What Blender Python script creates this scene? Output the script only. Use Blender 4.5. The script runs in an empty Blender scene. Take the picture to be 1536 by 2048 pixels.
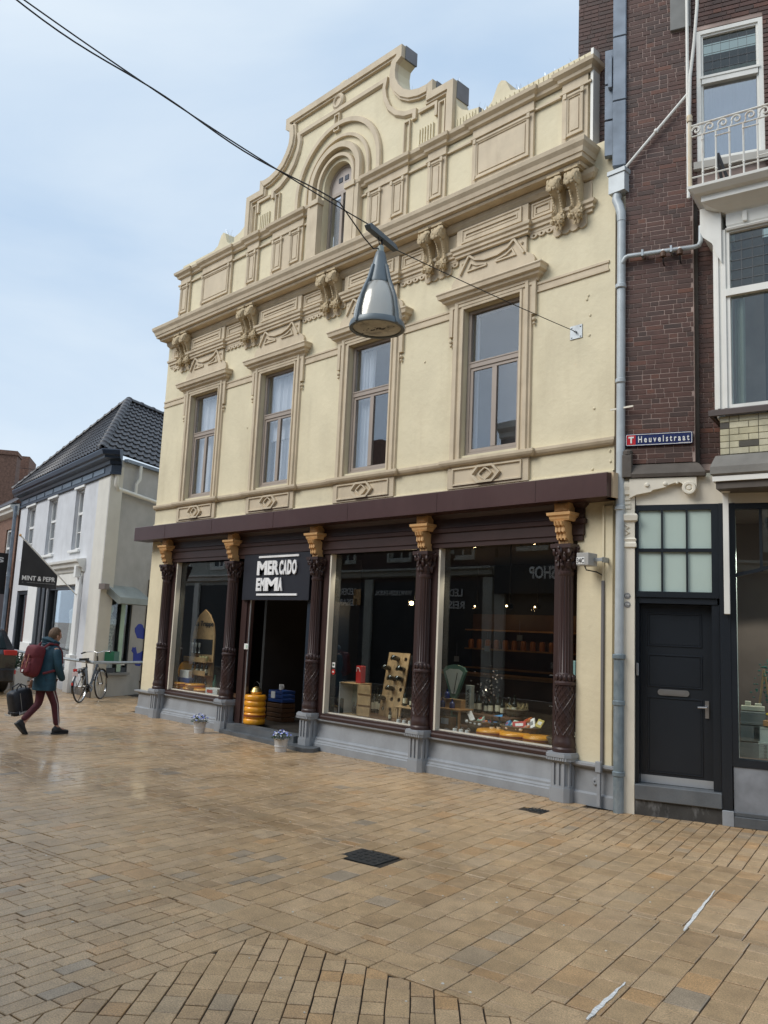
import bpy, bmesh, math, random
from mathutils import Vector, Matrix, noise as mnoise
from mathutils.geometry import tessellate_polygon
R = math.radians
pi = math.pi
rnd = random.Random(7)
SC = bpy.context.scene
COL = SC.collection

# ------------------------------------------------------------------ camera
cam = bpy.data.cameras.new('camera'); camo = bpy.data.objects.new('camera', cam); COL.objects.link(camo)
rx = Vector((0.70183067, 0.71094609, 0.04460232)); ux = Vector((0.07142544, -0.13253115, 0.98860199)); fx = Vector((-0.70875392, 0.69064546, 0.14379406))
camo.matrix_world = Matrix(((rx.x, ux.x, -fx.x, 5.1205), (rx.y, ux.y, -fx.y, -8.8304), (rx.z, ux.z, -fx.z, 1.87), (0, 0, 0, 1)))
cam.sensor_fit = 'VERTICAL'; cam.sensor_height = 36.0; cam.lens = 1662.85 / 2048 * 36.0
cam.clip_start = 0.05; cam.clip_end = 2000
SC.camera = camo

# ------------------------------------------------------------------ sky and sun
SUN_EL, SUN_AZ = R(42), R(205)      # azimuth clockwise from +y
W = bpy.data.worlds.new('World'); SC.world = W; W.use_nodes = True
nt = W.node_tree; nt.nodes.clear()
def wn(t, **k):
    n = nt.nodes.new(t)
    for a, b in k.items(): setattr(n, a, b)
    return n
out = wn('ShaderNodeOutputWorld'); bg = wn('ShaderNodeBackground'); bg.inputs['Strength'].default_value = 0.1
sky = wn('ShaderNodeTexSky', sky_type='NISHITA', sun_disc=False, sun_elevation=SUN_EL, sun_rotation=SUN_AZ, air_density=1.0, dust_density=1.5)
tc = wn('ShaderNodeTexCoord'); mp = wn('ShaderNodeMapping'); mp.inputs['Scale'].default_value = (1.0, 1.0, 2.6)
mp.inputs['Rotation'].default_value = (0.2, 0.1, 0.5)
nz = wn('ShaderNodeTexNoise'); nz.inputs['Scale'].default_value = 1.7; nz.inputs['Detail'].default_value = 6; nz.inputs['Roughness'].default_value = 0.5
nz.inputs['Distortion'].default_value = 0.35
rp = wn('ShaderNodeValToRGB'); rp.color_ramp.elements[0].position = 0.32; rp.color_ramp.elements[1].position = 0.68
rp.color_ramp.elements[0].color = (3.35, 4.35, 5.6, 1); rp.color_ramp.elements[1].color = (5.1, 5.75, 6.35, 1)
mx = wn('ShaderNodeMix', data_type='RGBA'); mx.inputs[0].default_value = 0.92
L = nt.links.new
L(tc.outputs['Generated'], mp.inputs[0]); L(mp.outputs[0], nz.inputs['Vector']); L(nz.outputs['Fac'], rp.inputs[0])
L(sky.outputs[0], mx.inputs[6]); L(rp.outputs[0], mx.inputs[7]); L(mx.outputs[2], bg.inputs['Color']); L(bg.outputs[0], out.inputs[0])
sl = bpy.data.lights.new('sun', 'SUN'); sl.energy = 1.5; sl.angle = R(34); sl.color = (1.0, 0.96, 0.9)
so = bpy.data.objects.new('sun', sl); COL.objects.link(so)
sd = Vector((math.sin(SUN_AZ) * math.cos(SUN_EL), math.cos(SUN_AZ) * math.cos(SUN_EL), math.sin(SUN_EL)))
so.rotation_euler = sd.to_track_quat('Z', 'Y').to_euler(); so.location = sd * 30
SC.view_settings.view_transform = 'Standard'; SC.view_settings.look = 'None'; SC.view_settings.gamma = 1
SC.view_settings.use_curve_mapping = False; SC.view_settings.exposure = 0.68
SC.render.engine = 'CYCLES'
SC.cycles.max_bounces = 7; SC.cycles.diffuse_bounces = 3; SC.cycles.glossy_bounces = 4; SC.cycles.transparent_max_bounces = 16
SC.cycles.transmission_bounces = 4; SC.cycles.caustics_reflective = False; SC.cycles.caustics_refractive = False
SC.cycles.use_denoising = True

# ------------------------------------------------------------------ materials
MATS = {}
def mat(name, col, rough=0.6, metal=0.0, var=0.12, vs=3.0, bump=0.0, bs=60.0, spec=0.5, attr=0.0, dirt=None, dirt_s=1.2, dirt_amt=0.35, coat=0.0, emit=None, es=1.0, rvar=0.0, objrand=0.0, streak=0.0):
    if name in MATS: return MATS[name]
    m = bpy.data.materials.new(name); m.use_nodes = True; t = m.node_tree; n = t.nodes; l = t.links.new
    b = n['Principled BSDF']; b.inputs['Roughness'].default_value = rough; b.inputs['Metallic'].default_value = metal
    b.inputs['Specular IOR Level'].default_value = spec
    if coat: b.inputs['Coat Weight'].default_value = coat; b.inputs['Coat Roughness'].default_value = 0.08
    g = n.new('ShaderNodeNewGeometry')
    nz = n.new('ShaderNodeTexNoise'); nz.inputs['Scale'].default_value = vs; nz.inputs['Detail'].default_value = 5
    l(g.outputs['Position'], nz.inputs['Vector'])
    mr = n.new('ShaderNodeMapRange'); mr.inputs[1].default_value = 0.3; mr.inputs[2].default_value = 0.7; mr.inputs[3].default_value = 1 - var; mr.inputs[4].default_value = 1 + var
    l(nz.outputs['Fac'], mr.inputs[0])
    mu = n.new('ShaderNodeMix'); mu.data_type = 'RGBA'; mu.blend_type = 'MULTIPLY'; mu.inputs[0].default_value = 1; mu.inputs[6].default_value = (*col, 1)
    l(mr.outputs[0], mu.inputs[7]); cur = mu.outputs[2]
    if objrand:
        oi = n.new('ShaderNodeObjectInfo'); m2 = n.new('ShaderNodeMapRange'); m2.inputs[3].default_value = 1 - objrand; m2.inputs[4].default_value = 1 + objrand
        l(oi.outputs['Random'], m2.inputs[0]); u = n.new('ShaderNodeMix'); u.data_type = 'RGBA'; u.blend_type = 'MULTIPLY'; u.inputs[0].default_value = 1
        l(cur, u.inputs[6]); l(m2.outputs[0], u.inputs[7]); cur = u.outputs[2]
    if dirt is not None:
        z2 = n.new('ShaderNodeTexNoise'); z2.inputs['Scale'].default_value = dirt_s; z2.inputs['Detail'].default_value = 7; z2.inputs['Roughness'].default_value = 0.65
        ma = n.new('ShaderNodeMapping'); ma.inputs['Scale'].default_value = (1, 1, 0.45); l(g.outputs['Position'], ma.inputs[0]); l(ma.outputs[0], z2.inputs['Vector'])
        m3 = n.new('ShaderNodeMapRange'); m3.inputs[1].default_value = 0.5; m3.inputs[2].default_value = 0.75; m3.inputs[3].default_value = 0; m3.inputs[4].default_value = dirt_amt
        l(z2.outputs['Fac'], m3.inputs[0]); u = n.new('ShaderNodeMix'); u.data_type = 'RGBA'; l(m3.outputs[0], u.inputs[0]); l(cur, u.inputs[6]); u.inputs[7].default_value = (*dirt, 1); cur = u.outputs[2]
    if streak:
        z2 = n.new('ShaderNodeTexNoise'); z2.inputs['Scale'].default_value = 1.0; z2.inputs['Detail'].default_value = 6; z2.inputs['Roughness'].default_value = 0.6
        ma = n.new('ShaderNodeMapping'); ma.inputs['Scale'].default_value = (3.2, 3.2, 0.45); l(g.outputs['Position'], ma.inputs[0]); l(ma.outputs[0], z2.inputs['Vector'])
        m3 = n.new('ShaderNodeMapRange'); m3.inputs[1].default_value = 0.52; m3.inputs[2].default_value = 0.78; m3.inputs[3].default_value = 0; m3.inputs[4].default_value = streak
        l(z2.outputs['Fac'], m3.inputs[0]); u = n.new('ShaderNodeMix'); u.data_type = 'RGBA'; u.blend_type = 'MULTIPLY'; l(m3.outputs[0], u.inputs[0]); l(cur, u.inputs[6]); u.inputs[7].default_value = (0.5, 0.45, 0.38, 1); cur = u.outputs[2]
    l(cur, b.inputs['Base Color'])
    if rvar:
        m4 = n.new('ShaderNodeMapRange'); m4.inputs[1].default_value = 0.3; m4.inputs[2].default_value = 0.7; m4.inputs[3].default_value = rough - rvar; m4.inputs[4].default_value = rough + rvar
        l(nz.outputs['Fac'], m4.inputs[0]); l(m4.outputs[0], b.inputs['Roughness'])
    if bump:
        z3 = n.new('ShaderNodeTexNoise'); z3.inputs['Scale'].default_value = bs; z3.inputs['Detail'].default_value = 4; l(g.outputs['Position'], z3.inputs['Vector'])
        bp = n.new('ShaderNodeBump'); bp.inputs['Strength'].default_value = bump; bp.inputs['Distance'].default_value = 0.01; l(z3.outputs['Fac'], bp.inputs['Height']); l(bp.outputs[0], b.inputs['Normal'])
    if emit: b.inputs['Emission Color'].default_value = (*emit, 1); b.inputs['Emission Strength'].default_value = es
    MATS[name] = m; return m
def glassmat(name, k=1.0, base=0.02, tint=(0.9, 0.95, 0.95), wav=0.0):
    if name in MATS: return MATS[name]
    m = bpy.data.materials.new(name); m.use_nodes = True; t = m.node_tree; n = t.nodes; l = t.links.new; n.clear()
    o = n.new('ShaderNodeOutputMaterial'); mi = n.new('ShaderNodeMixShader'); tr = n.new('ShaderNodeBsdfTransparent'); gl = n.new('ShaderNodeBsdfGlossy'); gl.inputs['Roughness'].default_value = 0.0
    tr.inputs[0].default_value = (*tint, 1)
    lw = n.new('ShaderNodeLayerWeight'); lw.inputs[0].default_value = 0.5; pw = n.new('ShaderNodeMath'); pw.operation = 'POWER'; pw.inputs[1].default_value = 4.5; l(lw.outputs['Facing'], pw.inputs[0])
    f = n.new('ShaderNodeMath'); f.operation = 'MULTIPLY_ADD'; f.inputs[1].default_value = 0.96; f.inputs[2].default_value = 0.042; l(pw.outputs[0], f.inputs[0]); ma = n.new('ShaderNodeMath'); ma.operation = 'MULTIPLY_ADD'; ma.inputs[1].default_value = k; ma.inputs[2].default_value = base; ma.use_clamp = True
    l(f.outputs[0], ma.inputs[0]); l(ma.outputs[0], mi.inputs[0]); l(tr.outputs[0], mi.inputs[1]); l(gl.outputs[0], mi.inputs[2]); l(mi.outputs[0], o.inputs[0])
    if wav:
        g = n.new('ShaderNodeNewGeometry'); z = n.new('ShaderNodeTexNoise'); z.inputs['Scale'].default_value = 1.3; z.inputs['Detail'].default_value = 1; l(g.outputs['Position'], z.inputs['Vector'])
        bp = n.new('ShaderNodeBump'); bp.inputs['Strength'].default_value = wav; bp.inputs['Distance'].default_value = 0.02; l(z.outputs['Fac'], bp.inputs['Height']); l(bp.outputs[0], gl.inputs['Normal'])
    MATS[name] = m; return m
def tilemat(name, ramp, rough=0.45, wet=True, bump=0.35, use_attr=True, speck=0.38):
    m = bpy.data.materials.new(name); m.use_nodes = True; t = m.node_tree; n = t.nodes; l = t.links.new; b = n['Principled BSDF']
    if use_attr: a = n.new('ShaderNodeAttribute'); a.attribute_name = 'tint'; src = a.outputs['Fac']
    else: a = n.new('ShaderNodeObjectInfo'); src = a.outputs['Random']
    cr = n.new('ShaderNodeValToRGB'); e = cr.color_ramp.elements
    while len(e) > 1: e.remove(e[-1])
    e[0].position = ramp[0][0]; e[0].color = (*ramp[0][1], 1)
    for p, c in ramp[1:]:
        q = e.new(p); q.color = (*c, 1)
    cr.color_ramp.interpolation = 'LINEAR'
    l(src, cr.inputs[0]); g = n.new('ShaderNodeNewGeometry')
    z = n.new('ShaderNodeTexNoise'); z.inputs['Scale'].default_value = 120; z.inputs['Detail'].default_value = 3; l(g.outputs['Position'], z.inputs['Vector'])
    mr = n.new('ShaderNodeMapRange'); mr.inputs[1].default_value = 0.3; mr.inputs[2].default_value = 0.7; mr.inputs[3].default_value = 1 - speck; mr.inputs[4].default_value = 1 + speck; l(z.outputs['Fac'], mr.inputs[0])
    u = n.new('ShaderNodeMix'); u.data_type = 'RGBA'; u.blend_type = 'MULTIPLY'; u.inputs[0].default_value = 1; l(cr.outputs[0], u.inputs[6]); l(mr.outputs[0], u.inputs[7])
    z2 = n.new('ShaderNodeTexNoise'); z2.inputs['Scale'].default_value = 7; z2.inputs['Detail'].default_value = 6; z2.inputs['Roughness'].default_value = 0.6; l(g.outputs['Position'], z2.inputs['Vector'])
    m2 = n.new('ShaderNodeMapRange'); m2.inputs[1].default_value = 0.35; m2.inputs[2].default_value = 0.7; m2.inputs[3].default_value = 1.12; m2.inputs[4].default_value = 0.84; l(z2.outputs['Fac'], m2.inputs[0])
    u2 = n.new('ShaderNodeMix'); u2.data_type = 'RGBA'; u2.blend_type = 'MULTIPLY'; u2.inputs[0].default_value = 1; l(u.outputs[2], u2.inputs[6]); l(m2.outputs[0], u2.inputs[7])
    z4 = n.new('ShaderNodeTexNoise'); z4.inputs['Scale'].default_value = 1.1; z4.inputs['Detail'].default_value = 8; z4.inputs['Roughness'].default_value = 0.7; l(g.outputs['Position'], z4.inputs['Vector'])
    m5 = n.new('ShaderNodeMapRange'); m5.inputs[1].default_value = 0.38; m5.inputs[2].default_value = 0.66; m5.inputs[3].default_value = 1.1; m5.inputs[4].default_value = 0.80; l(z4.outputs['Fac'], m5.inputs[0])
    u3 = n.new('ShaderNodeMix'); u3.data_type = 'RGBA'; u3.blend_type = 'MULTIPLY'; u3.inputs[0].default_value = 1; l(u2.outputs[2], u3.inputs[6]); l(m5.outputs[0], u3.inputs[7])
    l(u3.outputs[2], b.inputs['Base Color'])
    b.inputs['Roughness'].default_value = rough
    bp = n.new('ShaderNodeBump'); bp.inputs['Strength'].default_value = bump; bp.inputs['Distance'].default_value = 0.004; l(z.outputs['Fac'], bp.inputs['Height']); l(bp.outputs[0], b.inputs['Normal'])
    if wet:
        # wet film: thin water, thicker in patches and along the gutter line
        z3 = n.new('ShaderNodeTexNoise'); z3.inputs['Scale'].default_value = 0.55; z3.inputs['Detail'].default_value = 5; l(g.outputs['Position'], z3.inputs['Vector'])
        sx = n.new('ShaderNodeVectorMath'); sx.operation = 'DOT_PRODUCT'; l(g.outputs['Position'], sx.inputs[0]); sx.inputs[1].default_value = (-math.sin(R(8.5)), math.cos(R(8.5)), 0)
        d = n.new('ShaderNodeMath'); d.operation = 'ADD'; d.inputs[1].default_value = 3.40; l(sx.outputs['Value'], d.inputs[0])
        ab = n.new('ShaderNodeMath'); ab.operation = 'ABSOLUTE'; l(d.outputs[0], ab.inputs[0])
        gm = n.new('ShaderNodeMapRange'); gm.inputs[1].default_value = 0.0; gm.inputs[2].default_value = 0.45; gm.inputs[3].default_value = 0.55; gm.inputs[4].default_value = 0.0; l(ab.outputs[0], gm.inputs[0])
        # east-west: the right hand side has dried more
        sp = n.new('ShaderNodeSeparateXYZ'); l(g.outputs['Position'], sp.inputs[0])
        ew = n.new('ShaderNodeMapRange'); ew.inputs[1].default_value = 1.2; ew.inputs[2].default_value = -4.5; ew.inputs[3].default_value = -0.06; ew.inputs[4].default_value = 0.26; l(sp.outputs[0], ew.inputs[0])
        s1 = n.new('ShaderNodeMath'); s1.operation = 'ADD'; l(gm.outputs[0], s1.inputs[0]); l(ew.outputs[0], s1.inputs[1])
        s2 = n.new('ShaderNodeMath'); s2.operation = 'ADD'; l(s1.outputs[0], s2.inputs[0]); l(z3.outputs['Fac'], s2.inputs[1])
        wf = n.new('ShaderNodeMapRange'); wf.inputs[1].default_value = 0.35; wf.inputs[2].default_value = 0.95; wf.inputs[3].default_value = 0.12; wf.inputs[4].default_value = 0.9; l(s2.outputs[0], wf.inputs[0])
        l(wf.outputs[0], b.inputs['Coat Weight'])
        cr2 = n.new('ShaderNodeMapRange'); cr2.inputs[1].default_value = 0.4; cr2.inputs[2].default_value = 1.05; cr2.inputs[3].default_value = 0.45; cr2.inputs[4].default_value = 0.11; l(s2.outputs[0], cr2.inputs[0]); l(cr2.outputs[0], b.inputs['Coat Roughness'])
        b.inputs['Coat IOR'].default_value = 1.33
    MATS[name] = m; return m

cream = mat('cream_stucco', (0.72, 0.64, 0.45), 0.75, var=0.07, vs=1.5, bump=0.6, bs=11, dirt=(0.52, 0.44, 0.30), dirt_s=1.6, dirt_amt=0.35, streak=0.24)
tan = mat('tan_trim', (0.60, 0.50, 0.36), 0.7, var=0.07, vs=4, bump=0.15, bs=40, dirt=(0.34, 0.26, 0.17), dirt_s=3, dirt_amt=0.4, streak=0.3)
tan2 = mat('tan_ornament', (0.54, 0.43, 0.27), 0.75, var=0.1, vs=9, bump=0.3, bs=50, dirt=(0.24, 0.18, 0.12), dirt_s=9, dirt_amt=0.6)
whitep = mat('white_paint', (0.78, 0.77, 0.72), 0.55, var=0.05, dirt=(0.5, 0.48, 0.42), dirt_s=2.5, dirt_amt=0.25)
creamp = mat('off_white_paint', (0.76, 0.71, 0.60), 0.5, var=0.05, dirt=(0.5, 0.46, 0.38), dirt_s=3, dirt_amt=0.25)
taupe = mat('taupe_frame', (0.36, 0.30, 0.255), 0.45, var=0.05)
brown = mat('dark_brown_paint', (0.042, 0.021, 0.019), 0.42, var=0.15, vs=2, bump=0.05)
fascia_m = mat('fascia_sheet', (0.062, 0.028, 0.027), 0.36, var=0.1, vs=1.2, dirt=(0.09, 0.05, 0.046), dirt_s=1.5, dirt_amt=0.5, streak=0.4)
grey = mat('grey_plinth_paint', (0.30, 0.32, 0.345), 0.6, var=0.1, vs=3, bump=0.2, bs=25, dirt=(0.16, 0.16, 0.16), dirt_s=2.5, dirt_amt=0.4)
orange_tan = mat('apricot_paint', (0.62, 0.37, 0.16), 0.55, var=0.08, vs=8, dirt=(0.35, 0.2, 0.1), dirt_s=12, dirt_amt=0.4)
navy = mat('navy_board', (0.009, 0.010, 0.018), 0.5, var=0.05)
anth = mat('anthracite_paint', (0.014, 0.018, 0.024), 0.35, var=0.06)
black = mat('black_matt', (0.012, 0.012, 0.013), 0.5, var=0.1)
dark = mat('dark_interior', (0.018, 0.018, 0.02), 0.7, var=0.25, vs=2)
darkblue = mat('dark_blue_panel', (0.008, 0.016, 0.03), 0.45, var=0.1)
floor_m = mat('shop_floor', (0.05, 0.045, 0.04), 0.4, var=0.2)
metal = mat('galvanised', (0.42, 0.45, 0.47), 0.45, 0.55, var=0.14, vs=6, dirt=(0.22, 0.23, 0.24), dirt_s=5, dirt_amt=0.5)
zinc = mat('zinc_lead', (0.20, 0.235, 0.28), 0.45, 0.3, var=0.2, vs=5)
steel = mat('brushed_steel', (0.55, 0.55, 0.56), 0.3, 0.9, var=0.05)
silver = mat('aluminium_strip', (0.5, 0.52, 0.54), 0.4, 0.5, var=0.05)
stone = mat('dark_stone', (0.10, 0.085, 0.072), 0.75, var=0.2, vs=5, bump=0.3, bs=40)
bluestone = mat('blue_stone', (0.105, 0.115, 0.125), 0.5, var=0.25, vs=3, bump=0.2, bs=60, dirt=(0.2, 0.2, 0.2), dirt_s=4, dirt_amt=0.3)
slabgrey = mat('grey_slab', (0.22, 0.235, 0.26), 0.5, var=0.2, vs=6, bump=0.1)
wood = mat('pale_wood', (0.42, 0.27, 0.13), 0.55, var=0.18, vs=14)
wood2 = mat('warm_wood', (0.36, 0.19, 0.07), 0.5, var=0.2, vs=12)
darkwood = mat('brown_wood', (0.10, 0.05, 0.025), 0.5, var=0.2)
cheese = mat('yellow_cheese_wax', (0.84, 0.36, 0.022), 0.3, var=0.08, vs=10, coat=0.3, objrand=0.12)
cheese2 = mat('orange_cheese_wax', (0.80, 0.27, 0.02), 0.3, var=0.08, vs=10, coat=0.3)
cheese_b = mat('brown_print', (0.30, 0.07, 0.02), 0.5)
redm = mat('red_paint', (0.5, 0.03, 0.025), 0.4)
bluem = mat('blue_paint', (0.01, 0.03, 0.35), 0.5)
bluebox = mat('blue_print', (0.02, 0.06, 0.22), 0.4)
whitem = mat('white_plain', (0.8, 0.8, 0.78), 0.45, var=0.03)
greym = mat('mid_grey', (0.25, 0.25, 0.25), 0.5)
greenm = mat('dark_green', (0.02, 0.10, 0.06), 0.4)
mintm = mat('pale_mint', (0.45, 0.62, 0.5), 0.5)
glass_up = glassmat('upper_window_glass', 1.6, 0.11, (0.97, 0.98, 1.0), 0.03)
glass_shop = glassmat('shop_window_glass', 1.7, 0.018, (0.95, 0.98, 0.98), 0.02)
glass_old = glassmat('leaded_glass', 1.4, 0.03, (0.6, 0.64, 0.6), 0.12)
bottle_m = mat('bottle_glass', (0.02, 0.02, 0.012), 0.08, var=0.1, coat=0.8)
curtain_m = mat('sheer_curtain', (0.80, 0.83, 0.84), 0.8, var=0.04)
slate = mat('dark_roof_tile', (0.045, 0.043, 0.048), 0.45, var=0.3, vs=2.5, bump=0.1, objrand=0.15)
hwhite = mat('house_white', (0.62, 0.635, 0.665), 0.7, streak=0.15, var=0.06, bump=0.2, bs=12, dirt=(0.38, 0.38, 0.38), dirt_s=1.5, dirt_amt=0.3)
hside = mat('house_grey_side', (0.44, 0.435, 0.43), 0.75, var=0.08, bump=0.25, bs=10, dirt=(0.25, 0.24, 0.22), dirt_s=1.2, dirt_amt=0.4)
navytrim = mat('navy_cornice', (0.018, 0.03, 0.055), 0.4, var=0.1)
brick_m = tilemat('purple_brick', [(0, (0.052, 0.027, 0.020)), (0.35, (0.082, 0.034, 0.023)), (0.7, (0.090, 0.037, 0.026)), (0.88, (0.066, 0.036, 0.028)), (0.96, (0.12, 0.045, 0.027)), (1, (0.14, 0.05, 0.026))], 0.55, False, 0.4, False, 0.25)
brick_a = tilemat('purple_brick_joined', [(0, (0.052, 0.027, 0.020)), (0.35, (0.082, 0.034, 0.023)), (0.7, (0.090, 0.037, 0.026)), (0.88, (0.066, 0.036, 0.028)), (0.96, (0.12, 0.045, 0.027)), (1, (0.14, 0.05, 0.026))], 0.55, False, 0.4, True, 0.25)
redbrick_a = tilemat('red_brick_joined', [(0, (0.16, 0.06, 0.04)), (0.5, (0.26, 0.09, 0.05)), (1, (0.34, 0.13, 0.07))], 0.7, False, 0.4, True, 0.25)
mortar = mat('pale_mortar', (0.36, 0.27, 0.235), 0.85, var=0.35, vs=2.2, dirt=(.10, .07, .06), dirt_s=1.1, dirt_amt=.6)
dmortar = mat('dark_mortar', (0.05, 0.045, 0.042), 0.85, var=0.2)
ybrick = tilemat('cream_glazed_brick', [(0, (0.46, 0.42, 0.28)), (0.6, (0.56, 0.52, 0.37)), (0.88, (0.5, 0.46, 0.34)), (0.93, (0.10, 0.09, 0.07)), (1, (0.09, 0.08, 0.07))], 0.3, False, 0.1, False, 0.08)
PAVE = [(0, (0.37, 0.24, 0.127)), (0.15, (0.43, 0.288, 0.155)), (0.4, (0.46, 0.312, 0.172)), (0.6, (0.478, 0.33, 0.188)), (0.8, (0.45, 0.31, 0.18)), (0.88, (0.46, 0.275, 0.128)), (0.94, (0.43, 0.30, 0.17)), (0.975, (0.375, 0.28, 0.185)), (0.99, (0.31, 0.245, 0.175)), (1, (0.47, 0.335, 0.20))]
paver_m = tilemat('wet_paver', PAVE, 0.5)

# ------------------------------------------------------------------ mesh builder
class MB:
    def __init__(s): s.v = []; s.f = []; s.t = []
    def add(s, vs, fs, tint=None):
        n = len(s.v); s.v += [tuple(v) for v in vs]; s.f += [tuple(i + n for i in f) for f in fs]
        if tint is not None: s.t += [tint] * len(vs)
        return s
    def box(s, x0, x1, y0, y1, z0, z1, tint=None):
        s.add([(x0, y0, z0), (x1, y0, z0), (x1, y1, z0), (x0, y1, z0), (x0, y0, z1), (x1, y0, z1), (x1, y1, z1), (x0, y1, z1)],
              [(0, 3, 2, 1), (4, 5, 6, 7), (0, 1, 5, 4), (1, 2, 6, 5), (2, 3, 7, 6), (3, 0, 4, 7)], tint); return s
    def bbox(s, x0, x1, y0, y1, z0, z1, b=0.004, tint=None):
        # box with the front (y0) and z edges chamfered on all long edges: 24 verts simplified as inset faces
        c = []
        for (x, y, z) in [(x0, y0, z0), (x1, y0, z0), (x1, y1, z0), (x0, y1, z0), (x0, y0, z1), (x1, y0, z1), (x1, y1, z1), (x0, y1, z1)]:
            sx = b if x == x0 else -b; sy = b if y == y0 else -b; sz = b if z == z0 else -b
            c += [(x, y + sy, z + sz), (x + sx, y, z + sz), (x + sx, y + sy, z)]
        I = lambda k, a: 3 * k + a
        F = [(I(0, 0), I(4, 0), I(7, 0), I(3, 0)), (I(1, 0), I(2, 0), I(6, 0), I(5, 0)), (I(0, 1), I(1, 1), I(5, 1), I(4, 1)), (I(3, 1), I(7, 1), I(6, 1), I(2, 1)), (I(0, 2), I(3, 2), I(2, 2), I(1, 2)), (I(4, 2), I(5, 2), I(6, 2), I(7, 2))]
        for a, b_ in ((0, 4), (1, 5), (2, 6), (3, 7)): F.append((I(a, 0), I(a, 1), I(b_, 1), I(b_, 0)))
        for a, b_ in ((0, 1), (3, 2), (4, 5), (7, 6)): F.append((I(a, 1), I(a, 2), I(b_, 2), I(b_, 1)))
        for a, b_ in ((0, 3), (1, 2), (4, 7), (5, 6)): F.append((I(a, 0), I(a, 2), I(b_, 2), I(b_, 0)))
        for k in range(8): F.append((I(k, 0), I(k, 1), I(k, 2)))
        s.add(c, F, tint); return s
    def prism(s, poly, a0, a1, axis='y', tint=None):
        n = len(poly); m = {'y': lambda p, a: (p[0], a, p[1]), 'x': lambda p, a: (a, p[0], p[1]), 'z': lambda p, a: (p[0], p[1], a)}[axis]
        vs = [m(p, a0) for p in poly] + [m(p, a1) for p in poly]
        s.add(vs, [tuple(range(n)), tuple(range(2 * n - 1, n - 1, -1))] + [(i, (i + 1) % n, n + (i + 1) % n, n + i) for i in range(n)], tint); return s
    def holes(s, outer, holes, y0, y1):
        loops = [[Vector((p[0], p[1], 0)) for p in l] for l in [outer] + holes]
        tris = tessellate_polygon(loops); flat = [p for l in [outer] + holes for p in l]; n = len(flat)
        vs = [(p[0], y0, p[1]) for p in flat] + [(p[0], y1, p[1]) for p in flat]
        fs = [tuple(t) for t in tris] + [tuple(n + i for i in reversed(t)) for t in tris]
        k = 0
        for l in [outer] + holes:
            m = len(l)
            for i in range(m): fs.append((k + i, k + (i + 1) % m, n + k + (i + 1) % m, n + k + i))
            k += m
        s.add(vs, fs); return s
    def lathe(s, prof, c=(0, 0, 0), seg=20, a0=0, a1=2 * pi, rfun=None, axis='z'):
        full = abs(a1 - a0 - 2 * pi) < 1e-6; k = seg if full else seg + 1; vs = []; fs = []
        for (r, z) in prof:
            for i in range(k):
                a = a0 + (a1 - a0) * i / seg; rr = r * (rfun(a, z) if rfun else 1)
                if axis == 'z': vs.append((c[0] + rr * math.cos(a), c[1] + rr * math.sin(a), c[2] + z))
                elif axis == 'y': vs.append((c[0] + rr * math.cos(a), c[1] + z, c[2] + rr * math.sin(a)))
                else: vs.append((c[0] + z, c[1] + rr * math.cos(a), c[2] + rr * math.sin(a)))
        for j in range(len(prof) - 1):
            for i in range(seg if full else seg):
                i2 = (i + 1) % k if full else i + 1
                fs.append((j * k + i, j * k + i2, (j + 1) * k + i2, (j + 1) * k + i))
        s.add(vs, fs); return s
    def tube(s, pts, r, seg=8, cap=True, tint=None):
        pts = [Vector(p) for p in pts]; vs = []; fs = []; up = Vector((0, 0, 1)); n = len(pts)
        rr = r if isinstance(r, (list, tuple)) else [r] * n
        prev = None
        for i, p in enumerate(pts):
            d = (pts[min(i + 1, n - 1)] - pts[max(i - 1, 0)]).normalized()
            if prev is None:
                a = d.cross(up); a = a if a.length > 0.05 else d.cross(Vector((1, 0, 0)))
            else: a = prev - d * prev.dot(d)
            a.normalize(); prev = a; b = d.cross(a)
            for k in range(seg):
                t = 2 * pi * k / seg; vs.append(p + (a * math.cos(t) + b * math.sin(t)) * rr[i])
        for i in range(n - 1):
            for k in range(seg): fs.append((i * seg + k, i * seg + (k + 1) % seg, (i + 1) * seg + (k + 1) % seg, (i + 1) * seg + k))
        if cap: fs += [tuple(range(seg - 1, -1, -1)), tuple((n - 1) * seg + k for k in range(seg))]
        s.add(vs, fs, tint); return s
    def mould(s, prof, path, closed=False):
        # prof: (outward, z); path: plan points, outward is to the right of travel
        n = len(path); vs = []; fs = []; m = len(prof); P = [Vector(p) for p in path]
        for i, p in enumerate(P):
            if closed: d0 = (p - P[i - 1]).normalized(); d1 = (P[(i + 1) % n] - p).normalized()
            else:
                d1 = (P[i + 1] - p).normalized() if i < n - 1 else (p - P[i - 1]).normalized(); d0 = (p - P[i - 1]).normalized() if i else d1
            n0 = Vector((d0.y, -d0.x)); n1 = Vector((d1.y, -d1.x)); q = (n0 + n1); q = q / max(q.length_squared, 1e-4) * 2
            for (o, z) in prof: vs.append((p.x + q.x * o, p.y + q.y * o, z))
        for i in range(n if closed else n - 1):
            for j in range(m - 1): a = i * m + j; b = ((i + 1) % n) * m + j; fs.append((a, b, b + 1, a + 1))
        if not closed: fs += [tuple(range(m)), tuple((n - 1) * m + k for k in reversed(range(m)))]
        s.add(vs, fs); return s
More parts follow.
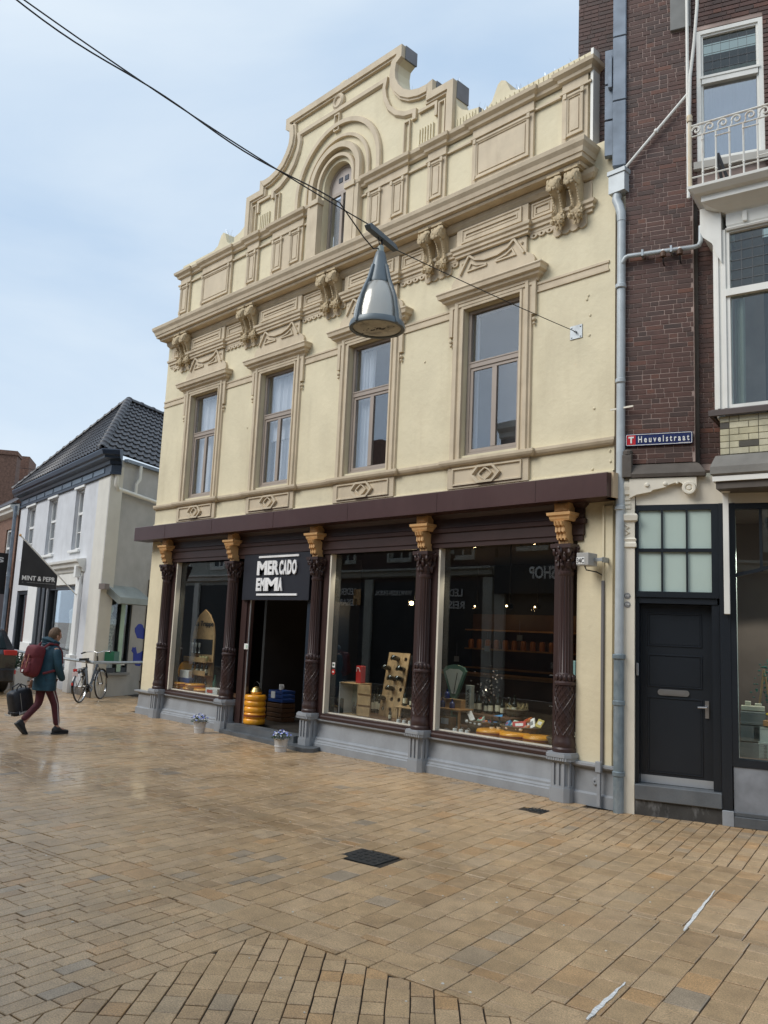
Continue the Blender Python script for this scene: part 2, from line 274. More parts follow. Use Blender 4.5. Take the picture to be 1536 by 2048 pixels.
    def band(s, path, prof, closed=True):
        # path in XZ, prof: (offset to the left-hand normal, y); mitred
        n = len(path); vs = []; fs = []; m = len(prof); P = [Vector(p) for p in path]
        for i, p in enumerate(P):
            if closed: d0 = (p - P[i - 1]).normalized(); d1 = (P[(i + 1) % n] - p).normalized()
            else:
                d1 = (P[i + 1] - p).normalized() if i < n - 1 else (p - P[i - 1]).normalized(); d0 = (p - P[i - 1]).normalized() if i else d1
            n0 = Vector((-d0.y, d0.x)); n1 = Vector((-d1.y, d1.x)); q = n0 + n1; q = q / max(q.length_squared, 0.5) * 2
            for (o, y) in prof: vs.append((p.x + q.x * o, y, p.y + q.y * o))
        for i in range(n if closed else n - 1):
            for j in range(m - 1): a = i * m + j; b = ((i + 1) % n) * m + j; fs.append((a, b, b + 1, a + 1))
        if not closed: fs += [tuple(range(m)), tuple((n - 1) * m + k for k in reversed(range(m)))]
        s.add(vs, fs); return s
    def ball(s, c, r, seg=10, rings=7, jit=0, sc=(1, 1, 1)):
        vs = []; fs = []
        for j in range(rings + 1):
            t = pi * j / rings
            for i in range(seg):
                a = 2 * pi * i / seg; k = 1 + (mnoise.noise(Vector((math.cos(a) * math.sin(t) * 2.2 + c[0] * 7, math.sin(a) * math.sin(t) * 2.2 + c[1] * 5, math.cos(t) * 2.2 + c[2] * 9))) * jit if jit else 0)
                vs.append((c[0] + r * sc[0] * k * math.sin(t) * math.cos(a), c[1] + r * sc[1] * k * math.sin(t) * math.sin(a), c[2] + r * sc[2] * k * math.cos(t)))
        for j in range(rings):
            for i in range(seg): fs.append((j * seg + i, (j + 1) * seg + i, (j + 1) * seg + (i + 1) % seg, j * seg + (i + 1) % seg))
        s.add(vs, fs); return s
    def xf(s, M, start=0):
        for i in range(start, len(s.v)): s.v[i] = tuple(M @ Vector(s.v[i]))
        return s
    def mesh(s, name, m, smooth=False):
        me = bpy.data.meshes.new(name); me.from_pydata(s.v, [], s.f)
        if s.t and len(s.t) == len(s.v):
            at = me.attributes.new('tint', 'FLOAT', 'POINT'); at.data.foreach_set('value', s.t)
        bm = bmesh.new(); bm.from_mesh(me); bmesh.ops.recalc_face_normals(bm, faces=bm.faces); bm.to_mesh(me); bm.free()
        if smooth:
            me.shade_smooth()
            try: me.set_sharp_from_angle(angle=R(38))
            except Exception: pass
        if m: me.materials.append(m)
        me.update(); return me
def ob(name, data, parent=None, loc=None, rot=None, kind=None, label=None):
    o = bpy.data.objects.new(name, data); COL.objects.link(o)
    if parent: o.parent = parent
    if loc: o.location = loc
    if rot: o.rotation_euler = rot
    if kind: o['kind'] = kind
    if label: o['label'] = label
    return o
def P(name, mb, m, parent=None, smooth=False, **k): return ob(name, mb.mesh(name, m, smooth), parent, **k)
def tag(o, label, cat, group=None):
    o['label'] = label; o['category'] = cat
    if group: o['group'] = group
    return o
def thing(name, label, cat, loc=(0, 0, 0), rz=0, group=None):
    o = ob(name, None, None, loc, (0, 0, rz)); return tag(o, label, cat, group)
def dup(o, parent=None, loc=None, rot=None, label=None):
    c = o.copy(); COL.objects.link(c); c.parent = parent
    if loc is not None: c.location = loc
    if rot is not None: c.rotation_euler = rot
    if label: c['label'] = label
    for ch in list(o.children): dup(ch, c)
    return c
def textmesh(s, box, depth=0.004, off=0.0, perchar=None, shear=0.0):
    # letters scaled to fill box (x0,x1,z0,z1) in the XZ plane, facing -y at y=0
    cu = bpy.data.curves.new('text', 'FONT'); cu.body = s; cu.extrude = 0.02; cu.offset = off; cu.resolution_u = 3; cu.shear = shear
    o = bpy.data.objects.new('text', cu); COL.objects.link(o); dg = bpy.context.evaluated_depsgraph_get()
    me = bpy.data.meshes.new_from_object(o.evaluated_get(dg)); bpy.data.objects.remove(o); 
    xs = [v.co.x for v in me.vertices]; ys = [v.co.y for v in me.vertices]; x0, x1, z0, z1 = box
    a, b, c, d = min(xs), max(xs), min(ys), max(ys)
    mb = MB(); vs = [(x0 + (v.co.x - a) / (b - a) * (x1 - x0), -depth / 2 - v.co.z / 0.02 * depth / 2, z0 + (v.co.y - c) / (d - c) * (z1 - z0)) for v in me.vertices]
    mb.add(vs, [tuple(p.vertices) for p in me.polygons]); bpy.data.meshes.remove(me); return mb
def arc(cx, cz, r, a0, a1, n): return [(cx + r * math.cos(R(a0 + (a1 - a0) * i / n)), cz + r * math.sin(R(a0 + (a1 - a0) * i / n))) for i in range(n + 1)]
def rect(x0, x1, z0, z1): return [(x0, z0), (x1, z0), (x1, z1), (x0, z1)]

exec_parts = []
# ================================================================== GROUND
def clip(poly, nx, ny, c):           # keep nx*x+ny*y>=c
    o = []
    for i, p in enumerate(poly):
        q = poly[(i + 1) % len(poly)]; a = nx * p[0] + ny * p[1] - c; b = nx * q[0] + ny * q[1] - c
        if a >= 0: o.append(p)
        if a * b < 0: t = a / (a - b); o.append((p[0] + (q[0] - p[0]) * t, p[1] + (q[1] - p[1]) * t))
    return o
gm = MB(); gm.add([(-400, -400, -.03), (400, -400, -.03), (400, 400, -.03), (-400, 400, -.03)], [(0, 1, 2, 3)])
gmat = mat('far_ground', (0.20, 0.15, 0.10), 0.6, var=0.15, coat=0.2)
P('ground', gm, gmat, kind='structure')
# far pavement beyond the modelled stones: brick pattern in the material
fp = bpy.data.materials.new('far_paving'); fp.use_nodes = True; _n = fp.node_tree.nodes; _l = fp.node_tree.links.new
_g = _n.new('ShaderNodeNewGeometry'); _m = _n.new('ShaderNodeMapping'); _m.inputs['Rotation'].default_value = (0, 0, R(-98.5)); _b = _n.new('ShaderNodeTexBrick')
_b.inputs['Scale'].default_value = 1.0; _b.inputs['Brick Width'].default_value = 0.22; _b.inputs['Row Height'].default_value = 0.15; _b.inputs['Mortar Size'].default_value = 0.005
_b.inputs['Color1'].default_value = (0.25, 0.17, 0.105, 1); _b.inputs['Color2'].default_value = (0.19, 0.135, 0.088, 1); _b.inputs['Mortar'].default_value = (0.09, 0.065, 0.045, 1)
_l(_g.outputs['Position'], _m.inputs[0]); _l(_m.outputs[0], _b.inputs['Vector']); _l(_b.outputs[0], _n['Principled BSDF'].inputs['Base Color'])
_n['Principled BSDF'].inputs['Roughness'].default_value = 0.5; _n['Principled BSDF'].inputs['Coat Weight'].default_value = 0.5; _n['Principled BSDF'].inputs['Coat Roughness'].default_value = 0.25
fm = MB(); fm.add([(-60, -13, -.02), (14, -13, -.02), (14, 20, -.02), (-60, 20, -.02)], [(0, 1, 2, 3)]); P('far_pavement', fm, fp, kind='structure')
pave = ob('pavement', MB().add([(-17.4, -10.5, -.012), (5.5, -10.5, -.012), (5.5, 2.4, -.012), (-17.4, 2.4, -.012)], [(0, 1, 2, 3)]).mesh('pavement', mat('joint_sand', (0.035, 0.026, 0.018), 0.9, var=0.3, vs=20)), kind='structure')
pr = random.Random(3)
TILES = []
def rows(ang, wid, lens, zone, bb, gap=0.006, stagger=True, lenjit=0.0):
    gap *= 1.25
    # rows run along direction ang; zone: list of half planes; bb: world bbox
    c, s = math.cos(R(ang)), math.sin(R(ang)); cs = [(x * c + y * s, -x * s + y * c) for x in bb[:2] for y in bb[2:]]
    u0, u1 = min(p[0] for p in cs), max(p[0] for p in cs); v0, v1 = min(p[1] for p in cs), max(p[1] for p in cs)
    v = math.floor(v0 / wid) * wid
    while v < v1:
        u = u0 - pr.random() * lens[0]
        while u < u1:
            L_ = pr.choice(lens) * (1 + pr.uniform(-lenjit, lenjit)); g = gap / 2 * pr.uniform(.5, 1.5)
            q = [(u + g, v + g), (u + L_ - g, v + g), (u + L_ - g, v + wid - g), (u + g, v + wid - g)]; u += L_
            q = [(a * c - b * s, a * s + b * c) for a, b in q]
            cx = sum(p[0] for p in q) / 4; cy = sum(p[1] for p in q) / 4
            if not (bb[0] - .4 < cx < bb[1] + .4 and bb[2] - .4 < cy < bb[3] + .4): continue
            for (nx, ny, k) in zone:
                q = clip(q, nx, ny, k + gap / 2)
                if len(q) < 3: break
            if len(q) < 3: continue
            ar = abs(sum(q[i][0] * q[(i + 1) % len(q)][1] - q[(i + 1) % len(q)][0] * q[i][1] for i in range(len(q)))) / 2
            if ar < 0.0012: continue
            TILES.append(q)
        v += wid
sA, cA = math.sin(R(8.5)), math.cos(R(8.5))
up_ = lambda b: (-sA, cA, b); dn_ = lambda b: (sA, -cA, -b)
rt_ = lambda a: (cA, sA, a); lf_ = lambda a: (-cA, -sA, -a)
BB = (-17.2, 4.6, -8.9, 1.6)
def hole(z): return z
Z_wall = [(0, -1, 0.0)]            # y<0 in front of the shop
# right hand shop front edge (direction 21.3 deg through 0.2,-0.02)
c2, s2 = math.cos(R(21.3)), math.sin(R(21.3))
rows(104, .125, [.15, .19], [up_(-1.6), (s2, -c2, s2 * .2 - c2 * -.02 - .0), rt_(-.3)], BB)
rows(99, .155, [.2, .26], [up_(-1.6), (0, -1, 0.0), lf_(-.3), rt_(-11.4)], (-12, 1, -3.6, 0.2))
rows(101, .19, [.2, .28, .16], [up_(-3.46), dn_(-1.6), rt_(-3)], (-4, 4.6, -4.6, 0))
rows(99, .165, [.2, .27], [up_(-3.46), dn_(-1.6), lf_(-3)], (-17.2, -2, -7, 1))
rows(101, .195, [.18, .26, .3], [up_(-5.15), dn_(-3.46), rt_(-.9)], (-1.5, 4.6, -6, -2))
rows(99, .145, [.2, .27], [up_(-5.15), dn_(-3.46), lf_(-.9)], (-17.2, 0, -8.5, -2))
rows(98.5, .245, [.32], [up_(-5.47), dn_(-5.15)], (-14.8, 4.6, -8.5, -4), lenjit=0)
rows(-47, .125, [.145, .19], [dn_(-5.47), rt_(-.05)], (0.2, 4.6, -8.9, -4.5), gap=.0065)
rows(99, .106, [.215], [dn_(-5.47), lf_(-.05)], (-14.8, 2, -8.9, -4.5))
rows(99, .165, [.2, .27], [(0, 1, 0.0), (-1, 0, 11.35), up_(-1.6)], (-17.2, -11, 0, 1.4))
rows(99, .165, [.2, .27], [(0, -1, 0.0), lf_(-11.4), up_(-1.6)], (-17.2, -11, -5, 0))
camp = Vector((5.12, -8.83, 1.87))
def inview(x, y):
    d = Vector((x, y, 0)) - camp; f = d.dot(fx)
    if f < .2: return False
    px = 768 + 1662.85 * d.dot(rx) / f; py = 1024 - 1662.85 * d.dot(ux) / f
    return -20 < px < 1556 and -20 < py < 2068
def tile_geo(mb, q, tint):
    n = len(q); cx = sum(p[0] for p in q) / n; cy = sum(p[1] for p in q) / n
    dz = pr.gauss(0, .0011); tx = pr.gauss(0, .004); ty = pr.gauss(0, .004); b = .0035
    vs = []
    for ins, z in ((0, -.012), (0, -.003), (1, 0)):
        for (x, y) in q:
            d = math.hypot(x - cx, y - cy) or 1; k = 1 - (b / d) * 1.3 * ins; X = cx + (x - cx) * k; Y = cy + (y - cy) * k
            vs.append((X, Y, z + (dz + (X - cx) * tx + (Y - cy) * ty if z > -.01 else 0)))
    fs = [tuple(range(2 * n, 3 * n))]
    for j in (0, n):
        for i in range(n): fs.append((j + i, j + (i + 1) % n, j + n + (i + 1) % n, j + n + i))
    mb.add(vs, fs, tint)
seen = []
MAN = clip([(-.36, -3.8), (.05, -3.8), (.05, -3.44), (-.36, -3.44)], 0, 0, -1)
for q in TILES:
    cx = sum(p[0] for p in q) / len(q); cy = sum(p[1] for p in q) / len(q)
    a = cx * cA + cy * sA; b = -cx * sA + cy * cA
    if -.91 < a < -.49 and -3.82 < b < -3.44: continue
    if -.63 < cx < -.33 and -.87 < cy < -.66: continue
    d = (Vector((cx, cy, 0)) - camp).length; ar = abs(sum(q[i][0] * q[(i + 1) % len(q)][1] - q[(i + 1) % len(q)][0] * q[i][1] for i in range(len(q)))) / 2
    seen.append((-(ar / d ** 3) if inview(cx, cy) else 1, q))
seen.sort(key=lambda t: t[0])
for i, (k, q) in enumerate(seen[:300]):
    mb = MB(); tile_geo(mb, q, pr.random()); P('paver', mb, paver_m, pave)
mb = MB()
for k, q in seen[300:]:
    tile_geo(mb, q, pr.random())
P('paver_field', mb, paver_m, pave, kind='stuff')
# inspection covers, joint edge strip, chalk marks, chewing gum
G_ = lambda a, b, z=0: (a * cA - b * sA, a * sA + b * cA, z)
mb = MB()
for (a0, a1, b0, b1) in ((-.90, -.50, -3.81, -3.45),):
    q = [G_(a0, b0)[:2], G_(a1, b0)[:2], G_(a1, b1)[:2], G_(a0, b1)[:2]]; mb.prism(q, -.012, -.001, 'z')
    for k in range(5):
        for j in range(4):
            a = a0 + .06 + k * .07; b = b0 + .06 + j * .075; mb.prism([G_(a, b)[:2], G_(a + .03, b)[:2], G_(a + .03, b + .03)[:2], G_(a, b + .03)[:2]], -.001, .003, 'z')
iron = mat('cast_iron', (0.035, 0.037, 0.038), 0.5, 0.3, var=0.3, vs=30, bump=0.2, bs=200)
tag(P('drain_cover', mb, iron), 'large square dark iron cover set in the gutter line of the paving', 'drain cover')
mb = MB(); q = [(-.60, -.84), (-.36, -.84), (-.36, -.68), (-.60, -.68)]; mb.prism(q, -.012, -.004, 'z')
for k in range(6): mb.box(-.58 + k * .037, -.565 + k * .037, -.82, -.70, -.004, .002)
tag(P('drain_cover', mb, iron), 'small dark iron grating in the paving near the right end of the shop', 'drain cover')
chalk = mat('white_road_paint', (0.72, 0.71, 0.68), 0.7, var=0.3, vs=60)
def streak(p0, p1, w, name, label):
    mb = MB(); p0 = Vector(p0); p1 = Vector(p1); d = (p1 - p0); n = Vector((-d.y, d.x)).normalized(); K = 14; vs = []
    for i in range(K + 1):
        t = i / K; c = p0 + d * t + n * pr.uniform(-.004, .004); ww = w * (0.35 + 0.65 * math.sin(pi * min(1, t * 1.1 + .08))) * pr.uniform(.7, 1.1)
        vs += [(c.x - n.x * ww, c.y - n.y * ww, .0015), (c.x + n.x * ww, c.y + n.y * ww, .0015), (c.x - n.x * ww, c.y - n.y * ww, .004), (c.x + n.x * ww, c.y + n.y * ww, .004)]
    fs = []
    for i in range(K):
        a = 4 * i; fs += [(a + 2, a + 3, a + 7, a + 6), (a, a + 4, a + 5, a + 1), (a, a + 2, a + 6, a + 4), (a + 1, a + 5, a + 7, a + 3)]
    mb.add(vs, fs); tag(P(name, mb, chalk), label, 'paint mark', 'white marks on the paving')
streak((2.40, -3.23), (2.13, -2.14), .014, 'paint_mark', 'longest white paint streak on the paving in front of the dark door')
streak((2.70, -4.90), (2.59, -4.32), .014, 'paint_mark', 'short broken white paint streak on the paving closest to the viewer')
streak((-3.92, -5.62), (-3.86, -5.35), .012, 'paint_mark', 'small faint white paint dash on the wet paving at the left')
mb = MB()
for i in range(110):
    x = pr.uniform(-8, 3.6); y = pr.uniform(-6.5, -.2)
    if not inview(x, y): continue
    r = pr.uniform(.005, .011); mb.lathe([(0.0001, .005), (r * .7, .0045), (r, .001)], (x, y, 0), 7)
P('gum_spots', mb, mat('pale_gum', (0.6, 0.56, 0.48), 0.6), kind='stuff')['label'] = 'small pale specks and chewing gum spots scattered over the paving'

mb = MB()
for i in range(420):
    x = pr.uniform(-10.8, 3.2); y = -.10 - abs(pr.gauss(0, .16)) if x < .2 else (x - .2) * .39 - .12 - abs(pr.gauss(0, .12))
    r_ = pr.uniform(.003, .009); a = pr.uniform(0, 3); mb.add([(x + r_ * 1.6 * math.cos(a), y + r_ * 1.6 * math.sin(a), .004), (x - r_ * math.sin(a), y + r_ * math.cos(a), .006), (x - r_ * 1.6 * math.cos(a), y - r_ * 1.6 * math.sin(a), .004), (x + r_ * math.sin(a), y - r_ * math.cos(a), .008)], [(0, 1, 2, 3)])
P('leaf_litter', mb, mat('dead_leaf', (.10, .065, .035), .8, var=.6, vs=30), kind='stuff')['label'] = 'fine leaf litter and grit lying along the foot of the shop fronts'
# ================================================================== SHOP BUILDING
XL = -10.95
B = thing('shop_building', 'cream stucco two storey shop building with stepped curly gable', 'building', (0, 0, 0))
cols = [-10.12, -7.76, -5.38, -2.97, -0.62]
wins = [-9.31, -6.87, -4.42, -1.93]
# --- main wall
outer = rect(XL, 0.0, 3.3, 8.3)
holes_ = [list(reversed(rect(x - .5, x + .5, 4.40, 6.57))) for x in wins]
P('wall', MB().holes(outer, holes_, 0, .32), cream, B)
for q_ in ((XL, XL + .25, .33, 9), (-.25, 0, .33, 9), (XL + .25, -.25, 8.7, 9)): P('side_wall', MB().box(*q_, 0, 8.3), cream, B)
P('flat_roof', MB().box(XL + .25, -.25, .33, 8.7, 8.0, 8.1), mat('roof_felt', (0.05, 0.05, 0.05), .8), B)
P('pier', MB().box(XL, -10.42, 0, .32, .47, 3.3), cream, B); P('pier', MB().box(-.50, 0, 0, .32, .47, 3.3), cream, B)
mb = MB(); mb.box(XL + .26, -.26, .6, .62, 3.95, 7.9); mb.box(XL + .26, -.26, .34, 8.6, 3.72, 3.8); mb.box(XL + .26, -.26, 3.6, 3.62, 3.8, 8); P('room_lining', mb, mat('upper_room', (0.10, 0.095, 0.09), .8), B)
# pilaster strip at the right end beside the downpipe
P('corner_strip', MB().box(-.13, 0.0, -.03, -.001, .47, 3.50), cream, B)
# --- gable wall
cx = -5.52
half = [(0, 11.62), (1.56, 11.62), (1.56, 11.40), (1.44, 11.33), (1.42, 11.20), (1.44, 11.05), (1.52, 10.90), (1.64, 10.76), (1.80, 10.66), (2.0, 10.60), (2.18, 10.59), (2.30, 10.62), (2.30, 10.42),
        (2.74, 10.42), (2.74, 10.12), (2.78, 9.98), (2.86, 9.88), (3.0, 9.80), (3.2, 9.76), (3.2, 9.66), (3.36, 9.66), (3.46, 9.74), (3.56, 9.96), (3.62, 10.0), (3.70, 9.96), (3.80, 9.76), (3.95, 9.70), (5.16, 9.70)]
crown = [(.15 * math.cos(R(a)), 11.62 + .12 * math.sin(R(a))) for a in (90, 60, 30, 0)]
hp = crown + half[1:]
prof_top = [(cx - x, z) for x, z in reversed(hp)] + [(cx + x, z) for x, z in hp[1:]]
outer = [(cx - 5.16, 8.31)] + prof_top + [(cx + 5.16, 8.31)]
ah = .37
hole = [(cx - ah, 8.32), (cx + ah, 8.32)] + arc(cx, 9.77, ah, 0, 180, 18)
outer = [(cx - 5.16, 8.30)] + prof_top + [(cx + 5.16, 8.30)]
outer.reverse()
P('gable', MB().holes(outer, [hole], .02, .30), cream, B)
# thick grey topped coping following the outline: raised outline bands (steps in stucco)
inner = [p for p in prof_top if abs(p[0] - cx) <= 2.75 and p[1] > 9.95]
mb = MB()
path = [(cx - 2.74, 9.52)] + inner + [(cx + 2.74, 9.52)]
path = [path[0]] + [p for i, p in enumerate(path[1:-1]) if not (abs(p[0] - cx) < .16 and p[1] > 11.63)] + [path[-1]]
path.reverse()   # travelling right to left, interior on the left
mb.band(path, [(0.0, .019), (0.0, -.06), (.12, -.06), (.13, -.03), (.16, -.03), (.17, .019)], closed=False)
P('gable_outline', mb, tan, B)
# second inner band following a simplified inner outline
mb = MB()
ip = [(1.22, 11.2), (1.18, 11.0), (1.22, 10.82), (1.32, 10.62), (1.48, 10.46), (1.68, 10.35), (1.93, 10.30), (1.93, 10.12)]
pth = [(cx + x, z) for x, z in reversed(ip)] + [(cx - x, z) for x, z in ip]
mb.band(pth, [(0, .019), (0, -.035), (.075, -.035), (.10, .0), (.10, .019)], closed=False)
for sgn in (-1, 1):
    for (a, b, z0, z1) in ((1.66, 1.80, 9.55, 10.16), (2.42, 2.56, 9.50, 10.18)):
        xs = sorted((cx + sgn * a, cx + sgn * b)); mb.band(rect(xs[0], xs[1], z0, z1), [(0, .019), (0, -.03), (.02, -.03), (.035, .019)])
    for (pts) in ([(1.98, 10.18), (2.34, 10.18), (2.34, 9.98)],):
        q = [(cx + sgn * x, z) for x, z in pts]; q = q if sgn > 0 else q[::-1]
        mb.band(q, [(0, .019), (0, -.03), (.05, -.03), (.05, .019)], closed=False)
P('stepped_mouldings', mb, tan, B)
mb = MB()
for sgn in (-1, 1):
    for k in range(6):
        x = cx + sgn * (2.0 + k * .058); mb.box(x - .014, x + .014, -.012, .019, 9.52, 9.90)
for k in range(26):
    x = cx + 2.95 + k * .083; mb.box(x, x + .012, .005, .019, 9.52, 9.69)
for k in range(7):
    x = cx + 2.78 + k * .06; mb.box(x, x + .012, .005, .019, 9.52, 9.74)
P('flutes', mb, cream, B, kind='stuff')
# arch rings
mb = MB()
for (r, w, y, z0) in ((.44, .055, -.05, 8.3), (.58, .10, -.09, 8.3), (.80, .05, -.035, 9.49), (1.05, .08, -.05, 9.49)):
    a = arc(cx, 9.77, r, 0, 180, 28); pt = [(cx + r, z0)] + a + [(cx - r, z0)]
    mb.band(pt, [(0, .019), (0, y), (-w, y), (-w - .015, y * .5), (-w - .015, .019)], closed=False)
P('arch_moulding', mb, tan, B)
mb = MB(); mb.lathe([(.0, -.02), (.07, -.02), (.085, -.045), (.115, -.055), (.15, -.03), (.16, .019)], (cx - .06, 0, 11.33), 24, axis='y')
mb.band(rect(cx - .13, cx + .01, 10.75, 11.08), [(0, .019), (0, -.04), (.02, -.04), (.035, .019)]); P('keystone_rosette', mb, tan, B)
# attic storey: string course, pilaster panels
pil = [(-5.12, -4.72), (-4.25, -3.15), (-2.62, -2.24), (-1.80, -.86), (-.72, -.58)]
pil_all = [(cx + a, cx + b) for a, b in pil[:4]]; pil_all += [(cx - b, cx - a) for a, b in reversed(pil[:4])]
path = [(cx - 5.16, .3), (cx - 5.16, .0)]
for a, b in pil_all:
    if a > cx and len([1 for p in path if p[0] == 'x']) == 0: pass
segL = [p for p in pil_all if p[1] < cx]; segR = [p for p in pil_all if p[0] > cx]
prof = [(.0, 9.36), (.04, 9.38), (.05, 9.42), (.10, 9.46), (.11, 9.51), (.0, 9.53)]
prof2 = [(.0, 9.20), (.022, 9.205), (.022, 9.235), (0, 9.24)]
mb = MB()
def course(segs, x0, x1, e0, e1):
    pts = []
    if e0: pts.append((x0, .3))
    pts.append((x0, .0))
    for a, b in segs:
        if abs(a - x0) < .08: pts[-1] = (x0, -.035); 
        else: pts += [(a, 0), (a, -.035)]
        if abs(b - x1) < .08: pts.append((x1, -.035))
        else: pts += [(b, -.035), (b, 0)]
    if abs(pts[-1][0] - x1) > .001: pts.append((x1, 0))
    if e1: pts.append((x1, .3))
    return pts
for pf in (prof, prof2):
    mb.mould(pf, course(segL, cx - 5.16, cx - .52, True, False)); mb.mould(pf, course(segR, cx + .52, cx + 5.16, False, True))
P('attic_string_course', mb, tan, B)
for a, b in pil_all: P('attic_pilaster', MB().box(max(a, cx - 5.16), min(b, cx + 5.16), -.03, .018, 8.31, 9.37), tan, B)
for a, b in pil_all:
    parts_ = [(a + .06, b - .06)] if (b - a) > 1.0 and abs((a + b) / 2 - cx) > 2 or (b - a) < .5 else [(a + .07, a + .34), (b - .34, b - .07)]
    for p0, p1 in parts_:
        mb = MB(); mb.band(rect(p0, p1, 8.55, 9.16), [(0, -.029), (0, -.06), (.025, -.06), (.04, -.045), (.05, -.045), (.05, -.029)])
        mb.box(p0 + .075, p1 - .075, -.042, -.029, 8.63, 9.07)
        mb.box(p0 - .02, p0 + .03, -.075, -.06, 9.11, 9.18); mb.box(p1 - .03, p1 + .02, -.075, -.06, 9.11, 9.18); mb.box(p0 - .01, p0 + .03, -.07, -.06, 8.53, 8.6)
        P('attic_panel', mb, tan, B)
# window pilasters and arched attic window
for sgn in (-1, 1):
    xs = sorted((cx + sgn * .38, cx + sgn * .58)); P('attic_window_pier', MB().box(xs[0], xs[1], -.10, .018, 8.31, 9.44).box(xs[0] - .03, xs[1] + .03, -.13, .018, 9.44, 9.53), tan, B)
fr = MB(); fr.band([(cx - ah + .001, 8.32), (cx + ah - .001, 8.32)] + arc(cx, 9.77, ah - .001, 0, 180, 18), [(0, .20), (0, .15), (.05, .15), (.05, .20)])
fr.box(cx - .32, cx + .32, .15, .20, 9.60, 9.66); fr.box(cx - .03, cx + .03, .14, .20, 8.37, 9.6)
WF = P('attic_window', fr, taupe, B)
P('tympanum_board', MB().prism([(cx - .32, 9.66), (cx + .32, 9.66)] + arc(cx, 9.77, .32, 0, 180, 14), .165, .195), mat('taupe_board', (0.46, 0.40, 0.36), .5), WF)
[P('vent_grille', MB().box(cx - .13 + k * .16, cx - .03 + k * .16, .155, .166, 9.84, 9.93), navytrim, WF) for k in (0, 1)]
for k in (-1, 1):
    xs = sorted((cx + k * .03, cx + k * .32)); P('pane', MB().box(xs[0], xs[1], .17, .178, 8.37, 9.60), glass_up, WF)
    mb = MB(); mb.v = []; 
    n = 10; vs = [];
    for i in range(n + 1):
        x = xs[0] + (xs[1] - xs[0]) * i / n; y = .27 + .015 * math.sin(i * 1.9); vs += [(x, y, 8.38), (x, y, 9.59)]
    mb.add(vs, [(2 * i, 2 * i + 2, 2 * i + 3, 2 * i + 1) for i in range(n)])
    if k < 0: P('net_curtain', mb, curtain_m, WF)
# grey capped thickness on gable tops
mb = MB()
greycap = mat('weathered_cap', (0.20, 0.20, 0.21), .7, var=.2)
for (x0, x1, z) in ((cx + 1.561, cx + 1.563, 0),): pass
mb.box(cx + 1.545, cx + 1.575, .03, .31, 11.39, 11.63)
mb.box(cx + 2.285, cx + 2.315, .03, .31, 10.43, 10.63); mb.box(cx + 2.725, cx + 2.755, .03, .31, 10.13, 10.43); mb.box(cx + 3.19, cx + 3.21, .03, .31, 9.66, 9.77)
mb.box(cx - 5.0, cx + 5.0, .31, .36, 9.0, 9.66)
P('gable_cap', mb, greycap, B)
mb = MB(); mb.box(cx + 5.161, cx + 5.20, -.03, .24, 8.3, 9.70); P('gable_end', mb, whitep, B)
# bird spikes
mb = MB()
for k in range(120):
    x = cx + rnd.choice([rnd.uniform(1.5, 3.3), rnd.uniform(3.75, 5.1), rnd.uniform(-.3, .3), rnd.uniform(-3.8, -3.4)])
    zt = max([z for (px_, z) in prof_top if abs(px_ - x) < .35] or [9.7]); zi = None
    for (p, q) in zip(prof_top, prof_top[1:]):
        if p[0] <= x <= q[0] and q[0] - p[0] > 1e-6: zi = p[1] + (q[1] - p[1]) * (x - p[0]) / (q[0] - p[0])
    if zi is None: continue
    y = rnd.uniform(.08, .22); mb.tube([(x, y, zi), (x + rnd.uniform(-.05, .05), y + rnd.uniform(-.05, .05), zi + .11)], .0016, 3)
P('bird_spikes', mb, steel, B, kind='stuff')
# --- main cornice
CL, CR = -10.71, -.61; CR2 = -.33
cor = [(.0, 7.94), (.235, 7.955), (.25, 7.985), (.24, 8.00), (.30, 8.015), (.31, 8.065), (.325, 8.07), (.34, 8.13), (.375, 8.18), (.385, 8.235), (.37, 8.25), (.0, 8.30)]
P('main_cornice', MB().mould(cor, [(CL, .1), (CL, 0), (CR, 0), (CR, .1)]), tan, B)
P('cornice_bed', MB().mould([(0, 7.82), (.05, 7.83), (.09, 7.88), (.10, 7.939), (0, 7.939)], [(CL - .1, .05), (CL - .1, 0), (CR2 - .02, 0), (CR2 - .02, .05)]), tan, B)
# frieze with breaks above windows
pts = [(CL - .05, .05), (CL - .05, 0)]
for x in wins: pts += [(x - .62, 0), (x - .62, -.06), (x + .62, -.06), (x + .62, 0)]
pts += [(CR2 - .02, 0), (CR2 - .02, .05)]
mb = MB(); mb.mould([(0, 7.36), (.035, 7.37), (.035, 7.41), (.06, 7.42), (.06, 7.46), (.085, 7.48), (.09, 7.52), (.02, 7.55), (.02, 7.80), (.0, 7.82)], pts)
P('entablature', mb, tan, B)
for x in wins:
    mb = MB(); mb.band(rect(x - .54, x + .54, 7.57, 7.79), [(0, -.08), (0, -.105), (.025, -.105), (.035, -.09), (.07, -.09), (.075, -.10), (.09, -.10), (.09, -.08)]); P('frieze_panel', mb, tan, B)
edges = [CL + .0] + [v for x in wins for v in (x - .62, x + .62)] + [CR2 - .05]
for i in range(0, len(edges), 2):
    a, b = edges[i], edges[i + 1]; bx_ = min(cols, key=lambda c: abs(c - (a + b) / 2))
    for (p, q) in ((a + .05, bx_ - .30), (bx_ + .30, b - .05)):
        if q - p > .15: P('frieze_panel', MB().band(rect(p, q, 7.57, 7.79), [(0, -.02), (0, -.045), (.02, -.045), (.03, -.03), (.05, -.03), (.055, -.04), (.065, -.04), (.065, -.02)]), tan, B)
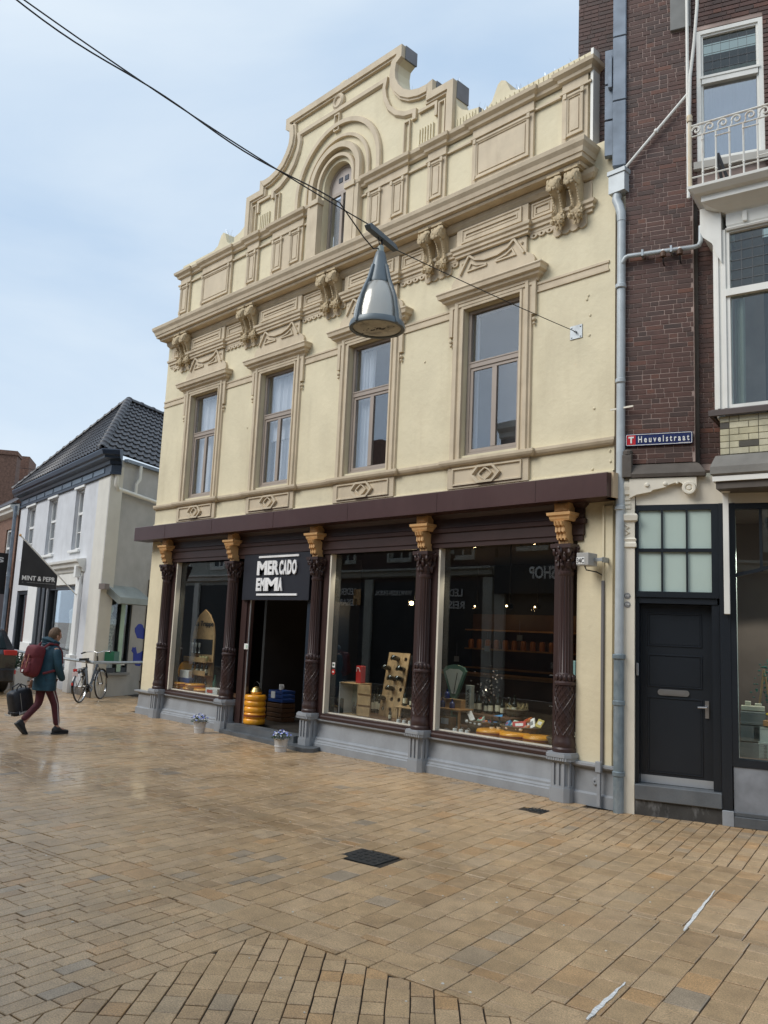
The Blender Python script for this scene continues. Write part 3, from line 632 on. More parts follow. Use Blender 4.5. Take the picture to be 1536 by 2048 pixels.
# scalloped fringe below the entablature, between windows
mb = MB()
for i in range(0, len(edges), 2):
    mb = MB(); a, b = edges[i] + .02, edges[i + 1] - .02; n = max(2, int((b - a) / .125)); w = (b - a) / n
    for k in range(n):
        c = a + (k + .5) * w; big = abs(c - min(cols, key=lambda q: abs(q - c))) < .25
        r = w * .5; zc = 7.34 if not big else 7.24
        o = [(c - w / 2, 7.37), (c - w / 2, zc + .0)] + [(c + r * math.cos(R(t)), zc - r * .75 * -math.sin(R(t))) for t in range(200, 341, 28)] + [(c + w / 2, zc), (c + w / 2, 7.37)]
        if big: mb.prism(o, -.03, -.001)
        else:
            h = [(c + .02 * math.cos(R(t)), 7.325 + .02 * math.sin(R(t))) for t in range(0, 360, 45)]; mb.holes(o, [h], -.03, -.001)
    P('scalloped_fringe', mb, tan, B)
# --- console brackets
def console():
    mb = MB(); w = .088; q_ = random.Random(4)
    S = [(.0, 7.90), (-.26, 7.90), (-.30, 7.86), (-.30, 7.70), (-.24, 7.66), (-.17, 7.62), (-.115, 7.55), (-.095, 7.48), (-.10, 7.42), (-.13, 7.37), (-.13, 7.31), (-.06, 7.28), (.0, 7.28)]
    mb.prism(S, -w * .62, w * .62, 'x')
    mb.lathe([(.001, -w), (.06, -w - .006), (.095, -w + .01), (.10, 0), (.095, w - .01), (.06, w + .006), (.001, w)], (0, -.235, 7.785), 22, axis='x')
    mb.lathe([(.001, -w * .8), (.06, -w * .75), (.063, 0), (.06, w * .75), (.001, w * .8)], (0, -.115, 7.37), 16, axis='x')
    for k in (-1, 1):
        for (y, z, r) in ((-.235, 7.785, .078), (-.115, 7.37, .05)):
            mb.tube([(k * (w + .002), y + r * (1 - t / 18) * math.cos(t * .6), z + r * (1 - t / 18) * math.sin(t * .6)) for t in range(15)], .010, 5)
        for t in range(9):
            a = t / 8; mb.ball((k * w * .62, -.25 + .14 * a ** .7, 7.68 - .26 * a), .020, 6, 4, .5, (1, 1, 1.3))
    for t in range(26):
        a = R(-35 + 150 * q_.random()); y = -.235 - .10 * math.cos(a); z = 7.785 + .10 * math.sin(a) - .02; mb.ball((q_.uniform(-w, w), y, z), q_.uniform(.018, .034), 6, 4, .9, (1, .6, 1.3))
    for t in range(24):
        mb.ball((q_.uniform(-w, w) * .95, -.13 - .05 * q_.random(), 7.37 + q_.uniform(-.09, .07)), q_.uniform(.022, .042), 6, 4, .9)
    for t in range(8): mb.ball((q_.uniform(-.03, .03), -.10, 7.27 - t * .010), .034 - t * .003, 6, 4, .8)
    mb.box(-w - .02, w + .02, -.30, 0, 7.90, 7.93)
    return mb.mesh('console', tan2, True)
cm = console()
for c in cols:
    for k in (-.135, .135): o_ = ob('console_bracket', cm, B, (c + k + (-.02 if c > -1 else 0), -.015, .03)); o_.scale = (.95, .80, 1)
# --- first floor windows
def curtain_mesh(x0, x1, z0, z1, y, amp=.02, n=26, f=1.7):
    mb = MB(); vs = []
    for i in range(n + 1):
        x = x0 + (x1 - x0) * i / n; yy = y + amp * math.sin(i * f) + amp * .5 * math.sin(i * .7 + 1); vs += [(x, yy, z0), (x + .01 * math.sin(i), yy, z1)]
    mb.add(vs, [(2 * i, 2 * i + 2, 2 * i + 3, 2 * i + 1) for i in range(n)]); return mb
for wi, x in enumerate(wins):
    # architrave with ears
    hw = .49
    mb = MB(); o = [(x - hw - .012, 4.34), (x - hw - .012, 6.575), (x + hw + .012, 6.575), (x + hw + .012, 4.34)]
    mb.band(o, [(0, .0), (0, -.045), (.035, -.05), (.045, -.03), (.085, -.03), (.095, -.06), (.15, -.065), (.16, -.035), (.19, -.035), (.20, -.001)], closed=False)
    P('window_architrave', mb, tan, B)
    mb = MB()
    for k in (-1, 1):
        xs = sorted((x + k * .70, x + k * .765)); mb.box(xs[0], xs[1], -.05, -.001, 6.20, 6.66)
        mb.ball((x + k * .735, -.03, 6.13), .028, 8, 6); mb.ball((x + k * .735, -.028, 6.07), .020, 8, 6)
    mb.box(x - .70, x + .70, -.05, -.001, 6.62, 6.66)
    P('architrave_ear', mb, tan, B)
    mb = MB(); mb.mould([(0, 6.66), (.03, 6.665), (.05, 6.70), (.10, 6.73), (.11, 6.76), (.15, 6.78), (.16, 6.83), (.175, 6.85), (.17, 6.87), (.05, 6.89), (0, 6.89)], [(x - .76, 0.001), (x - .76, -.01), (x + .76, -.01), (x + .76, 0.001)])
    P('window_hood', mb, tan, B)
    mb = MB(); b = [(x - .74, 6.885), (x + .74, 6.885), (x + .74, 7.0), (x + .70, 7.06), (x + .60, 7.12), (x + .60, 7.36), (x - .60, 7.36), (x - .60, 7.12), (x - .70, 7.06), (x - .74, 7.0)]
    mb.prism(b, -.05, -.001); P('pediment_slab', mb, tan, B)
    mb = MB(); L1 = [(-.56, 7.10), (-.48, 7.22), (-.40, 7.34), (-.30, 7.26), (-.12, 7.21), (.12, 7.21), (.30, 7.26), (.40, 7.34), (.48, 7.22), (.56, 7.10)]
    mb.band([(x + a, z) for a, z in L1], [(0, -.049), (0, -.085), (.03, -.085), (.035, -.049)], closed=False)
    for k in (-1, 1):
        t = [(.08, 7.12), (.44, 7.12), (.37, 7.25), (.26, 7.19), (.08, 7.16)]; q = [(x + k * a, z) for a, z in t]; q = q if k > 0 else q[::-1]
        mb.band(q, [(0, -.049), (0, -.075), (.02, -.075), (.022, -.049)]); mb.ball((x + k * .53, -.06, 7.27), .022, 8, 5)
    P('pediment_ornament', mb, tan, B)
    # diamond panel under the sill
    mb = MB(); mb.box(x - .70, x + .70, -.045, -.001, 3.93, 4.25)
    mb.band(rect(x - .60, x + .60, 3.965, 4.215), [(0, -.044), (0, -.07), (.02, -.07), (.03, -.044)])
    dmd = [(x - .26, 4.09), (x - .13, 3.965), (x + .13, 3.965), (x + .26, 4.09), (x + .13, 4.215), (x - .13, 4.215)]
    mb.band(dmd, [(0, -.044), (0, -.09), (.03, -.09), (.045, -.05), (.045, -.044)])
    mb.band([(x + .10 * math.cos(R(t)) * (1.25 if t % 90 == 0 else 1), 4.09 + .075 * math.sin(R(t)) * (1.25 if t % 90 == 0 else 1)) for t in range(0, 360, 30)], [(0, -.044), (0, -.08), (.018, -.08), (.018, -.044)])
    P('sill_panel', mb, tan, B)
    # window itself
    fr = MB(); F = .055
    fr.band(rect(x - .489, x + .489, 4.401, 6.569), [(0, .13), (0, .075), (.05, .075), (.055, .13)])
    fr.box(x - .434, x + .434, .07, .13, 5.70, 5.77); fr.box(x - .45, x + .45, .062, .07, 5.765, 5.785)
    fr.band(rect(x - .433, x + .433, 4.456, 5.699), [(0, .125), (0, .085), (.045, .085), (.05, .125)]); fr.box(x - .04, x + .04, .08, .125, 4.506, 5.65)
    WFr = P('window', fr, taupe, B)
    P('pane', MB().box(x - .43, x + .43, .105, .112, 5.77, 6.515), glass_up, WFr)
    for k in (-1, 1):
        xs = sorted((x + k * .04, x + k * .385)); P('pane', MB().box(xs[0], xs[1], .10, .107, 4.505, 5.65), glass_up, WFr)
    if wi == 0: P('curtain', curtain_mesh(x - .43, x + .43, 4.45, 6.5, .23), curtain_m, WFr)
    if wi == 1: P('curtain', curtain_mesh(x - .43, x + .43, 5.3, 6.5, .23), curtain_m, WFr); P('curtain', curtain_mesh(x - .3, x + .2, 4.45, 5.3, .24), curtain_m, WFr)
    if wi == 2: P('curtain', curtain_mesh(x - .43, x - .12, 4.45, 6.5, .23), curtain_m, WFr)
    if wi == 3: P('curtain', curtain_mesh(x + .33, x + .44, 5.2, 6.5, .23, n=8), curtain_m, WFr); P('curtain', curtain_mesh(x - .45, x - .40, 4.5, 6.5, .23, n=4), curtain_m, WFr)
# mid band and sill band
mb = MB(); ed = [XL] + [v for x in wins for v in (x - .70, x + .70)] + [-.10]
for i in range(0, len(ed), 2):
    mb = MB(); a, b = ed[i], ed[i + 1]; mb.mould([(0, 6.50), (.02, 6.50), (.022, 6.525), (.008, 6.53), (.008, 6.60), (.022, 6.605), (.022, 6.635), (0, 6.64)], [(a, .001), (a, 0), (b, 0), (b, .001)] if i == len(ed) - 2 else [(a, 0), (b, 0)]); P('mid_band', mb, tan, B)
pts = [(XL - .0, 0)]
for x in wins: pts += [(x - .74, 0), (x - .74, -.045), (x + .74, -.045), (x + .74, 0)]
pts += [(-.04, 0), (-.04, .001)]
P('sill_band', MB().mould([(0, 4.24), (.04, 4.25), (.06, 4.27), (.075, 4.30), (.075, 4.335), (0, 4.345)], pts), tan, B)
P('base_band', MB().mould([(0, 3.86), (.03, 3.86), (.03, 3.93), (0, 3.94)], [(XL, 0), (0, 0)]), cream, B)
# --- fascia over the shop front
mb = MB(); xs = [-11.16, -9.9, -8.2, -6.3, -4.4, -2.55, -.9, .10]
P('fascia', MB().mould([(0, 3.56), (.34, 3.56), (.34, 3.835), (.33, 3.845), (0, 3.87)], [(-11.14, -.002), (.10, -.002)]), fascia_m, B)
for i in range(1, len(xs) - 1): mb.box(xs[i] - .002, xs[i] + .002, -.345, -.342, 3.57, 3.83)
P('fascia_joint', mb, brown, B)
P('entablature_board', MB().mould([(0, 3.10), (.03, 3.10), (.03, 3.16), (.05, 3.17), (.05, 3.30), (.075, 3.31), (.08, 3.36), (.05, 3.38), (.05, 3.50), (.09, 3.54), (.10, 3.559), (0, 3.559)], [(-10.40, .05), (-10.40, 0), (-.44, 0), (-.44, .05)]), brown, B)
mb = MB(); mb.box(-.0, .13, -.24, .0, 3.56, 3.86); P('fascia_end', mb, mat('pale_fascia_end', (.62, .48, .32), .6), B)
# --- columns
def lattice(mb, r, z0, z1, n=11, h=.0085):
    for k in range(n):
        for s in (1, -1):
            mb.tube([((r + .004) * math.cos(2 * pi * k / n + s * t * .28), (r + .004) * math.sin(2 * pi * k / n + s * t * .28), z0 + (z1 - z0) * t / 12) for t in range(13)], h, 4)
def column():
    root = MB()
    root.lathe([(.182, .56), (.182, .60), (.165, .62), (.178, .65), (.168, .69), (.16, .71), (.155, .74)], (0, 0, 0), 24)
    root.lathe([(.150, .74), (.143, 1.34)], (0, 0, 0), 24)
    lattice(root, .147, .76, 1.34)
    root.lathe([(.148, 1.34), (.168, 1.35), (.168, 1.375), (.15, 1.39), (.135, 1.40)], (0, 0, 0), 24)
    for k in range(12): a = 2 * pi * k / 12; root.ball((.135 * math.cos(a), .135 * math.sin(a), 1.43), .03, 6, 5, 0, (1, 1, 1.5))
    root.lathe([(.128, 1.40), (.128, 1.48), (.122, 1.49), (.112, 2.66), (.125, 2.68), (.125, 2.71), (.11, 2.72)], (0, 0, 0), 48, rfun=lambda a, z: 1 - (.09 if 1.485 < z < 2.67 and int(round(a / (2 * pi) * 48)) % 3 == 0 else 0))
    return root.mesh('column_shaft', brown, True)
def capital():
    mb = MB(); mb.lathe([(.11, 2.72), (.12, 2.80), (.14, 2.90), (.19, 2.98), (.20, 3.0)], (0, 0, 0), 20)
    for ring, (z, r, n) in enumerate(((2.80, .13, 8), (2.89, .155, 8), (2.96, .20, 8))):
        for k in range(n):
            a = 2 * pi * (k + .5 * (ring % 2)) / n; mb.ball((r * math.cos(a), r * math.sin(a), z), .048, 7, 5, .5, (.8, .8, 1.15)); mb.ball(((r + .03) * math.cos(a), (r + .03) * math.sin(a), z + .04), .024, 6, 4, .3)
    mb.box(-.19, .19, -.19, .19, 3.0, 3.05); return mb.mesh('capital', brown, True)
def apr():
    mb = MB(); mb.box(-.13, .13, -.12, .1, 3.44, 3.558); mb.box(-.105, .105, -.14, -.12, 3.46, 3.54); mb.box(-.075, .075, -.15, -.14, 3.475, 3.525)
    mb.mould([(0, 3.33), (.03, 3.335), (.045, 3.36), (.05, 3.385), (.075, 3.40), (.08, 3.435), (0, 3.44)], [(-.13, .1), (-.13, -.13), (.13, -.13), (.13, .1)])
    mb.prism([(.06, 3.33), (-.19, 3.33), (-.185, 3.28), (-.15, 3.26), (-.155, 3.20), (-.115, 3.18), (-.12, 3.12), (-.06, 3.10), (-.06, 3.06), (.06, 3.06)], -.085, .085, 'x')
    for k in (-.06, 0, .06): mb.prism([(.0, 3.325), (-.215, 3.325), (-.19, 3.27), (-.16, 3.25), (-.165, 3.19), (-.13, 3.17), (-.12, 3.10), (0, 3.08)], k - .012, k + .012, 'x')
    return mb.mesh('corbel', orange_tan)
def pedestal():
    mb = MB(); oc = lambda r, c: [(-r, -r + c), (-r + c, -r), (r - c, -r), (r, -r + c), (r, r), (-r, r)]
    mb.prism(oc(.20, .07), 0, .16, 'z'); mb.prism(oc(.185, .065), .16, .185, 'z'); mb.prism(oc(.155, .055), .185, .45, 'z')
    mb.prism(oc(.18, .06), .44, .47, 'z'); mb.prism(oc(.235, .07), .47, .51, 'z'); mb.prism(oc(.25, .08), .51, .545, 'z'); mb.prism(oc(.235, .08), .545, .562, 'z')
    for x in (-.10, 0, .10): mb.box(x - .026, x + .026, -.185, -.15, .185, .44)
    for y in (-.09, .0):
        for s in (-1, 1): xs = sorted((s * .15, s * .185)); mb.box(xs[0], xs[1], y - .026, y + .026, .185, .44)
    for k in range(9): mb.box(-.19 + k * .046, -.165 + k * .046, -.245, -.23, .475, .505)
    return mb.mesh('pedestal', grey)
sm, km, am, pm = column(), capital(), apr(), pedestal()
for me_, sx_, sy_ in ((sm, .77, .77), (km, .76, .76), (am, .82, .9), (pm, .70, .72)):
    for v_ in me_.vertices: v_.co.x *= sx_; v_.co.y *= sy_
for c in cols:
    o = ob('column', sm, B, (c, -.05, 0)); ob('capital', km, o); ob('corbel', am, o, (0, -.02, 0)); ob('pedestal', pm, o)
# --- shop front: plinth panels, frames, glass
def stall(x0, x1):
    mb = MB(); mb.mould([(.02, 0), (.07, 0), (.07, .10), (.055, .115), (.055, .13), (.035, .15), (.035, .175), (.02, .19), (.0, .20), (-.03, .40), (-.03, .44), (.03, .455), (.035, .475), (-.1, .48), (-.1, 0)], [(x0, 0), (x1, 0)]); return mb
for a, b in ((-10.01, -7.90), (-5.27, -3.08), (-2.86, -.73)): P('stall_riser', stall(a, b), grey, B)
mb = MB(); mb.mould([(0, 0), (.055, 0), (.055, .13), (.03, .15), (.02, .40), (.02, .42), (.07, .43), (.09, .45), (.09, .475), (0, .485)], [(XL - .0, .32), (XL - .0, 0), (-10.22, 0), ]); P('corner_plinth', mb, grey, B); mb = MB(); mb.mould([(0, 0), (.055, 0), (.055, .13), (.03, .15), (.02, .40), (.02, .42), (.07, .43), (.09, .45), (.09, .475), (0, .485)], [(-.51, 0), (0.0, 0), (0.0, .32)])
mb.lathe([(.0, -.04), (.012, -.04), (.012, -.055), (.03, -.055), (.04, -.045), (.045, -.02)], (-.2, 0, .28), 16, axis='y')
P('corner_plinth', mb, grey, B)
def shopwin(x0, x1, z0, z1):
    fr = MB(); fr.box(x0 - .12, x0, -.01, .12, z0 - .08, z1); fr.box(x1, x1 + .12, -.01, .12, z0 - .08, z1)
    fr.mould([(-.1, z0 - .09), (.03, z0 - .09), (.035, z0 - .05), (.02, z0 - .03), (.02, z0 - .005), (-.02, z0), (-.1, z0)], [(x0 - .0, 0), (x1 + .0, 0)])
    w = P('shop_window', fr, brown, B)
    mb = MB(); mb.box(x0 - .001, x0 + .035, .0, .10, z0, z1); mb.box(x0 + .035, x1, .065, .10, z0 + .001, z0 + .018); P('glazing_bead', mb, creamp, w)
    P('pane', MB().box(x0 + .035, x1, .105, .113, z0, z1), glass_shop, w); return w
shopwin(-9.90, -8.02, .57, 3.10); shopwin(-5.14, -3.20, .57, 3.10); shopwin(-2.78, -.82, .57, 3.10)
# brown door posts
for q_ in ((-7.56, -7.40, .02, .12), (-7.40, -7.33, .05, .13), (-5.60, -5.30, .02, .12)): P('door_post', MB().box(*q_, .17, 2.36), brown, B)
P('door_post_trim', MB().box(-7.328, -7.318, .04, .06, .18, 2.36), silver, B)
P('door_side_panel', MB().box(-5.72, -5.60, .05, .9, .17, 2.36), darkblue, B)
# step of dark stone
mb = MB(); q = [(-7.60, -.30), (-4.98, -.44), (-4.98, -.02), (-7.60, -.02)]; mb.prism([(-7.62, -.24), (-5.05, -.42), (-4.95, -.30), (-5.1, .0), (-7.6, .0)], 0, .06, 'z'); mb.prism([(-7.52, -.16), (-5.60, -.18), (-5.6, .12), (-7.56, .12)], .06, .165, 'z')
for k in range(5): mb.box(-7.50, -5.60, -.14 + k * .05, -.115 + k * .05, .165, .172)
P('door_step', mb, bluestone, B)
# interior: dark shop room
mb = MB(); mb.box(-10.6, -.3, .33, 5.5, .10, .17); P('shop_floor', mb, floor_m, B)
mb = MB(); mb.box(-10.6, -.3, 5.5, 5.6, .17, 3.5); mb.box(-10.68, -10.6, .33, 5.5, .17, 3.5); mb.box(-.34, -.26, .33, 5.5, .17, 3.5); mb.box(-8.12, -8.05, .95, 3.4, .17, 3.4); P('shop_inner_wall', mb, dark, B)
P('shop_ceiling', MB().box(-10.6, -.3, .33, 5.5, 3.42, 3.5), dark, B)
for a_, b_, d_ in ((-10.58, -8.0, .9), (-5.75, -3.25, 1.0), (-3.2, -.42, 1.1)): P('window_bed', MB().box(a_, b_, .13, d_, .50, .56), darkwood, B)
for x0_ in (-9.90, -5.14, -2.78): P('window_return', MB().prism([(x0_ - .02, .13), (x0_ - .05, .13), (x0_ - .62, .56), (x0_ - .58, .56)], .56, 3.2, 'z'), mat('teal_return', (.02, .05, .07), .5), B)
# ================================================================== SHOP SIGN, LAMPS, GOODS
S = thing('shop_sign', 'dark navy sign board over the shop doorway with white slab letters', 'sign', (0, 0, 0))
P('board', MB().bbox(-7.50, -5.60, -.035, .04, 2.345, 3.20, .005), navy, S)
ltr = mat('sign_white', (.85, .85, .86), .4)
def word(chars, x0, x1, z0, z1, y, parent, off=.045):
    w = x1 - x0; mb = MB()
    for ch, a, b in chars:
        t = textmesh(ch, (x0 + a * w, x0 + b * w, z0, z1), .02, off); mb.add([(v[0], v[1] + y, v[2]) for v in t.v], t.f)
    P('lettering', mb, ltr, parent)
word([('M', 0, .265), ('E', .28, .385), ('R', .395, .565), ('C', .575, .67), ('A', .675, .765), ('D', .775, .88), ('O', .89, 1)], -7.05, -5.93, 2.785, 3.035, -.045, S)
word([('E', 0, .155), ('M', .17, .335), ('M', .35, .84), ('A', .85, 1)], -7.05, -6.30, 2.505, 2.735, -.045, S)
mb = MB(); mb.box(-7.03, -5.90, -.055, -.035, 3.09, 3.125); P('bar', mb, ltr, S)
P('bar', MB().box(-7.04, -5.90, -.055, -.035, 2.425, 2.46), ltr, S)
# spot lamps inside
warm = mat('lamp_glow', (1, .8, .5), .5, emit=(1.0, .72, .35), es=9)
for (x, y, z, lb) in ((-4.66, 1.5, 2.39, 'lit warm spot lamp high behind the middle shop window'), (-2.66, 1.5, 2.36, 'small lit spot lamp above the scale in the right shop window'), (-1.72, 1.5, 2.30, 'small lit spot lamp at the right side inside the right shop window')):
    t = thing('spot_lamp', lb, 'lamp', (x, y, z), 0, 'spot lamps in the shop')
    big = x < -4; r = .035 if big else .014
    P('bulb', MB().ball((0, -.05, 0), r, 10, 8), warm, t, True); P('housing', MB().lathe([(.0, 0.08), (.04, .07), (.045, -.02), (.04, -.03)], (0, 0, 0), 12, axis='y').tube([(0, .03, .04), (0, .03, 1.0)], .008, 6), black, t, True)
    if big:
        pl_ = bpy.data.lights.new('spot_light', 'POINT'); pl_.energy = 5; pl_.color = (1, .7, .4); pl_.shadow_soft_size = .04
        po = ob('lamp_light', pl_, t, (0, -.12, 0))
for k_, (x, y, lb) in enumerate(((-9.3, .45, 'added black spot lamp brightening the goods in the left shop window'), (-4.9, .45, 'left added black spot lamp brightening the goods in the middle shop window'), (-4.0, .45, 'right added black spot lamp brightening the goods in the middle shop window'), (-2.4, .45, 'left added black spot lamp brightening the goods in the right shop window'), (-1.5, .45, 'right added black spot lamp brightening the goods in the right shop window'), (-6.8, .6, 'added black spot lamp brightening the doorway inside the shop'))):
    t = thing('fill_spot', lb, 'lamp', (x, y, 3.24), 0); P('housing', MB().lathe([(.001, .08), (.035, .08), (.04, -.04), (.03, -.035), (.028, .0), (.001, .0)], (0, 0, 0), 14), black, t, True)  # spots added under the ceilings to brighten the goods behind the glass
    sl2 = bpy.data.lights.new('fill_light', 'SPOT'); sl2.energy = 40 if k_ < 5 else 12; sl2.spot_size = R(95); sl2.spot_blend = .6; sl2.color = (1, .88, .72); sl2.shadow_soft_size = .03
    ob('lamp_light', sl2, t, (0, -.0, -.06), (R(-4), 0, 0))
def wheel(r, h):
    k = h / 2; pr_ = [(0.001, k)] + [(r - k * .55 + k * .55 * math.sin(R(a)), k * math.cos(R(a))) for a in range(0, 181, 20)] + [(0.001, -k)]
    return MB().lathe(pr_, (0, 0, 0), 30).mesh('cheese_wheel', cheese, True)
cwm = wheel(.195, .105)
o2 = [MB().lathe([(.196, -.018), (.1965, .0), (.196, .018)], (0, 0, 0), 30).mesh('printed_band', cheese_b, True)]
dl = ['bottom yellow cheese wheel of the doorway stack', 'second lowest cheese wheel of the doorway stack with a dark printed band', 'middle orange cheese wheel of the doorway stack', 'fourth yellow cheese wheel of the doorway stack just below the top one', 'topmost yellow cheese wheel of the doorway stack']
def cheese_at(name, mesh, x, y, z, label, group, band=False, rot=None, m=None):
    o = ob('cheese_wheel', mesh, None, (x, y, z), rot); tag(o, label, 'cheese', group)
    if band:
        b = ob('printed_band', o2[0], o)
    return o
for k in range(5):
    o = cheese_at('c', cwm, -7.20 + rnd.uniform(-.012, .012), .20, .17 + .053 + k * .102, dl[k], 'cheese wheels stacked in the doorway', band=(k == 1))
cw3 = wheel(.205, .09); o2[0] = MB().lathe([(.206, -.012), (.2065, .0), (.206, .012)], (0, 0, 0), 30).mesh('printed_band', cheese_b, True)
for x, l in ((-2.03, 'left yellow cheese wheel lying at the bottom of the right shop window'), (-1.64, 'middle yellow cheese wheel lying at the bottom of the right shop window'), (-1.26, 'right yellow cheese wheel lying at the bottom of the right shop window')):
    cheese_at('c', cw3, x, .345, .605, l, 'cheese wheels in the right window', True)
cw1 = wheel(.2, .075); o2[0] = MB().lathe([(.201, -.01), (.2015, .0), (.201, .01)], (0, 0, 0), 30).mesh('printed_band', cheese_b, True)
for k, (x, z, l) in enumerate(((-9.90, .598, 'left cheese wheel of the lower row in the left shop window'), (-9.50, .598, 'middle cheese wheel of the lower row in the left shop window'), (-9.10, .598, 'right cheese wheel of the lower row in the left shop window'), (-9.85, .673, 'left cheese wheel of the upper row in the left shop window'), (-9.42, .673, 'right cheese wheel of the upper row in the left shop window'))):
    cheese_at('c', cw1, x, .34, z, l, 'cheese wheels in the left window', True)
cheese_at('c', wheel(.22, .1), -10.02, .50, .93, 'orange cheese wheel standing on its edge in the left shop window', 'cheese wheels in the left window', False, (R(78), 0, R(20)))
# printed packs on the cheese
t = thing('milk_pack', 'white and blue printed packs standing on the cheese wheels', 'package', (-9.78, .32, .711)); P('carton', MB().bbox(-.22, .24, -.05, .05, 0, .09), bluebox, t); P('top_pack', MB().bbox(-.16, .18, -.04, .04, .09, .24), whitem, t)
# arched display rack
t = thing('display_rack', 'pale wooden arched display rack with bottles and black lettering', 'display rack', (-9.68, .62, .56))
a1 = [(-.43, 0), (.40, 0), (.40, .90)]; arch = [(.40, .90), (.39, 1.10), (.31, 1.34), (.16, 1.52), (-.02, 1.62), (-.20, 1.52), (-.35, 1.34), (-.42, 1.10), (-.43, .90)]
P('back_board', MB().prism([(-.43, 0), (.40, 0)] + arch, 0, .03), wood, t)
P('dark_opening', MB().box(-.37, .34, -.006, -.001, .72, 1.02), black, t)
for z in (.0, .30, .56): 
    P('shelf', MB().bbox(-.43, .40, -.16, -.001, z + .0, z + .02), wood, t); P('shelf_front', MB().bbox(-.43, .40, -.175, -.162, z + .0, z + .10), wood, t)
tm = textmesh('La Trappe', (-.34, .33, 1.33, 1.47), .006, .02, shear=0.1); tm.v = [(v[0], v[1] - .004, v[2] - .08) for v in tm.v]; P('lettering', tm, black, t)
def bottle(h, r):
    return MB().lathe([(0.001, 0), (r, 0), (r, h * .55), (r * .8, h * .64), (r * .36, h * .78), (r * .34, h), (0.001, h)], (0, 0, 0), 12).mesh('bottle', bottle_m, True)
bm_ = bottle(.24, .032); lab = MB().lathe([(.033, .04), (.033, .11)], (0, 0, 0), 12).mesh('bottle_label', mat('paper_label', (.7, .66, .5), .6), True)
bt = 0
def bot(x, y, z, label, grp='beer bottles on the display rack', s=1, lm=True):
    o = ob('bottle', bm_, None, (x, y, z)); o.scale = (s, s, s); tag(o, label, 'bottle', grp)
    if lm: ob('bottle_label', lab, o)
    return o
names5 = ['leftmost', 'second', 'third', 'fourth', 'rightmost']
for zi, zl in ((.88, 'middle'), (.58, 'lowest'), ):
    for k in range(5): bot(-10.02 + k * .165, .53, zi, names5[k] + ' beer bottle on the %s shelf of the arched rack' % zl)
for k in range(3):
    o = ob('hanging_glass', MB().lathe([(.001, 0), (.02, 0), (.004, .02), (.004, .1), (.02, .12), (.025, .2)], (0, 0, 0), 10).mesh('hanging_glass', mat('clear_glassware', (.6, .65, .65), .1, coat=.5), True), None, (-9.98 + k * .13, .56, 1.30)); tag(o, names5[k] + ' of three small glasses hanging in the dark opening of the rack', 'glass', 'glasses in the arched rack')
gb = mat('gold_jar', (.55, .5, .25), .25, coat=.5)
for k in range(3): tag(ob('beer_glass', MB().lathe([(.001, 0), (.035, 0), (.045, .06), (.035, .1), (.001, .1)], (0, 0, 0), 12).mesh('beer_glass', gb, True), None, (-9.62 + k * .11, .55, 1.145)), names5[k] + ' yellowish round glass on the top shelf of the arched rack', 'glass', 'round glasses on the rack')
# box right in w1
t = thing('gift_box', 'white printed paper box at the right bottom corner of the left shop window', 'box', (-8.66, .32, .56)); P('carton', MB().bbox(-.2, .2, -.1, .1, 0, .12), whitem, t); P('print', MB().box(-.15, .05, -.102, -.101, .03, .09), redm, t)
t = thing('wine_bottle', 'green bottle standing beside the white box in the left shop window', 'bottle', (-8.98, .5, .56)); P('glass_body', MB().lathe([(.001, 0), (.04, 0), (.042, .2), (.015, .27), (.014, .35), (.001, .35)], (0, 0, 0), 12), greenm, t, True)
t = thing('wall_poster', 'red framed poster on the back of the left shop window', 'poster', (-8.60, .55, 1.22)); P('sheet', MB().box(-.09, .09, 0, .01, 0, .36), redm, t); P('white_print', MB().box(-.06, .02, -.004, -.001, .12, .3), whitem, t)
# doorway things
def crate(name, loc, w, d, h, m, label, cat, sl=4, grp=None, rz=0):
    t = thing(name, label, cat, loc, rz, grp)
    for k in range(sl):
        z0 = h * k / sl + .004; z1 = h * (k + 1) / sl - .012
        P('slat', MB().bbox(-w / 2, w / 2, -d / 2, -d / 2 + .012, z0, z1), m, t); P('slat', MB().bbox(-w / 2, w / 2, d / 2 - .012, d / 2, z0, z1), m, t)
        P('slat', MB().bbox(-w / 2, -w / 2 + .012, -d / 2 + .013, d / 2 - .013, z0, z1), m, t); P('slat', MB().bbox(w / 2 - .012, w / 2, -d / 2 + .013, d / 2 - .013, z0, z1), m, t)
    P('bottom_board', MB().box(-w / 2 + .013, w / 2 - .013, -d / 2 + .013, d / 2 - .013, .004, .016), m, t); return t
crate('beer_crate', (-7.42, .95, .52), .42, .30, .22, bluebox, 'blue plastic crate with white print standing behind the cheese stack', 'crate', 3)
P('white_print', MB().box(-.12, .0, -.156, -.152, .07, .19), whitem, bpy.data.objects['beer_crate'])
crate('wooden_crate', (-7.42, .95, .17), .44, .32, .34, darkwood, 'dark crate on the shop floor under the blue crate', 'crate', 4)
t = thing('kettle', 'brassy kettle standing on top of the cheese stack in the doorway', 'kettle', (-7.22, .22, .682)); P('body', MB().lathe([(.001, 0), (.09, .0), (.11, .05), (.07, .12), (.02, .14), (.001, .15)], (0, 0, 0), 16), mat('brass', (.55, .4, .15), .3, .9), t, True); P('handle', MB().tube([(-.09, 0, .08), (-.08, 0, .19), (0, 0, .23), (.08, 0, .19), (.09, 0, .08)], .007, 6), black, t, True)
t = thing('mug', 'white mug standing on the blue crate in the doorway', 'mug', (-7.38, .9, .742)); P('cup', MB().lathe([(.001, 0), (.04, 0), (.045, .1), (.038, .1), (.034, .01)], (0, 0, 0), 14), whitem, t, True); P('handle', MB().tube([(.04, 0, .02), (.075, 0, .04), (.075, 0, .07), (.042, 0, .085)], .007, 6), whitem, t, True)
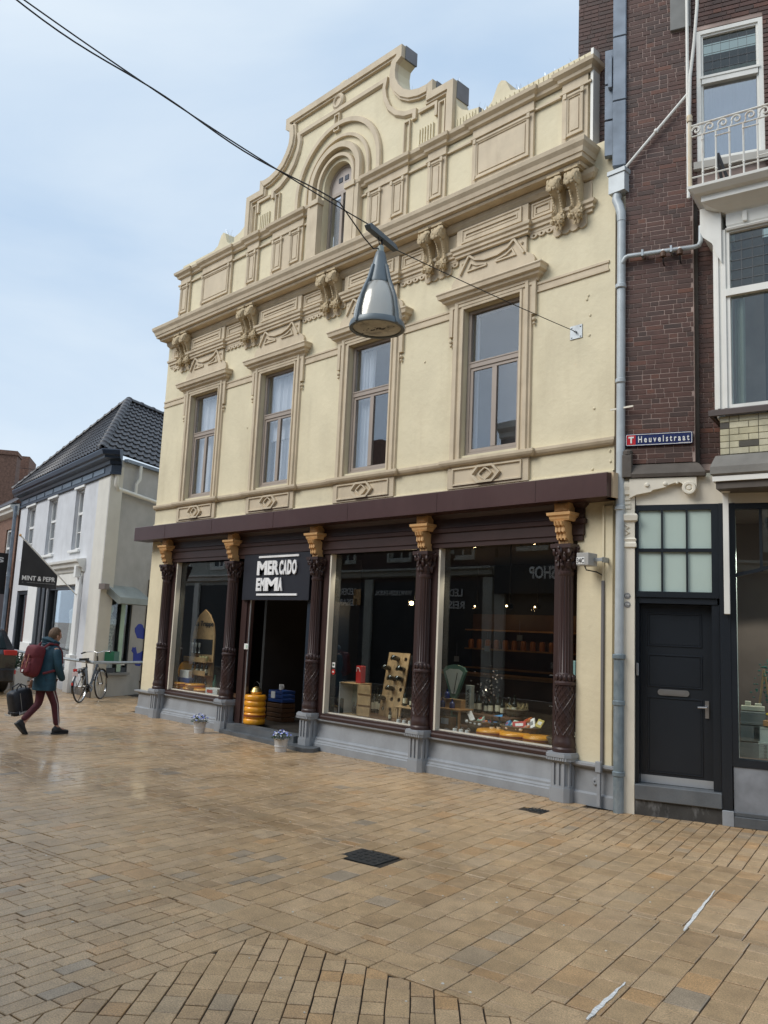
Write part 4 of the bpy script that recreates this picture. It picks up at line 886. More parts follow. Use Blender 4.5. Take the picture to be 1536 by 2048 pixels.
t = thing('notice', 'small white notice box on the brown door post', 'notice', (-7.32, .02, 1.52)); P('plate', MB().bbox(-.06, .06, -.02, -.001, -.05, .05), whitem, t); P('symbol', MB().box(-.0, .045, -.023, -.021, -.03, .03), mintm, t)
# counter silhouettes inside
t = thing('shop_counter', 'dark shop counter with shelves deep inside the shop', 'counter', (-5.6, 4.2, .17)); P('top', MB().box(-2.2, 2.4, -.3, .3, .95, 1.0), wood2, t); P('front', MB().box(-2.1, 2.3, -.25, .25, 0, .95), darkwood, t)
for z in (1.04, 1.44, 1.84): P('shelf', MB().box(-1.0, 2.4, 1.0, 1.25, z, z + .03), wood2, t)
P('back_board', MB().box(-1.0, 2.4, 1.26, 1.28, .9, 2.2), darkwood, t)
for k_, lb in enumerate(('left warm lamp above the shelves deep in the shop', 'right warm lamp above the shelves deep in the shop')):
    t = thing('spot_lamp', lb, 'lamp', (-5.9 + k_ * 1.5, 4.7, 2.50), 0, 'spot lamps in the shop'); P('bulb', MB().ball((0, -.05, 0), .014, 10, 8), warm, t, True); P('housing', MB().lathe([(.001, .08), (.04, .07), (.045, -.02), (.04, -.03)], (0, 0, 0), 12, axis='y').tube([(0, .03, .04), (0, .03, .9)], .008, 6), black, t, True)
    pl3 = bpy.data.lights.new('shelf_light', 'POINT'); pl3.energy = 2.0; pl3.color = (1, .62, .3); pl3.shadow_soft_size = .04; ob('lamp_light', pl3, t, (0, -.1, -.05))
t = thing('shelf_jars', 'row of amber jars on the back shelf inside the shop', 'jars', (-5.6, 5.3, 1.64)); 
for k in range(14): P('jar', MB().lathe([(.001, 0), (.06, 0), (.06, .16), (.04, .19), (.001, .19)], (-.9 + k * .23, 0, 0), 10), mat('amber_jar', (.35, .13, .03), .3), t, True)
tag(bpy.data.objects['shelf_jars'], 'amber jars standing in a line on the shelf at the back of the shop', 'jars')
# middle window
t = thing('wooden_crate', 'open pale wooden crate standing on its side in the middle shop window', 'crate', (-4.78, .45, .56), R(4))
P('left_board', MB().bbox(-.30, -.285, -.16, .16, 0, .50), whitem, t); P('right_board', MB().bbox(.10, .115, -.16, .16, 0, .50), wood, t)
P('top_board', MB().bbox(-.284, .099, -.16, .16, .485, .50), wood, t); P('bottom_board', MB().bbox(-.284, .099, -.16, .16, 0, .015), wood, t); P('back_board', MB().box(-.284, .099, .145, .158, .016, .484), mat('mint_inside', (.5, .58, .52), .6), t)
for z in (0, .17, .34): P('slat', MB().bbox(.118, .38, -.16, -.15, z + .01, z + .15), wood, t)
t = thing('bottle_carrier', 'three dark bottles in a box inside the pale crate', 'bottles', (-4.76, .38, .576))
for k in range(3): P('bottle', MB().lathe([(.001, 0), (.028, 0), (.028, .1), (.01, .14), (.01, .18), (.001, .18)], (-.06 + k * .065, 0, 0), 10), bottle_m, t, True)
t = thing('wine_box', 'tall red gift box with handle on top of the pale crate', 'box', (-4.77, .45, 1.061)); P('carton', MB().bbox(-.06, .06, -.05, .05, 0, .27), redm, t); P('handle', MB().tube([(-.04, -.055, .18), (-.02, -.065, .24), (.02, -.065, .24), (.04, -.055, .18)], .006, 6), whitem, t)
t = thing('bottle_board', 'leaning wooden riddling board with bottle holes in the middle shop window', 'bottle rack', (-4.36, .72, .56), 0)
bd = MB(); 
def hl(cx_, cz_): return [(cx_ + .035 * math.cos(R(a)), cz_ + .035 * math.sin(R(a))) for a in range(0, 360, 45)]
for i in range(3):
    hs = [hl(-.16 + i * .16, .12 + j * .16) for j in range(6)]; pl2 = MB().holes(rect(-.235 + i * .158, -.08 + i * .158, 0, 1.02), hs, -.012, .012)
    o = P('plank', pl2, wood, t); o.rotation_euler = (R(-11), 0, 0)
o = P('backing', MB().box(-.23, .235, .07, .08, 0, 1.0), black, t); o.rotation_euler = (R(-11), 0, 0)
for (i, j) in ((0, 4), (1, 5), (1, 3), (0, 1), (1, 2), (2, 3), (2, 4)):
    x = -.16 + i * .16; z = .12 + j * .16; b = P('bottle_end', MB().lathe([(.001, -.16), (.04, -.15), (.042, -.05), (.015, .03)], (x, 0, z), 12, axis='y'), bottle_m, t, True); b.rotation_euler = (R(-11), 0, 0)
t = thing('corner_shelf', 'small wooden shelf table at the right of the middle shop window', 'shelf', (-3.72, .6, .56)); P('top', MB().bbox(-.24, .3, -.2, .2, .2, .22), wood, t)
for x in (-.2, .26): P('leg', MB().box(x, x + .03, -.18, -.15, 0, .2), wood, t)
bot(-3.86, .55, .78, 'tall green bottle with orange cap on the small wooden shelf', 'bottles on the small shelf', 1.1); bot(-3.70, .52, .78, 'round dark bottle on the small wooden shelf next to the tall one', 'bottles on the small shelf', .85); bot(-3.98, .36, .56, 'bottle standing low in front of the riddling board', 'bottles on the small shelf', .8)
t = thing('dark_gift_box', 'flat dark box with gold lettering at the left of the middle shop window', 'box', (-5.14, .3, .56), R(8)); P('carton', MB().bbox(-.13, .13, -.02, .02, 0, .24), mat('charcoal_card', (.05, .06, .055), .4), t)
P('lettering', (lambda m_: (setattr(m_, 'v', [(v[0], v[1] - .024, v[2]) for v in m_.v]), m_)[1])(textmesh('L. Chaxy', (-.08, .08, .10, .13), .003, .01)), mat('gold_print', (.6, .5, .2), .4), t)
def sunnies(x, y, l, g):
    t = thing('tasting_spoon', l, 'tasting glass', (x, y, .56), 0, g)
    P('lid', MB().lathe([(.001, .05), (.03, .05), (.034, .0), (.001, 0)], (0, 0, 0), 12), whitem, t, True); P('wire_loop', MB().tube([(.03 * math.cos(a * .5) + .04, -.02, .045 + .035 * math.sin(a * .5)) for a in range(13)], .003, 5), steel, t)
for k in range(3): sunnies(-3.72 + k * .12, .28, ['left', 'middle', 'right'][k] + ' small swing top jar along the sill of the middle shop window', 'swing top jars in the middle window')
for k in range(3): sunnies(-2.55 + k * .11, .2, ['left', 'middle', 'right'][k] + ' small swing top jar left of the cheese wheels in the right window', 'swing top jars in the right window')
for (z, m_, l) in ((1.33, whitem, 'small white sticker on the middle shop window glass'), (1.22, redm, 'small red round sticker on the middle shop window glass')):
    t = thing('sticker', l, 'sticker', (-5.04, .1, z)); P('sheet', MB().box(-.035, .035, -.001, .001, -.04, .04) if m_ is whitem else MB().lathe([(0.001, -.001), (.045, -.001), (.045, .001), (.001, .001)], (0, 0, 0), 18, axis='y'), m_, t); P('symbol', MB().box(-.02, .02, -.004, -.002, -.012, .012), greenm if m_ is whitem else whitem, t)
# right window
t = thing('weighing_scale', 'old fan shaped green weighing scale in the right shop window', 'scale', (-3.02, .72, .56), R(12))
P('head', MB().prism([(-.05, .42), (.05, .42), (.19, .80), (.15, .86), (.05, .89), (-.05, .89), (-.15, .86), (-.19, .80)], -.03, .03), mat('scale_green', (.12, .22, .17), .35), t); P('dial', MB().prism([(-.03, .47), (.03, .47), (.145, .79), (.08, .83), (-.08, .83), (-.145, .79)], -.035, -.031), mat('dial_white', (.55, .6, .55), .4), t)
P('needle', MB().prism([(.0, .48), (.012, .48), (.06, .78), (.052, .78)], -.039, -.036), black, t); P('pillar', MB().lathe([(.001, 0), (.12, 0), (.11, .04), (.05, .1), (.045, .42), (.001, .43)], (0, 0, 0), 16), mat('scale_green', (.1, .2, .2), .4), t, True)
t = thing('tasting_shelf', 'low wooden shelf carrying blue bottles in the right shop window', 'shelf', (-2.86, .5, .56)); P('top', MB().bbox(-.3, .26, -.16, .16, .27, .29), wood2, t)
for x in (-.27, .22): P('leg', MB().box(x, x + .025, -.14, -.11, 0, .27), wood2, t)
bl = mat('blue_bottle', (.01, .03, .16), .12, coat=.6)
for k, (x, z) in enumerate(((-3.0, .85), (-2.82, .85), (-2.92, .98), (-3.08, .98))):
    t = thing('blue_bottle', ['left blue bottle on the low wooden shelf', 'right blue bottle on the low wooden shelf', 'right blue bottle on top of the small box', 'left blue bottle on top of the small box'][k], 'bottle', (x, .44, z), 0, 'blue bottles in the right window'); P('glass_body', MB().lathe([(.001, 0), (.04, 0), (.04, .07), (.012, .1), (.012, .13), (.001, .13)], (0, 0, 0), 12), bl, t, True)
tag(P('cardboard_box', MB().bbox(-3.12, -2.72, .52, .62, .851, .97), wood), 'small brown cardboard boxes behind the blue bottles', 'box')
t = thing('upright_box', 'narrow grey upright box with vertical dark lettering beside the scale', 'box', (-2.68, .66, .80)); P('carton', MB().bbox(-.05, .05, -.04, .04, 0, .38), mat('grey_card', (.3, .33, .3), .5), t)
tmx = textmesh('HALVA', (-.13, .13, -.022, .022), .003, .01); tmx.v = [(-v[2] , v[1] - .043, v[0] + .2) for v in tmx.v]; P('lettering', tmx, black, t)
tag(P('side_table', MB().bbox(-2.95, -1.9, .6, 1.0, .74, .79), darkwood), 'dark low table top behind the baskets in the right shop window', 'table')
wick = mat('wicker', (.13, .10, .06), .8, var=.4, vs=60, bump=.6, bs=120)
def basket(x, y, z, rx_, ry_, h, label):
    t = thing('basket', label, 'basket', (x, y, z), 0, 'baskets of packets in the right window')
    P('bowl', MB().lathe([(.001, 0), (.7, 0), (.9, h * .5), (1.0, h), (.96, h), (.85, h * .5), (.66, .01)], (0, 0, 0), 26), wick, t, True); 
    for v in t.children: v.scale = (rx_, ry_, 1)
    P('rim', MB().tube([(rx_ * math.cos(a * .2618), ry_ * math.sin(a * .2618), h) for a in range(25)], .012, 6), wick, t, True); return t
basket(-2.38, .60, .56, .28, .2, .15, 'left wicker basket filled with packets in the right shop window'); basket(-1.72, .58, .56, .30, .2, .15, 'middle wicker basket piled with packets and a red box'); basket(-.95, .32, .56, .15, .12, .10, 'small dark basket of blue packets at the right edge of the window'); basket(-2.05, .92, .79, .18, .14, .10, 'round straw basket at the back between the other baskets')
pk = [(whitem, 'white'), (mintm, 'pale green'), (mat('pack_blue', (.08, .3, .6), .4), 'blue'), (mat('pack_orange', (.6, .2, .06), .4), 'orange'), (redm, 'dark red'), (mat('pack_yellow', (.6, .5, .15), .4), 'yellow')]
def packet(x, y, z, w, h, d, m_, rx_, rz_, label, kind='packet'):
    o = ob('packet', MB().bbox(-w / 2, w / 2, -d / 2, d / 2, 0, h, .003).mesh('packet', m_[0]), None, (x, y, z), (rx_, rnd.uniform(-.5, .5), rz_)); tag(o, label, kind, 'packets in the baskets')
PL = [(-2.52, .55, .70, .07, .20, .03, 0, 'white label packet standing up at the left of the left basket'), (-2.42, .58, .70, .12, .10, .04, 1, 'pale green packet in the left basket'), (-2.2, .6, .68, .22, .19, .02, 2, 'large blue picture packet leaning at the right of the left basket'), (-2.3, .5, .69, .12, .07, .03, 3, 'small orange packet low in the left basket'),
      (-1.90, .52, .68, .07, .13, .05, 2, 'blue tube at the left end of the middle basket'), (-1.80, .54, .70, .11, .11, .04, 1, 'pale green packet at the left of the middle basket'), (-1.68, .5, .68, .17, .12, .06, 4, 'dark red box in the middle basket'), (-1.66, .6, .76, .13, .12, .03, 3, 'orange packet at the top of the middle basket'), (-1.52, .55, .70, .11, .20, .03, 0, 'tall white packet leaning right in the middle basket'), (-1.45, .58, .72, .08, .22, .03, 5, 'yellow packet standing at the right of the middle basket'), (-1.58, .48, .69, .07, .10, .03, 3, 'small orange packet at the right of the red box'),
      (-1.0, .3, .63, .05, .17, .03, 2, 'blue packet at the left of the small right basket'), (-.93, .32, .63, .06, .16, .03, 0, 'white packet in the small right basket'), (-.88, .36, .64, .07, .2, .03, 2, 'taller blue packet at the right of the small right basket')]
for (x, y, z, w, h, d, mi, l) in PL: 
    packet(x, y, z, w * 1.05, h * .85, d, pk[mi], rnd.uniform(-1.15, -.5), rnd.uniform(-.9, .9), l); q = bpy.data.objects[-1] if False else [o for o in bpy.data.objects if o.name.startswith('packet')][-1]
    P('print', MB().box(-w * .3, w * .3, -d / 2 - .002, -d / 2 - .001, h * .25, h * .6), rnd.choice([whitem, greym, bluebox, redm]), [o for o in bpy.data.objects if o.get('label') == l][0])
eg = MB().ball((0, 0, 0), .03, 10, 7, 0, (1, .7, .8)).mesh('wrapped_cheese', whitem, True)
for k in range(4): tag(ob('wrapped_cheese', eg, None, (-2.52 + k * .075, .42, .70 - k * .006)), ['leftmost', 'second', 'third', 'rightmost'][k] + ' small white wrapped cheese on the front of the left basket', 'cheese', 'small white cheeses on the baskets')
for k in range(4): tag(ob('wrapped_cheese', eg, None, (-1.82 + k * .075, .41, .69)), ['leftmost', 'second', 'third', 'rightmost'][k] + ' small white wrapped cheese on the front of the middle basket', 'cheese', 'small white cheeses on the baskets')
st = MB()
for k in range(70): a = rnd.uniform(0, 6.28); r = rnd.uniform(.03, .19); st.tube([(-2.05 + r * .9 * math.cos(a), .92 + r * .7 * math.sin(a), .88), (-2.05 + r * math.cos(a + .4), .92 + r * .7 * math.sin(a + .4), .93 + rnd.uniform(0, .06)), (-2.05 + r * 1.1 * math.cos(a + .9), .92 + r * .8 * math.sin(a + .9), .90)], .002, 3)
P('straw', st, mat('straw', (.4, .32, .16), .8), kind='stuff')['label'] = 'loose straw filling the round basket at the back'
t = thing('price_card', 'white card on a small brown box at the left of the right window', 'card', (-2.88, .36, .56)); P('carton', MB().bbox(-.12, .13, 0, .1, 0, .17), wood2, t); P('card', MB().box(-.07, .07, -.006, -.001, .07, .15), whitem, t)
bot(-2.10, .45, .56, 'dark green bottle between the two large baskets', 'bottles in the right window', 1.0); bot(-2.02, .5, .56, 'green bottle with a paper label right of the other bottle', 'bottles in the right window', 1.05)
t = thing('wire_rack', 'tall dark wire rack at the right side of the right window', 'rack', (-1.12, .7, .56))
for x in (-.16, .22): P('post', MB().tube([(x, 0, 0), (x, 0, .92)], .009, 6), black, t)
for z in (.05, .45, .85): P('shelf', MB().bbox(-.16, .22, -.12, .12, z, z + .012), black, t)
P('scroll', MB().tube([(-.16 - .05 * math.cos(a * .5) * (1 - a / 16), 0, .97 + .06 * math.sin(a * .5) * (1 - a / 16)) for a in range(14)], .006, 5), black, t)
tag(P('gift_bag', MB().bbox(-1.1, -.93, .66, .76, 1.425, 1.62), mat('mint_bag', (.25, .42, .42), .4)), 'pale teal gift bag on top of the wire rack', 'bag')
tag(P('pale_box', MB().bbox(-1.05, -.92, .64, .76, 1.025, 1.2), greym), 'grey box on the middle shelf of the wire rack', 'box')
sp = MB()
for k in range(60): sp.ball((-2.5 + rnd.gauss(0, .10), .86 + rnd.uniform(-.06, .06), 1.12 + rnd.gauss(0, .14)), rnd.uniform(.006, .016), 5, 4, .5)
tag(P('foil_gift', sp, mat('crinkled_foil', (.6, .55, .5), .15, .8)), 'sparkling cellophane wrapped gift bottles behind the left basket', 'gift')

for k in range(9): bot(-2.86 + k * .105, .84 + .03 * (k % 2), .79, ['first', 'second', 'third', 'fourth', 'fifth', 'sixth', 'seventh', 'eighth', 'ninth'][k] + ' from the left of the dark bottles standing on the low table behind the baskets', 'bottles on the table in the right window', 1.0 + .12 * (k % 3))
for k in range(5): bot(-1.08 + .075 * k - .16, .68, .622, ['first', 'second', 'third', 'fourth', 'fifth'][k] + ' bottle from the left on the lowest shelf of the wire rack', 'bottles on the wire rack', .9)
for k in range(6): bot(-5.0 + k * .08, 1.0, .56, ['first', 'second', 'third', 'fourth', 'fifth', 'sixth'][k] + ' bottle from the left standing behind the pale crate in the middle window', 'bottles behind the pale crate', 1.5 + .2 * (k % 2))
for k in range(7):
    t = thing('hanging_card', ['first', 'second', 'third', 'fourth', 'fifth', 'sixth', 'seventh'][k] + ' small pale card from the left pinned to the shelf fronts deep in the shop', 'card', (-5.2 + k * .72, 3.3, 1.45 + .22 * (k % 3)), 0, 'cards deep in the shop'); P('sheet', MB().box(-.06, .06, 0, .004, -.05, .05), greym, t); P('string', MB().tube([(0, .002, .05), (0, .002, .3)], .002, 3), greym, t)
# ================================================================== POTS WITH PANSIES
potm = mat('pot_white', (.62, .62, .62), .35, dirt=(.3, .3, .28), dirt_s=8, dirt_amt=.5)
leafm = mat('pansy_leaf', (.03, .07, .025), .5, var=.4, vs=30); pet = [mat('petal_lilac', (.26, .32, .72), .6), mat('petal_white', (.72, .74, .82), .6), mat('petal_blue', (.09, .12, .5), .6)]
def potp(x, y, label, seed):
    r_ = random.Random(seed); t = thing('flower_pot', label, 'potted plant', (x, y, 0), r_.random() * 6, 'white pansy pots by the step')
    P('pot', MB().lathe([(.001, 0), (.088, 0), (.095, .07), (.101, .075), (.101, .09), (.097, .095), (.112, .185), (.122, .19), (.122, .205), (.11, .205), (.105, .18), (.001, .17)], (0, 0, 0), 28), potm, t, True)
    mb = MB()
    for k in range(170):
        a = r_.uniform(0, 6.28); q = r_.uniform(0, 1) ** .5; x_, y_ = .15 * q * math.cos(a), .15 * q * math.sin(a); z = .20 + .085 * (1 - q * q) + r_.uniform(-.025, .01); s = r_.uniform(.018, .03); th = r_.uniform(0, 6.28)
        d = Vector((math.cos(th), math.sin(th), r_.uniform(-.4, .5))) * s; e = Vector((-math.sin(th), math.cos(th), r_.uniform(-.3, .3))) * s * .5; c = Vector((x_, y_, z))
        mb.add([c - d, c + e, c + d, c - e], [(0, 1, 2, 3)])
    P('foliage', mb, leafm, t, kind='stuff')
    for mi in range(3):
        mb = MB()
        for k in range([30, 16, 12][mi]):
            a = r_.uniform(0, 6.28); q = r_.uniform(0, 1) ** .5; c = Vector((.155 * q * math.cos(a), .155 * q * math.sin(a), .235 + .08 * (1 - q * q) + r_.uniform(-.01, .015)))
            n = Vector((c.x * 4 + r_.uniform(-.3, .3), c.y * 4 + r_.uniform(-.3, .3), .6)).normalized(); u = n.cross(Vector((0, 0, 1))); u = u.normalized() if u.length > .01 else Vector((1, 0, 0)); v = n.cross(u)
            for p_ in range(5):
                b = 2 * pi * p_ / 5; d = (u * math.cos(b) + v * math.sin(b)); s = .0145; w_ = (v * math.cos(b) - u * math.sin(b)) * .010
                mb.add([c, c + d * s * .6 + w_ + n * .002, c + d * s + n * .004, c + d * s * .6 - w_ + n * .002], [(0, 1, 2, 3)])
        P('blossoms', mb, pet[mi], t, kind='stuff')
potp(-7.72, -.58, 'left white pot of blue pansies in front of the grey pedestal', 1); potp(-5.30, -.66, 'right white pot of blue pansies beside the door step', 2)

# ================================================================== STREET LAMP ON WIRE
lm_paint = mat('lamp_blue_grey', (.15, .178, .195), .4, .2, var=.1, vs=8)
lt = thing('hanging_lamp', 'blue grey conical street lamp hanging from a wire over the street', 'street lamp', (-.50, -3.56, 4.80), R(10))
lt.scale = (1.0, 1.0, .84)
rod = [(.255, 0), (.24, .12), (.20, .30), (.15, .45), (.12, .52)]
P('upper_cone', MB().lathe([(.118, .50), (.122, .505), (.122, .53), (.05, .88), (.045, .90), (.001, .90)], (0, 0, 0), 30), lm_paint, lt, True)
P('top_cap', MB().lathe([(.035, .90), (.03, .97), (.015, .99), (.001, .99)], (0, 0, 0), 16), mat('lamp_cap', (.32, .36, .33), .5), lt, True)
tr_ = bpy.data.materials.new('frosted_bowl'); tr_.use_nodes = True; b_ = tr_.node_tree.nodes['Principled BSDF']; b_.inputs['Base Color'].default_value = (.72, .70, .64, 1); b_.inputs['Roughness'].default_value = .18; b_.inputs['Transmission Weight'].default_value = .45; b_.inputs['Metallic'].default_value = .15
_w = tr_.node_tree.nodes.new('ShaderNodeTexWave'); _w.inputs['Scale'].default_value = 3.0; _w.bands_direction = 'X'; 
P('glass_bowl', MB().lathe([(.118, .505), (.162, .43), (.205, .30), (.232, .16), (.240, .03), (.236, .03), (.228, .16), (.20, .30), (.156, .43), (.11, .50)], (0, 0, 0), 40), tr_, lt, True)
P('reflector', MB().lathe([(.05, .46), (.10, .40), (.13, .28), (.12, .22), (.11, .2)], (0, 0, 0), 30, rfun=lambda a, z: 1 + .04 * math.sin(a * 20)), mat('reflector', (.8, .8, .78), .25, .8), lt, True)
P('rim', MB().lathe([(.232, .035), (.262, .035), (.272, .0), (.268, -.035), (.236, -.035), (.232, 0), (.232, .035)], (0, 0, 0), 44), lm_paint, lt, True)
dirtm = mat('dirty_diffuser', (.52, .50, .42), .35, var=.1, vs=15, dirt=(.03, .028, .02), dirt_s=7, dirt_amt=.9)
P('diffuser', MB().lathe([(.001, -.052), (.12, -.046), (.20, -.034), (.236, -.018), (.232, -.01), (.001, -.02)], (0, 0, 0), 40), dirtm, lt, True)
dd = MB()
for k in range(60):
    a = rnd.gauss(0, 1); b = rnd.gauss(0, .45); x = .03 + a * .055; y = -.02 + b * .045; r = rnd.uniform(.003, .012)
    if x * x + y * y < .04: dd.ball((x, y, -.050 + (x * x + y * y) * .35), r, 6, 4, .6, (1.4, 1, .15))
P('dirt', dd, black, lt, kind='stuff')
for k in range(4):
    a = R(80 + 90 * k); ca, sa = math.cos(a), math.sin(a); mb = MB(); path = [(.082, .72), (.105, .64), (.128, .54), (.172, .43), (.215, .30), (.243, .16), (.266, .0), (.266, -.03)]
    vs = []
    for (r, z) in path:
        for (dr, dw) in ((-.005, -.013), (.020, -.013), (.020, .013), (-.005, .013)): vs.append(((r + dr) * ca - dw * sa, (r + dr) * sa + dw * ca, z))
    fs = [(4 * i + j, 4 * i + (j + 1) % 4, 4 * i + 4 + (j + 1) % 4, 4 * i + 4 + j) for i in range(len(path) - 1) for j in range(4)] + [(0, 1, 2, 3), tuple(4 * len(path) - 4 + q for q in (3, 2, 1, 0))]
    mb.add(vs, fs); P('frame_rib', mb, lm_paint, lt)
hb = P('hanger_bar', MB().prism([(-.24, 1.12), (-.21, 1.15), (.21, 1.10), (.25, 1.06), (.25, 1.04), (-.21, 1.08)], -.032, .032, 'x'), lm_paint, lt)
P('hanger_hook', MB().tube([(0, 0, .98), (0, .02, 1.03), (0, .0, 1.08)], .011, 6).tube([(0, -.05, 1.07), (0, -.03, 1.0), (0, .0, .97)], .006, 6), black, lt)
wirem = mat('black_cable', (.015, .015, .016), .5)
wl = Vector((-.54, -3.33, 5.69)); wl2 = Vector((-.47, -3.77, 5.76))
def sagline(p, q, sag, n=24, wob=0, ph=0):
    p = Vector(p); q = Vector(q); o = []
    for i in range(n + 1):
        t = i / n; c = p.lerp(q, t); c.z -= sag * 4 * t * (1 - t)
        if wob: c.x += wob * math.sin(t * 34 + ph); c.z += wob * math.cos(t * 34 + ph)
        o.append(c)
    return o
tag(P('span_wire', MB().tube(sagline((-.55, -.06, 5.80), wl, .015), .005, 6), wirem), 'thin black span wire from the lamp to the steel plate on the wall', 'wire')
far = Vector((-2.0, -12.55, 8.9))
wt = thing('supply_cable', 'two twisted black cables running from the lamp up to the top left', 'cable')
P('carrier_wire', MB().tube(sagline(wl2, far, .40, 60), .006, 6), wirem, wt)
P('power_cable', MB().tube([(-.50, -3.56, 5.60), (-.50, -3.66, 5.56), (-.49, -3.80, 5.62)] + sagline((-.46, -4.15, 5.80), far, .43, 70, .018), .0065, 6), wirem, wt)
t = thing('wall_plate', 'square galvanised steel plate with bolts holding the span wire on the wall', 'wall plate', (-.55, 0, 5.80))
P('plate', MB().bbox(-.09, .09, -.012, -.001, -.09, .09, .002), metal, t); P('eye_bolt', MB().lathe([(.001, -.06), (.012, -.055), (.014, -.012)], (0, 0, 0), 8, axis='y'), steel, t)
for x in (-.065, .065):
    for z in (-.065, .065): P('bolt', MB().lathe([(.001, -.022), (.009, -.02), (.011, -.012)], (x, 0, z), 6, axis='y'), metal, t)
fills = MB()
for (x, z) in ((-.35, 5.98), (-.36, 5.72), (-.38, 6.25), (-.4, 6.2), (-.28, 4.75), (-.06, 4.18), (-.05, 4.05), (-.3, 3.98), (-3.2, 5.95), (-7.75, 5.6)): fills.ball((x, -.004, z), .018, 7, 5, .5, (1, .6, 1))
P('wall_plugs', fills, cream, B, kind='stuff')
# junction box with house number
t = thing('junction_box', 'grey box lamp marked 34C on a bracket beside the downpipe', 'wall light', (-.19, -.2, 2.84), 0)
P('housing', MB().bbox(-.13, .03, -.10, .10, -.075, .075, .004), mat('box_grey', (.40, .39, .37), .5), t); P('number_plate', MB().box(-.128, -.02, -.105, -.101, -.06, .02), whitem, t)
q = textmesh('34C', (-.122, -.026, -.05, .01), .003, 0); q.v = [(v[0], v[1] - .107, v[2]) for v in q.v]; P('lettering', q, black, t)
P('arm', MB().box(.03, .14, .02, .04, -.02, .02).box(.125, .14, .04, .2, -.03, .03).box(.10, .165, .185, .198, -.12, .12), metal, t)
P('cable', MB().tube([(-.08, 0, -.075), (-.07, .02, -.12), (.02, .10, -.14), (.07, .17, -.18), (.075, .175, -.26)], .008, 6), black, t)
cd = thing('cable_duct', 'narrow grey cable duct running down the wall right of the last window', 'cable duct', (-.115, 0, 0))
P('duct', MB().bbox(-.018, .018, -.06, -.031, .47, 2.60), mat('duct_grey', (.16, .155, .16), .5), cd); P('duct_lower', MB().bbox(-.022, .022, -.12, -.085, .02, .50), grey, cd); P('duct_sleeve', MB().bbox(-.035, .035, -.135, -.09, .40, .52), grey, cd)
P('duct_upper', MB().box(-.012, .012, -.05, -.031, 2.60, 3.5), cream, cd)
# ================================================================== BRICK BUILDING ON THE RIGHT
# local frame: x along its front, -y towards the street
N2 = thing('brick_building', 'dark purple brick building with white bay window and black shop front', 'building', (.2, -.02, 0), R(21.3))
br = random.Random(11)
bz0, bz1, bu0, bu1 = 3.98, 10.6, -.04, .745
P('mortar_wall', MB().box(bu0, bu1, .0005, .3, bz0, bz1), mortar, N2)
BL, BH, CH = .205, .098, .0605
kinds = {}
for nm, w in (('s', BL), ('h', BH), ('q', .15)): kinds[w] = MB().bbox(0, w - .008, -.004, .05, 0, CH - .0095, .002).mesh('brick', brick_m)
bricks = []
nrow = int((bz1 - bz0) / CH)
for r in range(nrow):
    z = bz0 + r * CH; u = bu0 - [0, .052, .103, .155][br.randrange(4)]; k = br.randrange(3)
    while u < bu1 - .01:
        w = BH if (k % 3 == 1 or br.random() < .2) else BL; k += 1
        a = max(u, bu0); b = min(u + w, bu1)
        if b - a > .03 and not (z > 9.45 and a > .5): bricks.append((a, b, z, w, a == u and b == u + w))
        u += w
bricks.sort(key=lambda t: t[2])
cnt = 0; bmj = MB()
for (a, b, z, w, full) in bricks:
    dy = br.uniform(-.0025, .0015)
    if full and cnt < 300:
        ob('brick', kinds[w], N2, (a, dy, z)); cnt += 1
    else: bmj.bbox(a, b - .0095, -.004 + dy, .05, z, z + CH - .0095, .002, br.random())
P('brick_courses', bmj, brick_a, N2, kind='stuff')
bmj = MB()
for r in range(int((7.2 - 3.98) / CH)):
    z = 3.98 + r * CH; u = .79 - br.choice([0, .05, .1])
    while u < 1.06:
        w = br.choice([BL, BH]); a = max(u, .79); b = min(u + w, 1.08); u += w
        if b - a > .02: bmj.bbox(a, b - .008, .12, .17, z, z + CH - .0095, .002, br.random())
P('recessed_bricks', bmj, brick_a, N2, kind='stuff'); P('recess_mortar', MB().box(.76, 1.5, .128, .3, 3.9, 7.2), mortar, N2)
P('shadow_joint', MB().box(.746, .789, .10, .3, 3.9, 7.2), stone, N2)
# upper wall round the balcony door
bmj = MB()
for r in range(int((10.6 - 7.2) / CH)):
    z = 7.2 + r * CH
    for (x0, x1) in ((.749, .80), (1.55, 2.6)) if z < 9.44 else ((.749, 2.6),):
        u = x0 - br.choice([0, .05, .1])
        while u < x1:
            w = br.choice([BL, BH, BL]); a = max(u, x0); b = min(u + w, x1); u += w
            if b - a > .012: bmj.bbox(a, b - .006, -.004, .05, z, z + CH - .0095, .002, br.random())
P('upper_bricks', bmj, brick_a, N2, kind='stuff'); 
mb = MB(); mb.holes(rect(.747, 2.6, 7.2, 10.6), [list(reversed(rect(.80, 1.55, 7.65, 9.44)))], .008, .3); P('upper_mortar', mb, mortar, N2)
P('upper_room_lining', MB().box(.8, 1.55, .6, .62, 7.5, 9.5), mat('upper_room', (.1, .1, .09), .8), N2)
P('stone_block', MB().bbox(.50, .74, -.05, .1, 9.49, 10.2, .006), mat('weathered_block', (.22, .22, .21), .8, var=.2), N2)
fr = MB(); fr.band(rect(.80, 1.55, 7.66, 9.43), [(0, .10), (0, .01), (.05, .01), (.055, .03), (.075, .03), (.08, .10)]); fr.box(.86, 1.49, .0, .09, 8.70, 8.80); fr.box(.84, 1.51, -.01, .0, 8.77, 8.80)
w = P('balcony_window', fr, whitep, N2); P('pane', MB().box(.88, 1.47, .06, .067, 7.74, 8.70), glassmat('pale_reflective_glass', 3.0, .3, (.8, .82, .85), .05), w); P('leaded_pane', MB().box(.88, 1.47, .06, .067, 8.80, 9.36), glass_old, w)
mb = MB()
